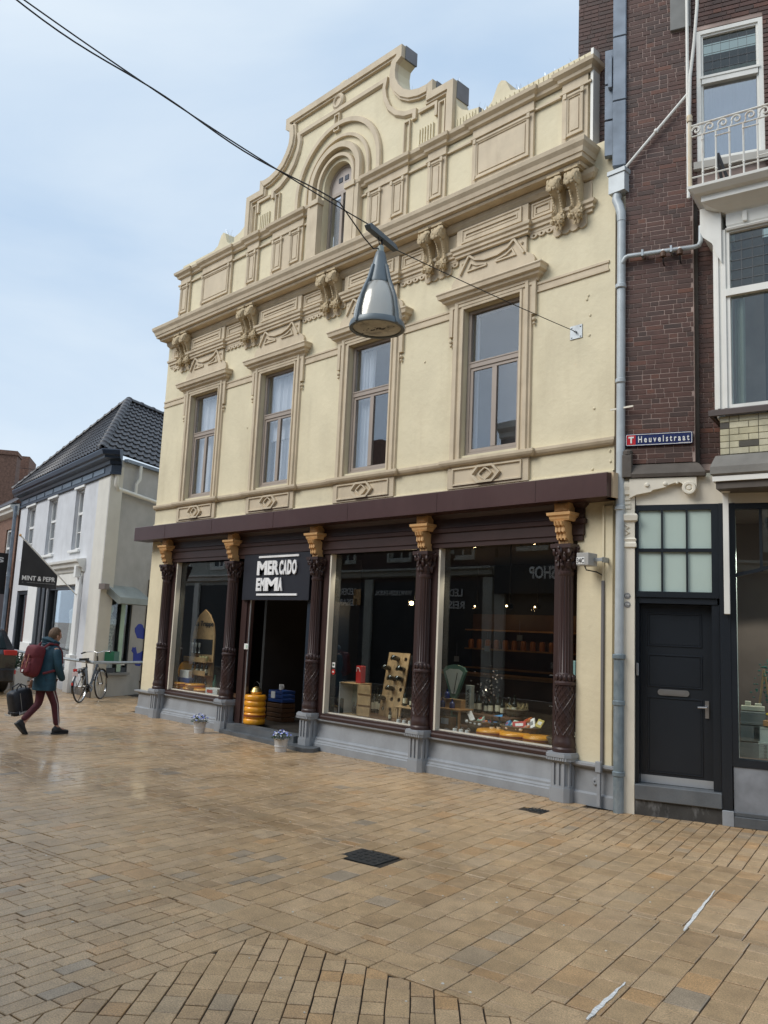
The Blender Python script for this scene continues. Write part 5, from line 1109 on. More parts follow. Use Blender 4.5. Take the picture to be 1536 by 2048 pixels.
for k in range(1, 6): mb.box(.88 + k * .098, .884 + k * .098, .055, .06, 8.80, 9.36)
for k in range(1, 5): mb.box(.88, 1.47, .055, .06, 8.80 + k * .11, 8.804 + k * .11)
P('leading', mb, mat('lead', (.12, .12, .12), .5), w)
P('net_curtain', curtain_mesh(.88, 1.47, 7.74, 9.0, .2, .006), mat('grey_blind', (.5, .5, .5), .8), w)
P('window_sill', MB().bbox(.76, 1.6, -.06, .1, 7.56, 7.655, .004), mat('pale_stone', (.42, .40, .36), .7, var=.1), N2)
# lead flashing, flank wall above the neighbour, hopper, pipes
mb = MB()
for k in range(4): mb.bbox(-.20, -.035, -.05 + .004 * k, .04, 7.80 + k * .9, 7.80 + k * .9 + .89, .01)
for k in range(3): mb.bbox(-.31, -.205, .02, .10, 8.0 + k * .5, 8.0 + k * .5 + .48, .006)
mb.bbox(-.26, -.21, -.05, .02, 8.9, 9.35, .005)
P('lead_flashing', mb, zinc, N2)
bmj = MB()
for r in range(int((11.2 - 7.9) / CH)):
    z = 7.9 + r * CH; u = -.75 - br.choice([0, .05, .1])
    while u < -.16:
        w = br.choice([BL, BH, BL]); a = max(u, -.72); b = min(u + w, -.16); u += w
        if b - a > .02: bmj.bbox(a, b - .006, .33, .36, z, z + CH - .0095, .002, br.random() * .8)
P('flank_bricks', bmj, brick_a, N2, kind='stuff'); P('flank_wall', MB().box(-.72, -.1, .338, 2.0, 6.5, 11.2), mortar, N2)
# stone strings and shopfront
mb = MB(); mb.mould([(0, 3.80), (.09, 3.80), (.10, 3.84), (.03, 3.95), (.0, 3.97)], [(.05, .05), (.05, 0), (.76, 0), (.76, .05)]); P('stone_string', mb, stone, N2)
mb = MB(); mb.bbox(-.06, .05, -.10, .1, 3.80, 4.08, .01); mb.lathe([(.055, 0), (.06, .04), (.04, .06)], (0, -.05, 4.08), 12); P('stone_bracket', mb, stone, N2)
P('white_lintel', MB().box(.085, 2.6, .0, .3, 3.485, 3.80), creamp, N2)
mb = MB(); mb.prism([(.02, 3.79), (.76, 3.79), (.76, 3.66), (.73, 3.64), (.68, 3.64), (.64, 3.66), (.60, 3.72), (.56, 3.74), (.44, 3.70), (.42, 3.68), (.28, 3.65), (.26, 3.63), (.10, 3.60), (.02, 3.56)], -.07, -.001); mb.lathe([(.0, -.10), (.02, -.10), (.03, -.085), (.045, -.10), (.07, -.10), (.08, -.07)], (.68, 0, 3.66), 20, axis='y')
for x, r in ((.22, .03), (.42, .026), (.55, .016)): mb.lathe([(.0, -.09), (r * .6, -.088), (r, -.07)], (x, 0, 3.71 + (x - .22) * .04), 14, axis='y')
P('white_bracket', mb, creamp, N2)
mb = MB(); mb.box(-.085, .075, -.03, .2, .0, 3.80)
mb.mould([(0, 3.60), (.02, 3.61), (.02, 3.66), (.03, 3.70), (.03, 3.74), (0, 3.79)], [(-.085, .1), (-.085, -.03), (.075, -.03), (.075, .1)])
mb.mould([(0, 3.28), (.03, 3.30), (.035, 3.36), (.02, 3.38), (0, 3.39)], [(-.085, .1), (-.085, -.03), (.075, -.03), (.075, .1)])
mb.mould([(0, 2.98), (.02, 2.99), (.02, 3.03), (.01, 3.05), (.02, 3.08), (0, 3.10)], [(-.085, .1), (-.085, -.03), (.075, -.03), (.075, .1)])
for k in range(3): mb.box(-.04, .03, -.042, -.03, 3.44 + k * .05, 3.475 + k * .05)
P('white_pilaster', mb, creamp, N2)
mb = MB(); mb.tube([(-.035, -.033, 3.25), (.01, -.036, 3.22), (-.03, -.036, 3.19), (.015, -.036, 3.16), (-.03, -.036, 3.13)], .008, 5); P('pilaster_monogram', mb, creamp, N2)
for z in (2.42, 2.32):
    d_ = P('number_disc', MB().lathe([(.0, -.038), (.034, -.037), (.036, -.031)], (-.005, 0, z), 18, axis='y'), greym, N2); q = textmesh('197' if z > 2.4 else '199', (-.027, .018, z - .012, z + .012), .002, .01); q.v = [(v[0], v[1] - .041, v[2]) for v in q.v]; P('lettering', q, whitem, d_)
# transom window
fr = MB(); fr.holes(rect(.085, 1.0, 2.415, 3.484), [list(reversed(rect(.115 + k * .27, .365 + k * .27, z0, z1))) for k in range(3) for z0, z1 in ((2.48, 2.935), (2.975, 3.42))], .0, .06)
w = P('transom_window', fr, anth, N2); fg = mat('frosted_backing', (.52, .62, .57), .8); fpn = mat('frosted_pane', (.50, .61, .56), .12, var=.05, vs=1.5)
for k in range(3):
    for z0, z1 in ((2.48, 2.935), (2.975, 3.42)): P('pane', MB().box(.115 + k * .27, .365 + k * .27, .03, .036, z0, z1), fpn, w)
P('frosted_backing', MB().box(.10, .93, .12, .13, 2.43, 3.47), fg, w)
P('door_frame', MB().box(.085, .118, .03, .25, .10, 2.414).box(.118, .96, .02, .2, 2.345, 2.414).box(.90, .98, .03, .25, .10, 2.344), anth, N2)
P('black_post', MB().bbox(.985, 1.09, -.03, .2, .16, 3.484, .003), anth, N2)
P('post_foot', MB().bbox(.985, 1.10, -.05, .2, .0, .159, .004), grey, N2)
dm = MB(); dm.box(.12, .898, .14, .19, .33, 2.34)
door = P('door', dm, anth, N2)
for z0, z1 in ((1.86, 2.24), (1.40, 1.77), (.45, 1.29)): P('door_panel', MB().band(rect(.20, .79, z0, z1), [(0, .139), (.004, .131), (.014, .131), (.018, .139)]).box(.225, .765, .136, .139, z0 + .025, z1 - .025), anth, door)
P('kick_plate', MB().box(.125, .893, .132, .139, .335, .42), silver, door)
P('letterbox', MB().prism([(.34 + .03 * math.cos(R(a)), 1.345 + .034 * math.sin(R(a))) for a in range(90, 271, 30)] + [(.62 + .03 * math.cos(R(a)), 1.345 + .034 * math.sin(R(a))) for a in range(-90, 91, 30)], .128, .139).box(.36, .60, .122, .128, 1.325, 1.365), steel, door)
P('door_handle', MB().prism([(.815, 1.09), (.855, 1.09), (.855, 1.28), (.815, 1.28)], .128, .139).tube([(.835, .13, 1.21), (.835, .09, 1.21), (.74, .09, 1.205)], .011, 8), steel, door, True)
P('hinge', MB().bbox(.09, .115, .0, .03, 1.52, 1.66), steel, N2)
P('door_stone', MB().bbox(.08, .985, -.05, .3, .165, .33, .008), bluestone, N2)
mb = MB(); mb.box(.08, .984, -.02, .3, .0, .164); P('door_footing', mb, mat('patchy_footing', (.05, .048, .045), .8, var=.3, vs=8, dirt=(.3, .3, .3), dirt_s=7, dirt_amt=.8), N2)
# shop window with its sloping wooden edge
mb = MB(); mb.box(1.09, 2.6, -.02, .10, .62, .70); mb.box(1.09, 1.155, -.02, .10, .70, 3.484); mb.box(1.155, 2.6, .0, .08, 3.42, 3.484); mb.box(1.40, 1.43, .01, .07, 2.72, 3.42); mb.prism([(1.155, 2.66), (1.36, 2.71), (2.6, 3.1), (2.6, 3.14), (1.36, 2.75), (1.155, 2.70)], .005, .075)
w = P('side_shop_window', mb, anth, N2); P('pane', MB().box(1.156, 2.6, .045, .052, .70, 3.42), glass_shop, w)
P('inner_return', MB().box(1.10, 1.15, .11, .6, .65, 3.4), fg, w)
mb = MB(); mb.bbox(1.10, 2.6, -.01, .2, .10, .619, .004); P('slab_plinth', mb, slabgrey, N2); P('plinth_base', MB().bbox(1.101, 2.6, -.05, .2, .0, .11, .006).bbox(1.101, 2.6, -.03, -.011, .111, .15, .004), bluestone, N2)
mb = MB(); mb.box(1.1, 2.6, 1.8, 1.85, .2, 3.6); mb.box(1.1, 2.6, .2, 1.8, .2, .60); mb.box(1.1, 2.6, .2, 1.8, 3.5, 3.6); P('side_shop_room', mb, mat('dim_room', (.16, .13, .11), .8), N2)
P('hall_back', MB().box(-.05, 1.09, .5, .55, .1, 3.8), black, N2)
t = thing('fill_spot', 'added spot lamp brightening the goods in the right hand shop window', 'lamp', (.2 + 1.5 * c2 - .45 * s2, -.02 + 1.5 * s2 + .45 * c2, 3.3)); P('housing', MB().lathe([(.001, .08), (.035, .08), (.04, -.04), (.001, -.03)], (0, 0, 0), 12), black, t, True)
sl3 = bpy.data.lights.new('fill_light', 'SPOT'); sl3.energy = 60; sl3.spot_size = R(110); sl3.color = (1, .93, .82); sl3.shadow_soft_size = .04; ob('lamp_light', sl3, t, (0, 0, -.07))  # added spot, lifts the brightness of this window's interior
# white awning crank pole
P('awning_arm', MB().bbox(1.035, 1.095, -.13, -.06, 2.24, 3.58, .004).lathe([(.001, 3.66), (.045, 3.65), (.05, 3.60), (.035, 3.58)], (1.065, -.095, 0), 14), whitep, N2)
# street name sign
t = thing('street_sign', 'blue street name sign with red T square on the brick wall', 'sign', (.2, -.02, 0), R(21.3))
sgb = mat('enamel_blue', (.012, .022, .10), .25, var=.03); sgr = mat('enamel_red', (.55, .02, .03), .25)
def rr(x0, x1, z0, z1, r, n=4): return [(x1 - r + r * math.cos(R(a)), z1 - r + r * math.sin(R(a))) for a in range(0, 91, 90 // n)] + [(x0 + r + r * math.cos(R(a)), z1 - r + r * math.sin(R(a))) for a in range(90, 181, 90 // n)] + [(x0 + r + r * math.cos(R(a)), z0 + r + r * math.sin(R(a))) for a in range(180, 271, 90 // n)] + [(x1 - r + r * math.cos(R(a)), z0 + r + r * math.sin(R(a))) for a in range(270, 361, 90 // n)]
P('board', MB().prism(rr(-.03, .72, 4.19, 4.335, .018), -.035, -.006), sgb, t)
P('border', MB().holes(rr(-.024, .714, 4.196, 4.329, .014), [list(reversed(rr(-.018, .708, 4.202, 4.323, .010)))], -.038, -.0351), whitem, t)
P('red_square', MB().prism(rr(-.015, .085, 4.205, 4.32, .006), -.037, -.0351), sgr, t)
q = textmesh('T', (.005, .065, 4.222, 4.303), .003, .05); q.v = [(v[0], v[1] - .0395, v[2]) for v in q.v]; P('lettering', q, whitem, t)
q = textmesh('H e u v e l s t r a a t', (.115, .685, 4.226, 4.302), .003, .022); q.v = [(v[0], v[1] - .0395, v[2]) for v in q.v]; P('lettering', q, whitem, t)
mb = MB(); [mb.box(.57 + k * .0105, .577 + k * .0105, -.0395, -.0375, 4.199, 4.208) for k in range(12)]; P('small_print', mb, whitem, t)
# pipes
pm_ = mat('painted_pipe', (.46, .50, .52), .45, .1, var=.1, vs=6, dirt=(.25, .27, .28), dirt_s=4, dirt_amt=.5)
t = thing('downpipe', 'tall grey rainwater downpipe with hopper between the two buildings', 'downpipe', (0, 0, 0))
P('hopper', MB().prism([(-.02, -.14), (.20, -.14), (.20, .02), (-.02, .02)], 7.44, 7.70, 'z').xf(Matrix.Identity(4)).bbox(-.035, .215, -.155, .03, 7.68, 7.74, .004), pm_, t)
P('bend', MB().tube([(.07, -.07, 7.46), (.06, -.08, 7.36), (.10, -.08, 7.26), (.125, -.08, 7.16), (.13, -.08, 7.05)], .058, 12), pm_, t, True)
P('upper_pipe', MB().tube([(.13, -.08, 7.06), (.13, -.08, 3.9)], .052, 14), pm_, t, True)
P('middle_pipe', MB().tube([(.13, -.08, 3.9), (.13, -.10, 1.75)], .052, 14), pm_, t, True)
lowp = mat('scuffed_pipe', (.20, .25, .28), .5, .3, var=.2, vs=9, dirt=(.40, .43, .45), dirt_s=8, dirt_amt=.7)
P('lower_pipe', MB().tube([(.13, -.10, 1.75), (.13, -.10, 0)], .060, 14), lowp, t, True)
for z, r in ((6.2, .066), (5.0, .060), (1.72, .075), (1.20, .07), (3.45, .062), (.42, .07)): P('collar', MB().lathe([(r - .01, -.03), (r, -.02), (r, .02), (r - .01, .03)], (.13, -.09 if z > 2 else -.10, z), 14), pm_ if z > 2 else lowp, t, True)
P('clip', MB().box(.0, .30, -.10, -.085, 4.65, 4.67), creamp, t)
t = thing('branch_pipe', 'thin grey pipe running sideways across the brick wall below the bay roof', 'pipe', (.2, -.02, 0), R(21.3))
P('pipe', MB().tube([(-.07, -.06, 6.49), (-.03, -.08, 6.55), (.0, -.08, 6.56), (.76, -.08, 6.56), (.81, -.06, 6.58), (.83, -.04, 6.64), (.83, .0, 6.85)], .028, 10), pm_, t, True)
for x in (.17, .5): P('clip', MB().box(x - .012, x + .012, -.11, 0, 6.53, 6.61), metal, t)
t = thing('diagonal_pipe', 'white painted thin pipe running diagonally up the brick wall', 'pipe', (.2, -.02, 0), R(21.3)); P('pipe', MB().tube([(-.06, -.05, 7.73), (.69, -.06, 8.56)], .017, 8), whitep, t, True); P('clip', MB().ball((.33, -.06, 8.16), .03, 8, 6), whitep, t)
t = thing('vertical_pipe', 'straight white pipe beside the balcony window', 'pipe', (.2, -.02, 0), R(21.3)); P('pipe', MB().tube([(.70, -.06, 7.2), (.70, -.06, 11)], .020, 8), whitep, t, True)
t = thing('curved_pipe', 'white pipe bending outwards at the top beside the balcony window', 'pipe', (.2, -.02, 0), R(21.3)); P('pipe', MB().tube([(.715, -.09, 8.2), (.735, -.13, 8.75), (.79, -.20, 9.15), (.83, -.25, 9.6), (.85, -.30, 11)], .020, 8), whitep, t, True)
for x, l in ((.41, 'left small brown spot insulator under the sideways pipe on the bricks'), (.60, 'right small brown spot insulator under the sideways pipe on the bricks')):
    t = thing('wall_insulator', l, 'insulator', (.2, -.02, 0), R(21.3), 'pair of insulators on the brick wall'); P('cup', MB().lathe([(.012, -.03), (.034, -.02), (.036, .03), (.02, .05), (.012, .05)], (x, -.11, 6.50), 12), darkwood, t, True); P('white_core', MB().ball((x, -.11, 6.555), .02, 8, 6), whitem, t); P('hook', MB().tube([(x, -.11, 6.48), (x, -.09, 6.42), (x, 0, 6.42)], .008, 6), black, t)
# bay window and balcony: own frame
BY = thing('bay_window', 'white painted bay window with leaded top pane under a balcony', 'bay window', (1.2166, .0543, 0), R(11.5))
mb = MB(); mb.box(.0, .10, .0, .1, 4.50, 6.60); mb.box(.035, .06, -.02, .0, 4.50, 6.60); mb.box(.10, .135, -.01, .09, 4.50, 6.60); P('corner_post', mb, whitep, BY)
P('side_cheek', MB().box(-.0, .02, .1, .7, 4.42, 6.8), whitep, BY)
fr = MB(); fr.band(rect(.135, 1.9, 4.50, 6.60), [(0, .08), (0, .01), (.04, .01), (.05, .08)]); fr.box(.135, 1.9, -.02, .08, 5.80, 5.88)
w = P('window_frame', fr, whitep, BY); P('pane', MB().box(.18, 1.86, .045, .052, 4.55, 5.80), glassmat('bay_glass', .9, .04, (.8, .85, .85), .05), w); P('leaded_pane', MB().box(.18, 1.86, .045, .052, 5.88, 6.56), glass_old, w)
mb = MB()
for k in range(1, 15): mb.box(.18 + k * .115, .185 + k * .115, .038, .045, 5.88, 6.56)
for k in range(1, 6): mb.box(.18, 1.86, .038, .045, 5.88 + k * .115, 5.885 + k * .115)
P('leading', mb, mat('lead', (.12, .12, .12), .5), w)
P('curtain', curtain_mesh(.20, .30, 4.55, 5.8, .12, .02, 8), mat('olive_curtain', (.40, .42, .34), .8), w)
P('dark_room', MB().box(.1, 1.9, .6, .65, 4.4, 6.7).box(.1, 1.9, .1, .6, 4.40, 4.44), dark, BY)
mb = MB(); mb.mould([(0, 4.42), (.04, 4.42), (.045, 4.48), (.0, 4.50)], [(-.02, .5), (-.02, 0), (1.9, 0)]); P('sill', mb, mat('umber_sill', (.10, .08, .075), .5), BY)
P('brick_backing', MB().box(.045, 1.9, .035, .5, 3.97, 4.42), mat('grey_pointing', (.20, .18, .14), .85), BY)
for r in range(6):
    z = 3.985 + r * .073; u = .045 - (r % 2) * .1 ; k = r
    while u < .95:
        w_ = .2 if k % 2 else .1; k += 1; a = max(u, .045); b = u + w_; u += w_
        if b - a > .03:
            key = round(b - a, 3)
            if key not in kinds: kinds[key] = MB().bbox(0, key - .006, .028, .07, 0, .067, .003).mesh('cream_brick', ybrick)
            ob('cream_brick', kinds[key], BY, (a, 0, z))
kinds_done = True
P('cream_brick_rest', MB().box(.96, 1.9, .032, .054, 3.985, 4.42), ybrick, BY)
mb = MB(); mb.mould([(0, 3.74), (.02, 3.74), (.05, 3.76), (.05, 3.84), (.02, 3.92), (0, 3.97)], [(.0, .5), (.0, 0), (1.9, 0)]); mb.box(.0, 1.9, .0, .6, 3.735, 3.739); P('grey_stone_ledge', mb, mat('worn_stone', (.22, .21, .19), .8, var=.2, bump=.2), BY)
P('ledge_edge', MB().mould([(0, 3.68), (.03, 3.68), (.03, 3.735), (0, 3.735)], [(.0, .5), (.0, 0), (1.9, 0)]), whitep, BY)
P('bay_soffit', MB().prism([(0, 0), (1.9, 0), (1.9, .6), (0, .6)], 3.60, 3.68, 'z'), stone, BY)
# cove and cornice carrying the balcony
mb = MB(); mb.mould([(0, 6.58), (.02, 6.58), (.03, 6.60), (.01, 6.62), (.02, 6.64), (.02, 6.78), (.05, 6.80), (.14, 6.83), (.22, 6.87), (.24, 6.88), (.24, 6.95), (.30, 6.96), (.355, 7.01), (.36, 7.04), (.0, 7.06)], [(.17, .55), (.17, 0), (1.9, 0)]); P('cove_cornice', mb, whitep, BY)
P('cornice_cheek', MB().prism([(.1, 6.6), (.1, 6.2), (.05, 6.3), (.0, 6.45), (-.10, 6.55), (-.13, 6.62), (-.13, 6.90), (.1, 6.9)], -.04, .5), whitep, BY)
for k in range(5): P('cove_block', MB().bbox(.33 + k * .27, .38 + k * .27, -.05, -.018, 6.64, 6.76, .003), whitep, BY)
t = thing('balcony_railing', 'white iron balcony railing with a row of scrolls and rusty corner post', 'railing', (1.2166, .0543, 0), R(11.5))
rl = mat('rusty_white_iron', (.70, .68, .62), .5, dirt=(.38, .20, .08), dirt_s=9, dirt_amt=.7)
yb = -.31
for z, r in ((7.80, .013), (7.665, .009), (7.16, .009)): P('rail', MB().tube([(-.17, yb, z), (1.9, yb, z)], r, 6), rl, t)
P('corner_post', MB().tube([(-.17, yb, 7.04), (-.17, yb, 7.9)], .022, 8).lathe([(.03, 7.86), (.035, 7.88), (.03, 7.9), (.035, 7.92), (.028, 7.94), (.001, 7.95)], (-.17, yb, 0), 12), mat('ochre_post', (.62, .50, .33), .5, dirt=(.7, .68, .6), dirt_s=6, dirt_amt=.9), t, True)
balm = MB().tube([(0, 0, 7.05), (0, 0, 7.66)], .011, 6).ball((0, 0, 7.20), .017, 6, 5).ball((0, 0, 7.60), .017, 6, 5).mesh('baluster', rl, True)
scm = MB().tube([(-.055 * math.cos(a * .45) * (1 - a / 19), 0, 7.732 + .055 * math.sin(a * .45) * (1 - a / 19)) for a in range(17)], .011, 6).tube([(-.055, 0, 7.732), (-.05, 0, 7.70), (-.065, 0, 7.67)], .008, 5).mesh('scroll', rl, True)
lkm = MB().tube([(0, 0, 0), (.14, 0, 0)], .008, 6).mesh('link_bar', rl, True)
for k in range(13):
    ob('baluster', balm, t, (-.03 + k * .145, yb, 0)); ob('scroll', scm, t, (-.095 + k * .145, yb, 0)); ob('link_bar', lkm, t, (-.03 + k * .145, yb, 7.225 if k % 2 == 0 else 7.60))
t = thing('folded_chair', 'dark folded thing leaning inside the balcony railing', 'chair', (1.2166, .0543, 0), R(11.5)); P('frame', MB().tube([(.12, .1, 7.1), (.03, .12, 7.6), (.05, .1, 7.62), (.16, .08, 7.25)], .018, 6), black, t); P('seat', MB().bbox(.22, .62, -.05, .2, 7.07, 7.20, .02), black, t)

# goods in the side shop window (local to the brick building frame)
def in2(name, label, cat, u, out, z, grp=None): 
    c_, s_ = math.cos(R(21.3)), math.sin(R(21.3)); return thing(name, label, cat, (.2 + u * c_ - out * s_ * -1 * -1 if False else .2 + u * c_ - (out) * s_, -.02 + u * s_ + out * c_, z), R(21.3), grp)
card = [mat('grey_box_a', (.20, .22, .20), .6), mat('pale_box_b', (.52, .58, .50), .6)]
bxs = [(1.30, .30, .70, .28, .16, 0, 'lowest grey box of the stack in the right hand shop window'), (1.48, .30, .70, .26, .18, 1, 'lowest pale box of the stack in the right hand shop window'), (1.27, .32, .87, .2, .17, 0, 'second grey box of the stack by the window edge'), (1.42, .32, .88, .24, .16, 1, 'second pale box of the stack by the window edge'), (1.30, .32, 1.05, .25, .14, 0, 'top grey box of the stack in the right hand shop window')]
for (u, o_, z, w_, h_, mi, l) in bxs: t = in2('display_box', l, 'box', u, o_, z, 'boxes in the right hand shop window'); P('carton', MB().bbox(-w_ / 2, w_ / 2, -.08, .08, 0, h_), card[mi], t); P('lid_line', MB().box(-w_ / 2 + .01, w_ / 2 - .01, -.0815, -.0805, h_ - .03, h_ - .025), greym, t)
t = in2('wooden_easel', 'small wooden easel stand in the right hand shop window', 'easel', 1.42, .55, .9); P('leg', MB().tube([(-.1, 0, 0), (0, 0, .75)], .014, 6), wood, t); P('leg', MB().tube([(.12, 0, 0), (0, 0, .75)], .014, 6), wood, t)
t = in2('yellow_toy', 'yellow and brown wooden tray of toys on the boxes', 'tray', 1.52, .28, 1.05); P('tray', MB().bbox(-.12, .12, -.07, .07, 0, .06), wood2, t); P('toy', MB().ball((0, 0, .11), .06, 9, 7, .5, (1.3, .7, .8)), mat('toy_yellow', (.7, .5, .05), .4), t)
t = in2('white_dish', 'white small shelf with ornaments above the stacked boxes', 'ornament', 1.30, .35, 1.20); P('dish', MB().bbox(-.12, .12, -.06, .06, 0, .05).bbox(-.08, -.02, -.03, .03, .05, .10).bbox(.02, .09, -.03, .03, .05, .08), mat('ivory', (.68, .66, .50), .5), t)
t = in2('blue_carton', 'small blue and white carton at the bottom of the right hand shop window', 'carton', 1.50, .15, .70); P('carton', MB().bbox(-.05, .05, -.04, .04, 0, .15), mat('cyan_print', (.05, .35, .65), .4), t); P('cap', MB().bbox(-.05, .05, -.04, .04, .151, .19), whitem, t)
t = in2('green_garland', 'teal leafy garland hanging in the right hand shop window', 'garland', 1.55, .6, 1.2); mb = MB()
for k in range(260): mb.ball((rnd.gauss(0, .10), rnd.gauss(0, .04), .25 + rnd.gauss(0, .14)), rnd.uniform(.006, .014), 4, 3, 0, (1.5, .5, .8))
P('leaves', mb, mat('teal_leaf', (.02, .16, .12), .5, var=.5, vs=40), t, kind='stuff')

# ================================================================== WHITE HOUSE ON THE LEFT
# local frame: origin at the street corner, +x away along its street front
ca_ = R(171.8); Hc = (-14.407, .606, 0)
H = thing('white_house', 'white plastered two storey corner house with dark tiled hipped roof', 'building', Hc, ca_ )
# with this rotation local +x = along front (leftwards), local +y points to the street, so outward = +y
def hbox(mb, u0, u1, o0, o1, z0, z1): return mb.box(u0, u1, o0, o1, z0, z1)
wu = [(2.15, 2.95), (4.75, 5.72), (7.28, 8.35)]
mb = MB(); mb.holes(rect(.95, 9.3, 0, 5.72), [list(reversed(rect(a, b, 3.73, 5.42))) for a, b in wu] + [list(reversed(rect(1.9, 4.95, .5, 2.75))), list(reversed(rect(6.9, 8.6, .1, 2.7)))], -.3, 0)
P('front_wall', mb, hwhite, H)
P('corner_pilaster', MB().box(0, .949, -.3, .012, 0, 5.72), mat('house_warm_white', (.66, .64, .58), .7, var=.05, bump=.2, bs=12), H)
def hm0(x, y, z): return tuple(Matrix.Translation(Vector(Hc)) @ Matrix.Rotation(ca_, 4, 'Z') @ Vector((x, y, z)))
# side wall (direction 115.6 deg world): local angle
sa_ = R(114 - 171.8); SW = Vector((math.cos(sa_), math.sin(sa_)))
def sidequad(mb, s0, s1, z0, z1, d0, d1):
    nrm = Vector((-SW.y, SW.x)) if (Vector((-SW.y, SW.x)).dot(Vector((-1, 0)))) > 0 else Vector((SW.y, -SW.x))
    q = [SW * s0 + nrm * d0, SW * s1 + nrm * d0, SW * s1 + nrm * d1, SW * s0 + nrm * d1]; return mb.prism([tuple(p) for p in q], z0, z1, 'z')
mb = MB(); sidequad(mb, .0, .15, 0, 5.95, -.04, 0); sidequad(mb, .15, 1.25, 0, .58, -.06, 0); sidequad(mb, .15, 1.25, 2.56, 5.95, -.06, 0); sidequad(mb, 1.25, 9, 0, 5.95, -.3, 0); P('side_wall', mb, hside, H)
mb = MB(); sidequad(mb, .15, .19, .58, 2.56, -.12, -.02); sidequad(mb, .82, .98, .58, 2.56, -.12, -.02); sidequad(mb, 1.21, 1.25, .58, 2.56, -.12, -.02); sidequad(mb, .19, 1.21, .58, .70, -.12, -.02)
w = P('side_window', mb, anth, H); mb = MB(); sidequad(mb, .84, 1.0, .6, 2.5, -.019, -.005); P('pale_post', mb, mintm, w); mb = MB(); sidequad(mb, .19, 1.21, .70, 2.56, -.08, -.07); P('pane', mb, glass_shop, w)
mb = MB(); sidequad(mb, .12, 1.3, .52, .575, -.1, .06); P('window_ledge', mb, greym, H)
mb = MB(); sidequad(mb, .75, 2.2, .5, 2.7, -.55, -.5); sidequad(mb, .6, 1.25, .5, .58, -.5, -.07); sidequad(mb, 1.26, 1.3, .5, 2.6, -.5, -.301); P('side_room', mb, dark, H)
mb = MB(); sidequad(mb, .95, 1.15, .76, .84, -.018, -.008); P('white_notice', mb, whitem, H)
# blue graffiti
def sidepoly(mb, pts, d0=.001, d1=.004):
    nrm = Vector((-SW.y, SW.x)) if (Vector((-SW.y, SW.x)).dot(Vector((-1, 0)))) > 0 else Vector((SW.y, -SW.x)); vs = []
    for d in (d0, d1):
        for (s_, z) in pts: p = SW * s_ + nrm * d; vs.append((p.x, p.y, z))
    n = len(pts); mb.add(vs, [tuple(range(n)), tuple(range(2 * n - 1, n - 1, -1))] + [(i, (i + 1) % n, n + (i + 1) % n, n + i) for i in range(n)]); return mb
mb = MB(); sidepoly(mb, [(1.62 + .2 * math.cos(R(a)) * (1 + .1 * math.sin(a * .13)), 1.62 + .2 * math.sin(R(a))) for a in range(20, 200, 15)] + [(1.55, 1.45), (1.85, 1.42)])
g_ = P('blue_graffiti', mb, bluem, H); mb = MB(); sidepoly(mb, [(1.40, 1.22), (1.36, 1.12), (1.44, 1.06), (1.46, .86), (1.58, .74), (1.75, .72), (1.85, .80), (1.9, 1.05), (1.82, 1.12), (1.70, 1.07), (1.60, 1.05), (1.55, 1.16), (1.52, 1.22), (1.46, 1.20)]); P('blue_graffiti', mb, bluem, H)
pm2 = SW * .72 + (Vector((-SW.y, SW.x)) if (Vector((-SW.y, SW.x)).dot(Vector((-1, 0)))) > 0 else Vector((SW.y, -SW.x))) * -.25
mn = thing('mannequin', 'pale dressed shop mannequin in the side window of the white house', 'mannequin', (0, 0, 0)); mn.matrix_world = Matrix.Translation(Vector(Hc)) @ Matrix.Rotation(ca_, 4, 'Z') @ Matrix.Translation((pm2.x, pm2.y, .7))
P('dress', MB().lathe([(.001, 0), (.16, 0), (.14, .4), (.11, .75), (.15, 1.0), (.17, 1.2), (.08, 1.28), (.04, 1.34)], (0, 0, 0), 16), mat('patterned_dress', (.45, .5, .52), .8, var=.6, vs=22), mn, True); P('head', MB().ball((0, 0, 1.45), .09, 12, 9, 0, (.85, 1, 1.25)), mintm, mn, True)
for u_, cl_, lb_ in ((2.4, 'pale', 'pale coat hanging at the right of the front shop window'), (2.9, 'grey', 'grey coat hanging in the front shop window'), (3.5, 'teal', 'teal dress hanging in the middle of the front shop window'), (4.1, 'white', 'white dress hanging at the left of the front shop window')):
    g2 = thing('hanging_garment', lb_, 'garment', hm0(u_, -.6, 1.0), ca_, 'garments in the white house shop window'); P('cloth', MB().lathe([(.001, 0), (.17, 0), (.13, .5), (.12, .8), (.16, 1.1), (.05, 1.18)], (0, 0, 0), 12), {'pale': whitem, 'grey': greym, 'teal': mintm, 'white': whitem}[cl_], g2, True); P('hanger', MB().tube([(0, 0, 1.17), (0, 0, 1.55)], .006, 4), black, g2)
t = thing('pendant_lamp', 'lit round pendant lamp inside the white house shop window', 'lamp', hm0(3.3, -.9, 2.25), ca_); P('bulb', MB().ball((0, 0, 0), .05, 10, 8), warm, t, True); P('cord', MB().tube([(0, 0, .05), (0, 0, .7)], .005, 4), black, t)
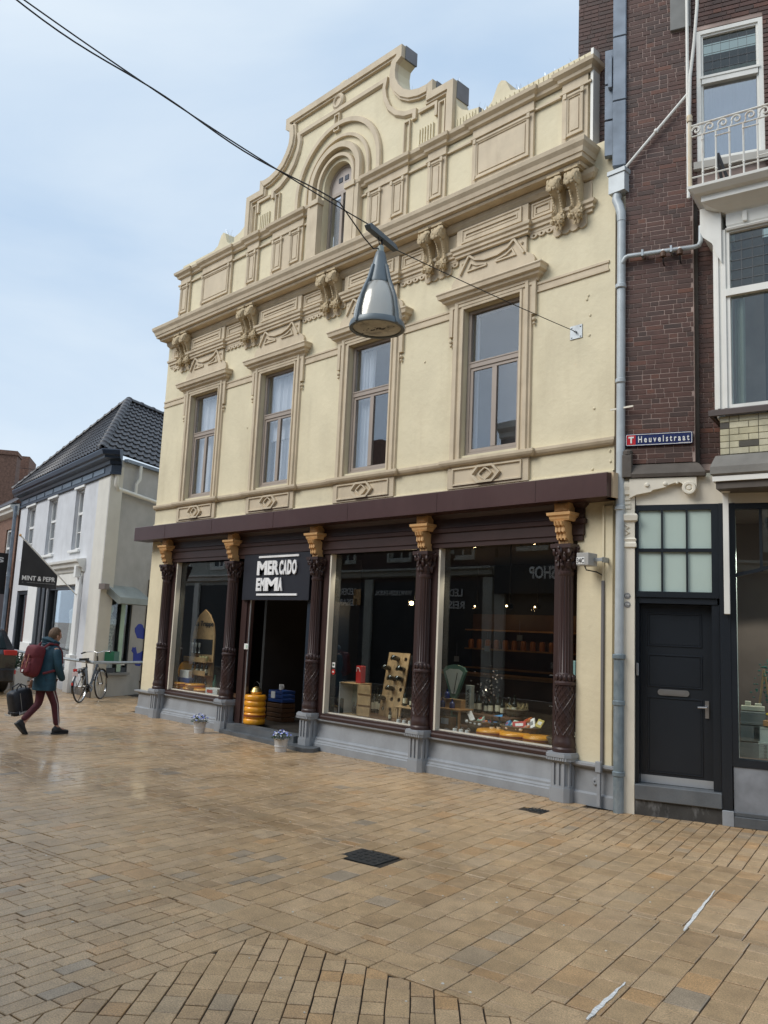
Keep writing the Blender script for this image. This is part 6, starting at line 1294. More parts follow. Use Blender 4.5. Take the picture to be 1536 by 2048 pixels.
# metal awning box over side window
def sidemb(pts, s0, s1):
    mb = MB(); nrm = Vector((-SW.y, SW.x)) if (Vector((-SW.y, SW.x)).dot(Vector((-1, 0)))) > 0 else Vector((SW.y, -SW.x)); vs = []
    for s_ in (s0, s1):
        for (d, z) in pts: p = SW * s_ + nrm * d; vs.append((p.x, p.y, z))
    n = len(pts); mb.add(vs, [tuple(range(n)), tuple(range(2 * n - 1, n - 1, -1))] + [(i, (i + 1) % n, n + (i + 1) % n, n + i) for i in range(n)]); return mb
P('side_canopy', sidemb([(0, 2.75), (.12, 2.70), (.50, 2.45), (.52, 2.30), (.46, 2.28), (.10, 2.52), (0, 2.55)], .12, 1.30), mat('grey_canopy', (.28, .31, .30), .5, dirt=(.15, .17, .15), dirt_s=4, dirt_amt=.5), H)
P('side_lamp', sidemb([(.02, 2.62), (.2, 2.62), (.2, 2.76), (.02, 2.76)], -.12, .05), mat('bulkhead', (.2, .17, .16), .5), H)
# windows on the front
for (a, b) in wu:
    fr = MB(); fr.band(rect(a, b, 3.73, 5.42), [(0, -.18), (0, -.10), (.07, -.10), (.08, -.18)]); fr.box(a + .07, b - .07, -.17, -.10, 4.72, 4.79); c = (a + b) / 2; fr.box(c - .02, c + .02, -.16, -.11, 3.8, 5.35); fr.box(a + .07, b - .07, -.16, -.12, 4.22, 4.25)
    w = P('sash_window', fr, whitem, H); P('pane', MB().box(a + .07, b - .07, -.15, -.143, 3.8, 5.35), glass_up, w); P('net_curtain', curtain_mesh(a + .07, b - .07, 3.8, 5.35, -.24, .01), curtain_m, w)
    P('window_sill', MB().bbox(a - .08, b + .08, -.05, .07, 3.66, 3.73), whitem, H); P('window_head', MB().bbox(a - .05, b + .05, .001, .05, 5.43, 5.52), whitem, H)
P('front_room', MB().box(.95, 9.2, -1.0, -.95, 3, 5.7), mat('upper_room', (.1, .1, .09), .8), H)
# shop openings
fr = MB(); fr.band(rect(1.9, 4.95, .5, 2.75), [(0, -.2), (0, -.05), (.08, -.05), (.09, -.2)]); w = P('shop_window', fr, anth, H); P('pane', MB().box(1.98, 4.87, -.14, -.13, .58, 2.67), glass_shop, w)
P('shop_back', MB().box(.95, 9.2, -1.6, -1.55, 0, 3).box(.95, 9.2, -1.55, -.31, .3, .35), mat('boutique_dim', (.12, .11, .10), .8), H)
fr = MB(); fr.band(rect(6.9, 8.6, .1, 2.7), [(0, -.2), (0, -.05), (.12, -.05), (.13, -.2)]); w = P('shop_door', fr, anth, H); P('pane', MB().box(7.0, 8.5, -.14, -.13, .2, 2.6), glass_shop, w)
for u in (5.0, 5.5): P('dark_pilaster', MB().bbox(u, u + .25, .001, .06, .1, 2.75), anth, H)
P('white_pilaster', MB().bbox(5.78, 6.85, .001, .09, .0, 2.9), whitem, H); P('pilaster_foot', MB().bbox(5.75, 6.88, .092, .15, .0, 1.1), whitem, H)
P('white_pilaster', MB().bbox(1.55, 1.88, .001, .09, .5, 3.0), whitem, H); P('pilaster_foot', MB().bbox(1.5, 1.9, .001, .16, .0, .95), whitem, H)
mb = MB(); mb.mould([(0, 3.1), (.06, 3.12), (.08, 3.2), (.16, 3.24), (.18, 3.32), (.24, 3.36), (.25, 3.42), (0, 3.46)], [(5.4, 0), (1.45, 0)]); P('shop_cornice', mb, whitep, H)
P('lintel_board', MB().bbox(1.55, 6.9, .001, .05, 2.78, 3.08), whitep, H)
for u in (1.6, 5.15): P('cornice_bracket', MB().bbox(u, u + .16, .06, .2, 2.95, 3.25), whitem, H)
P('dark_plinth', MB().bbox(.0, 1.6, .013, .04, 0, .18), stone, H)
# main cornice in navy
mb = MB(); mb.mould([(0, 5.50), (.06, 5.50), (.06, 5.56), (.03, 5.57), (.03, 5.74), (.08, 5.76), (.10, 5.84), (.26, 5.88), (.27, 5.93), (.33, 5.96), (.36, 6.06), (.35, 6.09), (0, 6.12)], [(9.3, 0), (.0, 0), (-.12, -.2), (.05, -.65)][:3]); P('navy_cornice', mb, navytrim, H)
for k in range(9): P('frieze_plate', MB().bbox(.5 + k * .96, 1.36 + k * .96, .032, .045, 5.59, 5.72), mat('slate_plate', (.10, .14, .19), .35), H)
mb = MB(); sidequad(mb, .42, 9, 5.90, 5.98, 0.001, .12); P('side_gutter', mb, zinc, H)
nrm_ = Vector((-SW.y, SW.x)) if (Vector((-SW.y, SW.x)).dot(Vector((-1, 0)))) > 0 else Vector((SW.y, -SW.x))
def sp_(s_, d, z): p = SW * s_ + nrm_ * d; return (p.x, p.y, z)
P('white_drain', MB().tube([sp_(.08, .1, 5.75), sp_(.08, .1, 5.25), sp_(.14, .1, 5.16), sp_(2.6, .1, 5.02)], .055, 10), whitep, H, True)
P('white_drain', MB().tube([sp_(.95, .12, 5.9), sp_(.95, .12, 5.55), sp_(.85, .1, 5.4), sp_(.85, .1, 5.12)], .045, 10), whitep, H, True)
# roof with pantiles
A_ = Vector((4.17, -1.62, 8.57)); E0 = Vector((-.05, .30, 6.10)); E1 = Vector((9.2, .30, 6.10)); 
back = A_ + Vector((SW.x, SW.y, 0)) * 7; E2 = E0 + Vector((SW.x, SW.y, 0)) * 9; E2.z = 6.0
def tiles(P0, P1, P2, P3, ntu, ntv, name):
    # bilinear quad P0-P1 (eave) P3-P2 (top); wavy courses with steps
    mb = MB(); n = (P1 - P0).cross(P3 - P0).normalized()
    if n.z < 0: n = -n
    for j in range(ntv):
        for row, (v, h) in enumerate(((j / ntv, .05), ((j + 1.04) / ntv, .008))):
            pass
        vs = []; K = ntu * 6
        for v, h in ((j / ntv, .012), (j / ntv, .055), ((j + 1.0) / ntv, .02)):
            v = min(v, 1)
            for i in range(K + 1):
                u = i / K; a = P0.lerp(P1, u); b = P3.lerp(P2, u); p = a.lerp(b, v) + n * (h + .032 * max(0, math.sin(u * ntu * 2 * pi)) - .01 * max(0, -math.sin(u * ntu * 2 * pi)))
                vs.append(p)
        W_ = K + 1; mb.add(vs, [(r * W_ + i, r * W_ + i + 1, (r + 1) * W_ + i + 1, (r + 1) * W_ + i) for r in range(2) for i in range(K)])
    P(name, mb, slate, H, kind='stuff')
tiles(E0, E1, A_ + Vector((.02, 0, 0)), A_, 36, 13, 'front_roof_tiles')
tiles(E0, E2, back, A_, 32, 13, 'side_roof_tiles')
mb = MB(); mb.add([E0, E1, A_], [(0, 1, 2)]); mb.add([E0, E2, back, A_], [(0, 1, 2, 3)]); P('roof_deck', mb, black, H)
rt_m = MB().lathe([(.085, -.02), (.10, 0), (.10, .03), (.085, .05), (.085, .30), (.075, .34)], (0, 0, 0), 12, 0, pi).mesh('ridge_tile', slate, True)
def ridge(p, q, n):
    d = (q - p); L_ = d.length / n; qd = d.to_track_quat('Z', 'Y'); sc_ = L_ / .31
    up2 = Vector((0, 0, 1))
    z_ = d.normalized(); x_ = z_.cross(up2).normalized(); y_ = x_.cross(z_).normalized()
    if y_.z < 0: y_ = -y_; x_ = -x_
    for k in range(n):
        o = ob('ridge_tile', rt_m, H); c = p + d * (k / n) + Vector((0, 0, .02))
        o.matrix_local = Matrix(((x_.x, y_.x, z_.x, c.x), (x_.y, y_.y, z_.y, c.y), (x_.z, y_.z, z_.z, c.z), (0, 0, 0, 1))) @ Matrix.Diagonal((1.25, 1.25, sc_, 1))
ridge(E0 + Vector((.1, 0, 0)), A_, 15); ridge(E1, A_, 17); ridge(A_, back, 12)
# grey downpipe at far end
t = thing('downpipe', 'grey zinc downpipe at the far end of the white house', 'downpipe', Hc, ca_); P('pipe', MB().tube([(9.45, .15, 0), (9.45, .15, 5.6)], .06, 8), zinc, t, True); P('collar', MB().lathe([(.07, -.03), (.075, 0), (.07, .03)], (9.45, .15, 3.2), 10), zinc, t)

# neighbours further left
NB = thing('terraced_house', 'narrow brown brick house left of the white house with a black hanging sign', 'building', Hc, ca_)
mb = MB(); mb.holes(rect(9.6, 18, 0, 5.5), [list(reversed(rect(10.1, 11.2, 1.9 + 1.4, 4.9))), list(reversed(rect(12.4, 13.5, 3.3, 4.9)))], -.3, 0); redb = mat('brown_brick_wall', (.18, .10, .07), .8, var=.35, vs=14, bump=.3, bs=30); P('front_wall', mb, redb, NB)
for a in (10.1, 12.4):
    w = P('window', MB().band(rect(a, a + 1.1, 3.3, 4.9), [(0, -.15), (0, -.05), (.08, -.05), (.09, -.15)]).box(a + .08, a + 1.02, -.12, -.06, 4.2, 4.27), whitem, NB); P('pane', MB().box(a + .08, a + 1.02, -.11, -.10, 3.38, 4.82), glass_up, w)
mb = MB(); mb.mould([(0, 5.3), (.05, 5.32), (.2, 5.42), (.22, 5.5), (.3, 5.56), (.3, 5.64), (0, 5.7)], [(18, 0), (9.6, 0)]); P('cornice', mb, whitep, NB)
mb = MB(); mb.prism([(9.6, .25), (18, .25), (18, -3), (9.6, -3)], 5.7, 5.72, 'z'); mb.add([(9.6, .25, 5.72), (18, .25, 5.72), (18, -3, 8), (9.6, -3, 8)], [(0, 1, 2, 3)]); P('roof', mb, slate, NB)
P('shop_front', MB().box(9.7, 17.9, .001, .05, .1, 2.8), anth, NB)
t = thing('hanging_sign', 'black projecting shop sign at the far left edge with white letters', 'sign', Hc, ca_); P('board', MB().bbox(10.0, 10.06, .1, 1.0, 2.6, 4.0), black, t); q = textmesh('S', (-.1, .12, -.08, .1), .004, .04); q.v = [(9.985 + v[1], .35 - v[0], 3.75 + v[2]) for v in q.v]; P('lettering', q, whitem, t)
# tall red brick end wall and chimneys behind
RB = thing('red_brick_block', 'red brick gable with two chimneys behind the roofs at the far left', 'building', (-33.4, 5.2, 0), R(150))
P('wall', MB().box(-1.0, 3.0, 0, 6, 0, 8.2), mat('red_brick_far', (.30, .10, .06), .8, var=.3, vs=6, bump=.3, bs=12), RB)
P('chimney', MB().box(-1.9, -.95, -.3, .6, 0, 9.0).box(-1.95, -.9, -.35, .65, 8.8, 8.95), redb, RB); P('chimney', MB().box(.6, 2.6, -.4, .8, 0, 9.25), redb, RB)
P('window', MB().box(-.6, .5, -.05, 0, 6.8, 7.2), whitep, RB)
for z in (8.0, 7.85, 7.7): P('insulator_bar', MB().box(-.7, -.1, -.12, -.02, z, z + .05), black, RB)
tag(P('overhead_wire', MB().tube([(-33.6, 4.9, 8.6), (-22, 6.2, 6.9)], .012, 5), wirem), 'thin overhead wire between the chimneys and the roof', 'wire')
# ================================================================== FLAG
t = thing('shop_flag', 'charcoal flag with white lettering on a pole from the white house wall', 'flag', Hc, ca_)
P('pole', MB().tube([(1.72, .0, 2.42), (1.60, 1.62, 3.88)], .017, 8), whitep, t, True); P('finial', MB().ball((1.597, 1.64, 3.90), .035, 8, 6), orange_tan, t)
fv = []; NU, NV = 14, 14; ya, yb_ = .62, 1.56
for i in range(NU + 1):
    y = ya + (yb_ - ya) * i / NU; zt = 2.42 + (y / 1.62) * 1.46 - .03; zb = 2.60 + .05 * (i / NU)
    for j in range(NV + 1):
        v = j / NV; z = zt + (zb - zt) * v; fv.append((1.715 - y * .074 + .025 * math.sin(i * .8 + v * 2) * v, y, z))
ff = [(i * (NV + 1) + j, (i + 1) * (NV + 1) + j, (i + 1) * (NV + 1) + j + 1, i * (NV + 1) + j + 1) for i in range(NU) for j in range(NV)]
fl = MB(); fl.add(fv, ff); fl.add([(x - .004, y, z) for x, y, z in fv], ff); P('cloth', fl, mat('charcoal_cloth', (.035, .035, .038), .85), t, True)
def flagtext(s, y0, y1, z0, z1, off):
    q = textmesh(s, (0, 1, 0, 1), .002, off); vs = []
    for (a, b, c) in q.v: y = y1 + (y0 - y1) * a; vs.append((1.715 - y * .074 - .035 + b, y, z0 + (z1 - z0) * c))
    m_ = MB(); m_.add(vs, q.f); return m_
P('lettering', flagtext('MINT & PEPR', .68, 1.50, 2.78, 2.90, .02), ltr, t)
mb = MB()
for k in range(22): mb.box(1.715 - 1.1 * .074 - .045, 1.715 - 1.1 * .074 - .042, .70 + k * .036, .725 + k * .036, 2.72, 2.735)
P('small_print', mb, greym, t)

# ================================================================== RAIL, PLANTERS, BICYCLE
hm = Matrix.Translation(Vector(Hc)) @ Matrix.Rotation(ca_, 4, 'Z')
def hw(p): q = hm @ Vector(p); return (q.x, q.y, q.z)
t = thing('pipe_rail', 'grey metal pipe rail in front of the white house and its side wall', 'rail', (0, 0, 0))
rp_ = [hw((9, .9, .92)), hw((1.0, .8, .92)), hw(sp_(-.9, .75, .90)), hw(sp_(.2, .6, .87)), hw(sp_(2.1, .6, .86))]
P('top_rail', MB().tube(rp_, .036, 8), metal, t)
for p in (hw((7, .87, 0)), hw((3.6, .83, 0)), hw((.2, .8, 0)), hw(sp_(2.0, .6, 0))): P('post', MB().tube([p, (p[0], p[1], .88)], .03, 8), metal, t)
shrub = mat('box_shrub', (.035, .065, .03), .6, var=.5, vs=25)
for k, (u, o_, lb) in enumerate(((2.75, 1.05, 'square tapered white planter with a dark leafy shrub beside the walking person'), (4.4, 1.1, 'white planter with a shrub behind the black car'))):
    p = hw((u, o_, 0)); t = thing('planter', lb, 'potted plant', p, 0, 'white planters along the white house'); s = 1.0
    P('pot', MB().lathe([(.001, 0), (.20, 0), (.27, .46), (.29, .47), (.29, .52), (.26, .52), (.24, .44), (.001, .43)], (0, 0, 0), 4, R(45), R(405)), whitem, t)
    mb = MB(); r_ = random.Random(k + 5)
    for q in range(900):
        a = r_.uniform(0, 6.28); e = math.acos(r_.uniform(-.2, 1)); rr_ = .36 * r_.uniform(.5, 1.05) * (1 + .2 * math.sin(a * 3)); c = Vector((rr_ * math.cos(a) * math.sin(e), rr_ * math.sin(a) * math.sin(e), .60 + rr_ * .75 * math.cos(e)))
        d = Vector((r_.gauss(0, 1), r_.gauss(0, 1), r_.gauss(0, 1))).normalized() * .03; e2 = d.cross(Vector((r_.gauss(0, 1), r_.gauss(0, 1), .5))).normalized() * .014
        mb.add([c - d, c + e2, c + d, c - e2], [(0, 1, 2, 3)])
    P('foliage', mb, shrub, t, kind='stuff'); mb = MB(); [mb.ball((r_.gauss(0, .2), r_.gauss(0, .2), .78 + r_.gauss(0, .1)), .018, 5, 4) for q in range(14)]; P('blossoms', mb, whitem, t, kind='stuff')
bh = math.atan2(.93, -.80)
t = thing('bicycle', 'black electric city bicycle leaning on the rail by the white house', 'bicycle', (-13.42, -.14, 0), bh); t.rotation_euler = (R(-4), 0, bh)
rub = mat('tyre_rubber', (.02, .018, .017), .6); chrome = mat('chrome', (.6, .6, .6), .2, .9); bkf = mat('bicycle_black', (.012, .012, .014), .25, coat=.5)
for x in (0, 1.14):
    w = P('wheel', MB().lathe([(.018, -.04), (.03, -.03), (.03, .03), (.018, .04)], (x, 0, .345), 14, axis='y'), steel, t, True)
    P('tyre', MB().tube([(x + .338 * math.cos(R(a)), 0, .345 + .338 * math.sin(R(a))) for a in range(0, 361, 10)], .019, 8), rub, w, True)
    P('rim', MB().lathe([(.312, -.014), (.322, -.012), (.322, .012), (.312, .014), (.312, -.014)], (x, 0, .345), 40, axis='y'), chrome, w, True)
    sp2 = MB()
    for k in range(20): a = 2 * pi * k / 20; sp2.tube([(x + .03 * math.cos(a + .6 * (-1) ** k), .025 * (-1) ** k, .345 + .03 * math.sin(a + .6 * (-1) ** k)), (x + .315 * math.cos(a), 0, .345 + .315 * math.sin(a))], .0018, 3)
    P('spokes', sp2, chrome, w, kind='stuff')
    P('mudguard', MB().lathe([(.375, -.03), (.383, 0), (.375, .03)], (x, 0, .345), 30, R(-25 if x == 0 else 20), R(200 if x == 0 else 165), axis='y'), bkf, t, True)
fm_ = MB()
for p, q, r in (((.0, .06, .345), (.44, .03, .30), .012), ((.0, -.06, .345), (.44, -.03, .30), .012), ((.0, .06, .345), (.33, .02, .78), .010), ((.0, -.06, .345), (.33, -.02, .78), .010), ((.44, 0, .28), (.30, 0, .92), .020), ((.44, 0, .30), (.62, 0, .42), .03), ((.62, 0, .42), (.93, 0, .84), .03), ((.95, 0, .76), (.91, 0, 1.02), .022)): fm_.tube([p, q], r, 8)
P('frame', fm_, bkf, t, True); P('fork', MB().tube([(.95, .04, .74), (1.03, .05, .55), (1.14, .05, .345)], .012, 8).tube([(.95, -.04, .74), (1.03, -.05, .55), (1.14, -.05, .345)], .012, 8), bkf, t, True)
P('battery', MB().bbox(-.05, .07, -.045, .045, 0, .40, .012).xf(Matrix.Translation((.28, 0, .38)) @ Matrix.Rotation(R(-14), 4, 'Y')), bkf, t); P('motor', MB().lathe([(.001, -.07), (.09, -.07), (.10, 0), (.09, .07), (.001, .07)], (.45, 0, .29), 20, axis='y'), bkf, t, True)
P('saddle', MB().prism([(.12, -.09), (.20, -.10), (.34, -.03), (.42, -.02), (.43, 0), (.42, .02), (.34, .03), (.20, .10), (.12, .09)], .93, .985, 'z'), black, t)
P('seat_post', MB().tube([(.30, 0, .85), (.285, 0, .95)], .014, 8), chrome, t); P('handlebar', MB().tube([(.88, .33, 1.10), (.98, .28, 1.12), (1.0, .12, 1.13), (.93, 0, 1.09), (1.0, -.12, 1.13), (.98, -.28, 1.12), (.88, -.33, 1.10)], .012, 8).tube([(.93, 0, 1.0), (.93, 0, 1.09)], .014, 8), chrome, t, True)
for y in (-1, 1): P('grip', MB().tube([(.80, y * .345, 1.09), (.93, y * .31, 1.115)], .018, 8), black, t)
P('rear_rack', MB().tube([(-.22, .06, .74), (.25, .06, .76)], .007, 6).tube([(-.22, -.06, .74), (.25, -.06, .76)], .007, 6).tube([(-.2, .06, .74), (.0, .07, .345)], .006, 6).tube([(-.2, -.06, .74), (.0, -.07, .345)], .006, 6), bkf, t)
P('lock', MB().tube([(.06 + .0, .07 * math.cos(a * .5), .66 + .07 * math.sin(a * .5)) for a in range(10)], .012, 6), bkf, t); P('tail_light', MB().bbox(-.27, -.23, -.04, .04, .70, .76), redm, t); P('reflector', MB().bbox(-.40, -.385, -.02, .02, .40, .46), redm, t)
P('rear_panel', MB().bbox(-.27, -.26, -.07, .07, .58, .69), mat('pale_panel', (.6, .5, .5), .5), t)
P('crank', MB().tube([(.45, .08, .29), (.58, .08, .22), (.58, .16, .22)], .010, 6).tube([(.45, -.08, .29), (.33, -.08, .36), (.33, -.16, .36)], .010, 6), chrome, t); P('kickstand', MB().tube([(.38, .06, .28), (.28, .16, .01)], .010, 6), bkf, t)
# solid green box standing in for a green bag reflected behind handlebars
tag(P('green_reflection_box', MB().bbox(-.16, .16, -.12, .12, 0, .26).xf(Matrix.Translation((-14.35, 1.02, .86)) @ Matrix.Rotation(bh, 4, 'Z')), mat('translucent_green', (.02, .13, .07), .4)), 'small green box standing in for a bag reflected behind the handlebars', 'crate')

# ================================================================== CAR
t = thing('parked_car', 'black car cut by the left edge of the picture with red tail lamps', 'car', (-15.85, -1.62, 0), R(176))
cp = mat('car_black', (.01, .01, .012), .2, coat=1.0); cw = [(-.02, .30), (0, .95), (.10, 1.05), (.45, 1.52), (1.1, 1.60), (2.2, 1.58), (2.9, 1.10), (3.9, 1.0), (4.2, .75), (4.25, .30)]
def hull(prof_, w0, w1, zb=1.0):
    mb = MB(); n = len(prof_); vs = []
    for s_ in (-1, 1):
        for (x, z) in prof_: hwid = w0 if z <= zb else w0 + (w1 - w0) * (z - zb) / .6; vs.append((x, s_ * hwid, z))
    mb.add(vs, [tuple(range(n)), tuple(range(2 * n - 1, n - 1, -1))] + [(i, (i + 1) % n, n + (i + 1) % n, n + i) for i in range(n)]); return mb
P('body', hull(cw, .88, .66), cp, t); P('rear_window', MB().add([(.115, -.68, 1.08), (.115, .68, 1.08), (.415, .60, 1.46), (.415, -.60, 1.46)], [(0, 1, 2, 3)]).add([(.10, -.68, 1.085), (.10, .68, 1.085), (.40, .60, 1.465), (.40, -.60, 1.465)], [(0, 1, 2, 3)]), mat('tinted_glass', (.02, .03, .035), .05), t)
for s_ in (-1, 1):
    a, b = sorted((s_ * .60, s_ * .895)); P('tail_lamp', MB().bbox(-.03, .25, a, b, .93, 1.05, .01), redm, t); P('lower_reflector', MB().bbox(-.06, .0, a, b, .48, .58, .01), redm, t)
P('bumper', MB().bbox(-.08, .3, -.88, .88, .28, .62, .04), cp, t); P('badge', MB().lathe([(.001, -.05), (.05, -.045), (.055, -.02)], (0, 0, .86), 14, axis='x'), chrome, t)
P('number_plate', MB().box(-.085, -.081, -.26, .26, .66, .77), mat('yellow_plate', (.7, .5, .05), .4), t)
for x in (.75, 3.4):
    for s_ in (-1, 1): w = P('wheel', MB().lathe([(.001, -.11), (.30, -.11), (.335, -.08), (.335, .08), (.30, .11), (.001, .11)], (x, s_ * .80, .335), 26, axis='y'), rub, t, True); P('rim', MB().lathe([(.001, -.112), (.20, -.115), (.22, -.113)], (x, s_ * .80 + (.226 if s_ > 0 else 0), .335), 12, axis='y'), steel, w)

# ================================================================== PERSON
def skin(joints, edges, rad, sub=1):
    me = bpy.data.meshes.new('skin'); names = list(joints); me.from_pydata([joints[n] for n in names], [(names.index(a), names.index(b)) for a, b in edges], [])
    o = bpy.data.objects.new('skin', me); COL.objects.link(o); o.modifiers.new('s', 'SKIN'); sv = me.skin_vertices[0].data
    for i, n in enumerate(names):
        r = rad[n]; sv[i].radius = r if isinstance(r, tuple) else (r, r)
    sv[0].use_root = True
    m = o.modifiers.new('u', 'SUBSURF'); m.levels = sub; m.render_levels = sub
    dg = bpy.context.evaluated_depsgraph_get(); em = bpy.data.meshes.new_from_object(o.evaluated_get(dg)); mb = MB(); mb.add([tuple(v.co) for v in em.vertices], [tuple(p.vertices) for p in em.polygons])
    bpy.data.objects.remove(o); return mb
ph = R(98)
person = thing('person', 'person in teal hooded jacket and maroon trousers walking away with bags', 'person', (-8.58, -3.02, 0), ph)
skinm = mat('skin', (.50, .29, .21), .5, var=.05); jack = mat('teal_jacket', (.012, .055, .085), .7, var=.25, vs=10, bump=1.0, bs=9); trou = mat('maroon_trousers', (.085, .018, .028), .8, var=.2, vs=20, bump=.9, bs=14); hairm = mat('brown_hair', (.13, .075, .04), .6, var=.4, vs=40, bump=.6, bs=150); shoe = mat('dark_shoe', (.02, .022, .025), .6)
J = dict(pel=(0, 0, .93), chest=(.02, 0, 1.25), neck=(.05, 0, 1.43), hb=(.075, 0, 1.50), rh=(0, -.09, .88), rk=(.15, -.10, .49), ra=(.22, -.11, .10), rt=(.36, -.12, .05), lh=(0, .09, .88), lk=(-.02, .10, .47), la=(-.255, .12, .17), lt=(-.20, .12, .06),
         rs=(.03, -.19, 1.38), re=(.04, -.27, 1.10), rw=(.16, -.22, .90), ls=(.0, .19, 1.38), le=(-.06, .28, 1.10), lw=(-.05, .33, .86))
Ed = [('pel', 'chest'), ('chest', 'neck'), ('neck', 'hb'), ('pel', 'rh'), ('rh', 'rk'), ('rk', 'ra'), ('ra', 'rt'), ('pel', 'lh'), ('lh', 'lk'), ('lk', 'la'), ('la', 'lt'), ('chest', 'rs'), ('rs', 're'), ('re', 'rw'), ('chest', 'ls'), ('ls', 'le'), ('le', 'lw')]
rd = dict(pel=.11, chest=.12, neck=.055, hb=.06, rh=.075, rk=.048, ra=.035, rt=.03, lh=.075, lk=.048, la=.035, lt=.03, rs=.05, re=.035, rw=.024, ls=.05, le=.035, lw=.024)
body = skin(J, Ed, rd, 1)
# head with jaw, nose, brow and ears
hc = Vector((.10, 0, 1.585)); vs = []; fs = []; S1, S2 = 20, 16
for j in range(S2 + 1):
    th = pi * j / S2
    for i in range(S1):
        a = 2 * pi * i / S1; x = math.cos(a) * math.sin(th); y = math.sin(a) * math.sin(th); z = math.cos(th)
        X, Y, Z = x * .100, y * .076, z * .122
        if z < -.1: k = 1 - .30 * (-z - .1); Y *= k; X = X * k + (.018 * (-z) if x > 0 else .03 * (-z))
        if x > .75 and abs(y) < .28 and -.35 < z < .15: X += .022 * (1 - abs(y) / .28) * (1 - abs(z + .18) / .35 if z < -.02 else .5)
        if x > .6 and -.62 < z < -.42 and abs(y) < .4: X += .004
        vs.append((hc.x + X, hc.y + Y, hc.z + Z))
for j in range(S2):
    for i in range(S1): fs.append((j * S1 + i, (j + 1) * S1 + i, (j + 1) * S1 + (i + 1) % S1, j * S1 + (i + 1) % S1))
body.add(vs, fs)
for s_ in (-1, 1): body.ball((hc.x - .005, s_ * .079, hc.z - .01), .03, 8, 6, 0, (.7, .3, 1.1))
# left hand: palm and five curled fingers round the bag handle
body.ball((-.045, .335, .80), .045, 10, 7, 0, (.75, .42, 1.15))
for k, (dx, ln) in enumerate(((-.03, .05), (-.01, .058), (.012, .056), (.032, .046))): body.tube([(-.045 + dx, .345, .775), (-.045 + dx, .365, .74), (-.045 + dx, .345, .74 - ln * .4), (-.045 + dx, .318, .742)], [.011, .010, .009, .007], 6)
body.tube([(-.005, .325, .81), (.012, .315, .775), (.0, .31, .75)], [.012, .011, .008], 6)
P('body', body, skinm, person, True)
eye = MB()
for s_ in (-1, 1): eye.ball((hc.x + .083, s_ * .032, hc.z + .008), .009, 6, 5)
P('eyes', eye, black, person)
hr = MB(); vs = []; fs = []
for j in range(11):
    th = pi * .60 * j / 10
    for i in range(24):
        a = 2 * pi * i / 24; x = math.cos(a) * math.sin(th); y = math.sin(a) * math.sin(th); z = math.cos(th); lim = 1.0
        n_ = 1.10 + .03 * mnoise.noise(Vector((x * 5, y * 5, z * 5)));
        zz = z
        if x > .35 and z < .45: n_ = .93
        if abs(y) > .55 and z < 0 and x > -.3: n_ = .95
        vs.append((hc.x + x * .103 * n_ - .006, hc.y + y * .080 * n_, hc.z + zz * .126 * n_))
for j in range(10):
    for i in range(24): fs.append((j * 24 + i, (j + 1) * 24 + i, (j + 1) * 24 + (i + 1) % 24, j * 24 + (i + 1) % 24))
hr.add(vs, fs); P('hair', hr, hairm, person, True)
TR = dict(w=(0, 0, .86), rh=(.01, -.085, .80), rk=(.15, -.10, .49), ra=(.215, -.11, .13), lh=(0, .085, .80), lk=(-.02, .10, .47), la=(-.265, .12, .22))
P('trousers', skin(TR, [('w', 'rh'), ('rh', 'rk'), ('rk', 'ra'), ('w', 'lh'), ('lh', 'lk'), ('lk', 'la')], dict(w=.12, rh=.092, rk=.066, ra=.050, lh=.092, lk=.066, la=.050), 2), trou, person, True)
stp = MB()
for a, b in (((.05, -.175, .72), (.155, -.168, .49)), ((.155, -.168, .49), (.215, -.163, .15))): stp.tube([a, b], .008, 4)
P('side_stripe', stp, mat('stripe_grey', (.5, .48, .5), .7), person)
def loft(secs, n=24):
    mb = MB(); vs = []
    for (cx_, cy_, z, a, b) in secs:
        for i in range(n):
            t_ = 2 * pi * i / n; w_ = 1 + .03 * mnoise.noise(Vector((math.cos(t_) * 2, math.sin(t_) * 2, z * 9))); vs.append((cx_ + a * w_ * math.cos(t_), cy_ + b * w_ * math.sin(t_), z))
    mb.add(vs, [(j * n + i, j * n + (i + 1) % n, (j + 1) * n + (i + 1) % n, (j + 1) * n + i) for j in range(len(secs) - 1) for i in range(n)] + [tuple(reversed(range(n)))]); return mb
jk = loft([(-.01, 0, .70, .150, .205), (-.01, 0, .71, .170, .225), (-.01, 0, .80, .165, .218), (0, 0, .95, .150, .200), (.0, 0, 1.10, .150, .205), (.01, 0, 1.25, .150, .215), (.02, 0, 1.34, .138, .215), (.03, 0, 1.40, .115, .185), (.045, 0, 1.44, .09, .12), (.06, 0, 1.47, .08, .085), (.06, 0, 1.475, .02, .02)])
sl_ = skin(dict(s=(.02, -.17, 1.36), s2=(.03, -.215, 1.30), e=(.04, -.265, 1.09), w=(.15, -.225, .91), p=(.19, -.19, .87)), [('s', 's2'), ('s2', 'e'), ('e', 'w'), ('w', 'p')], dict(s=.08, s2=.078, e=.068, w=.058, p=.05), 2); jk.add(sl_.v, sl_.f)
sl_ = skin(dict(s=(.0, .17, 1.36), s2=(-.01, .215, 1.30), e=(-.05, .27, 1.09), w=(-.05, .315, .87)), [('s', 's2'), ('s2', 'e'), ('e', 'w')], dict(s=.08, s2=.078, e=.066, w=.050), 2); jk.add(sl_.v, sl_.f)
P('jacket', jk, jack, person, True)
hd = MB(); 
for (c, r, q) in (((.02, 0, 1.455), .125, (.95, 1.15, .45)), ((-.03, 0, 1.50), .095, (.8, 1.15, .65))): hd.ball(c, r, 18, 12, .2, q)
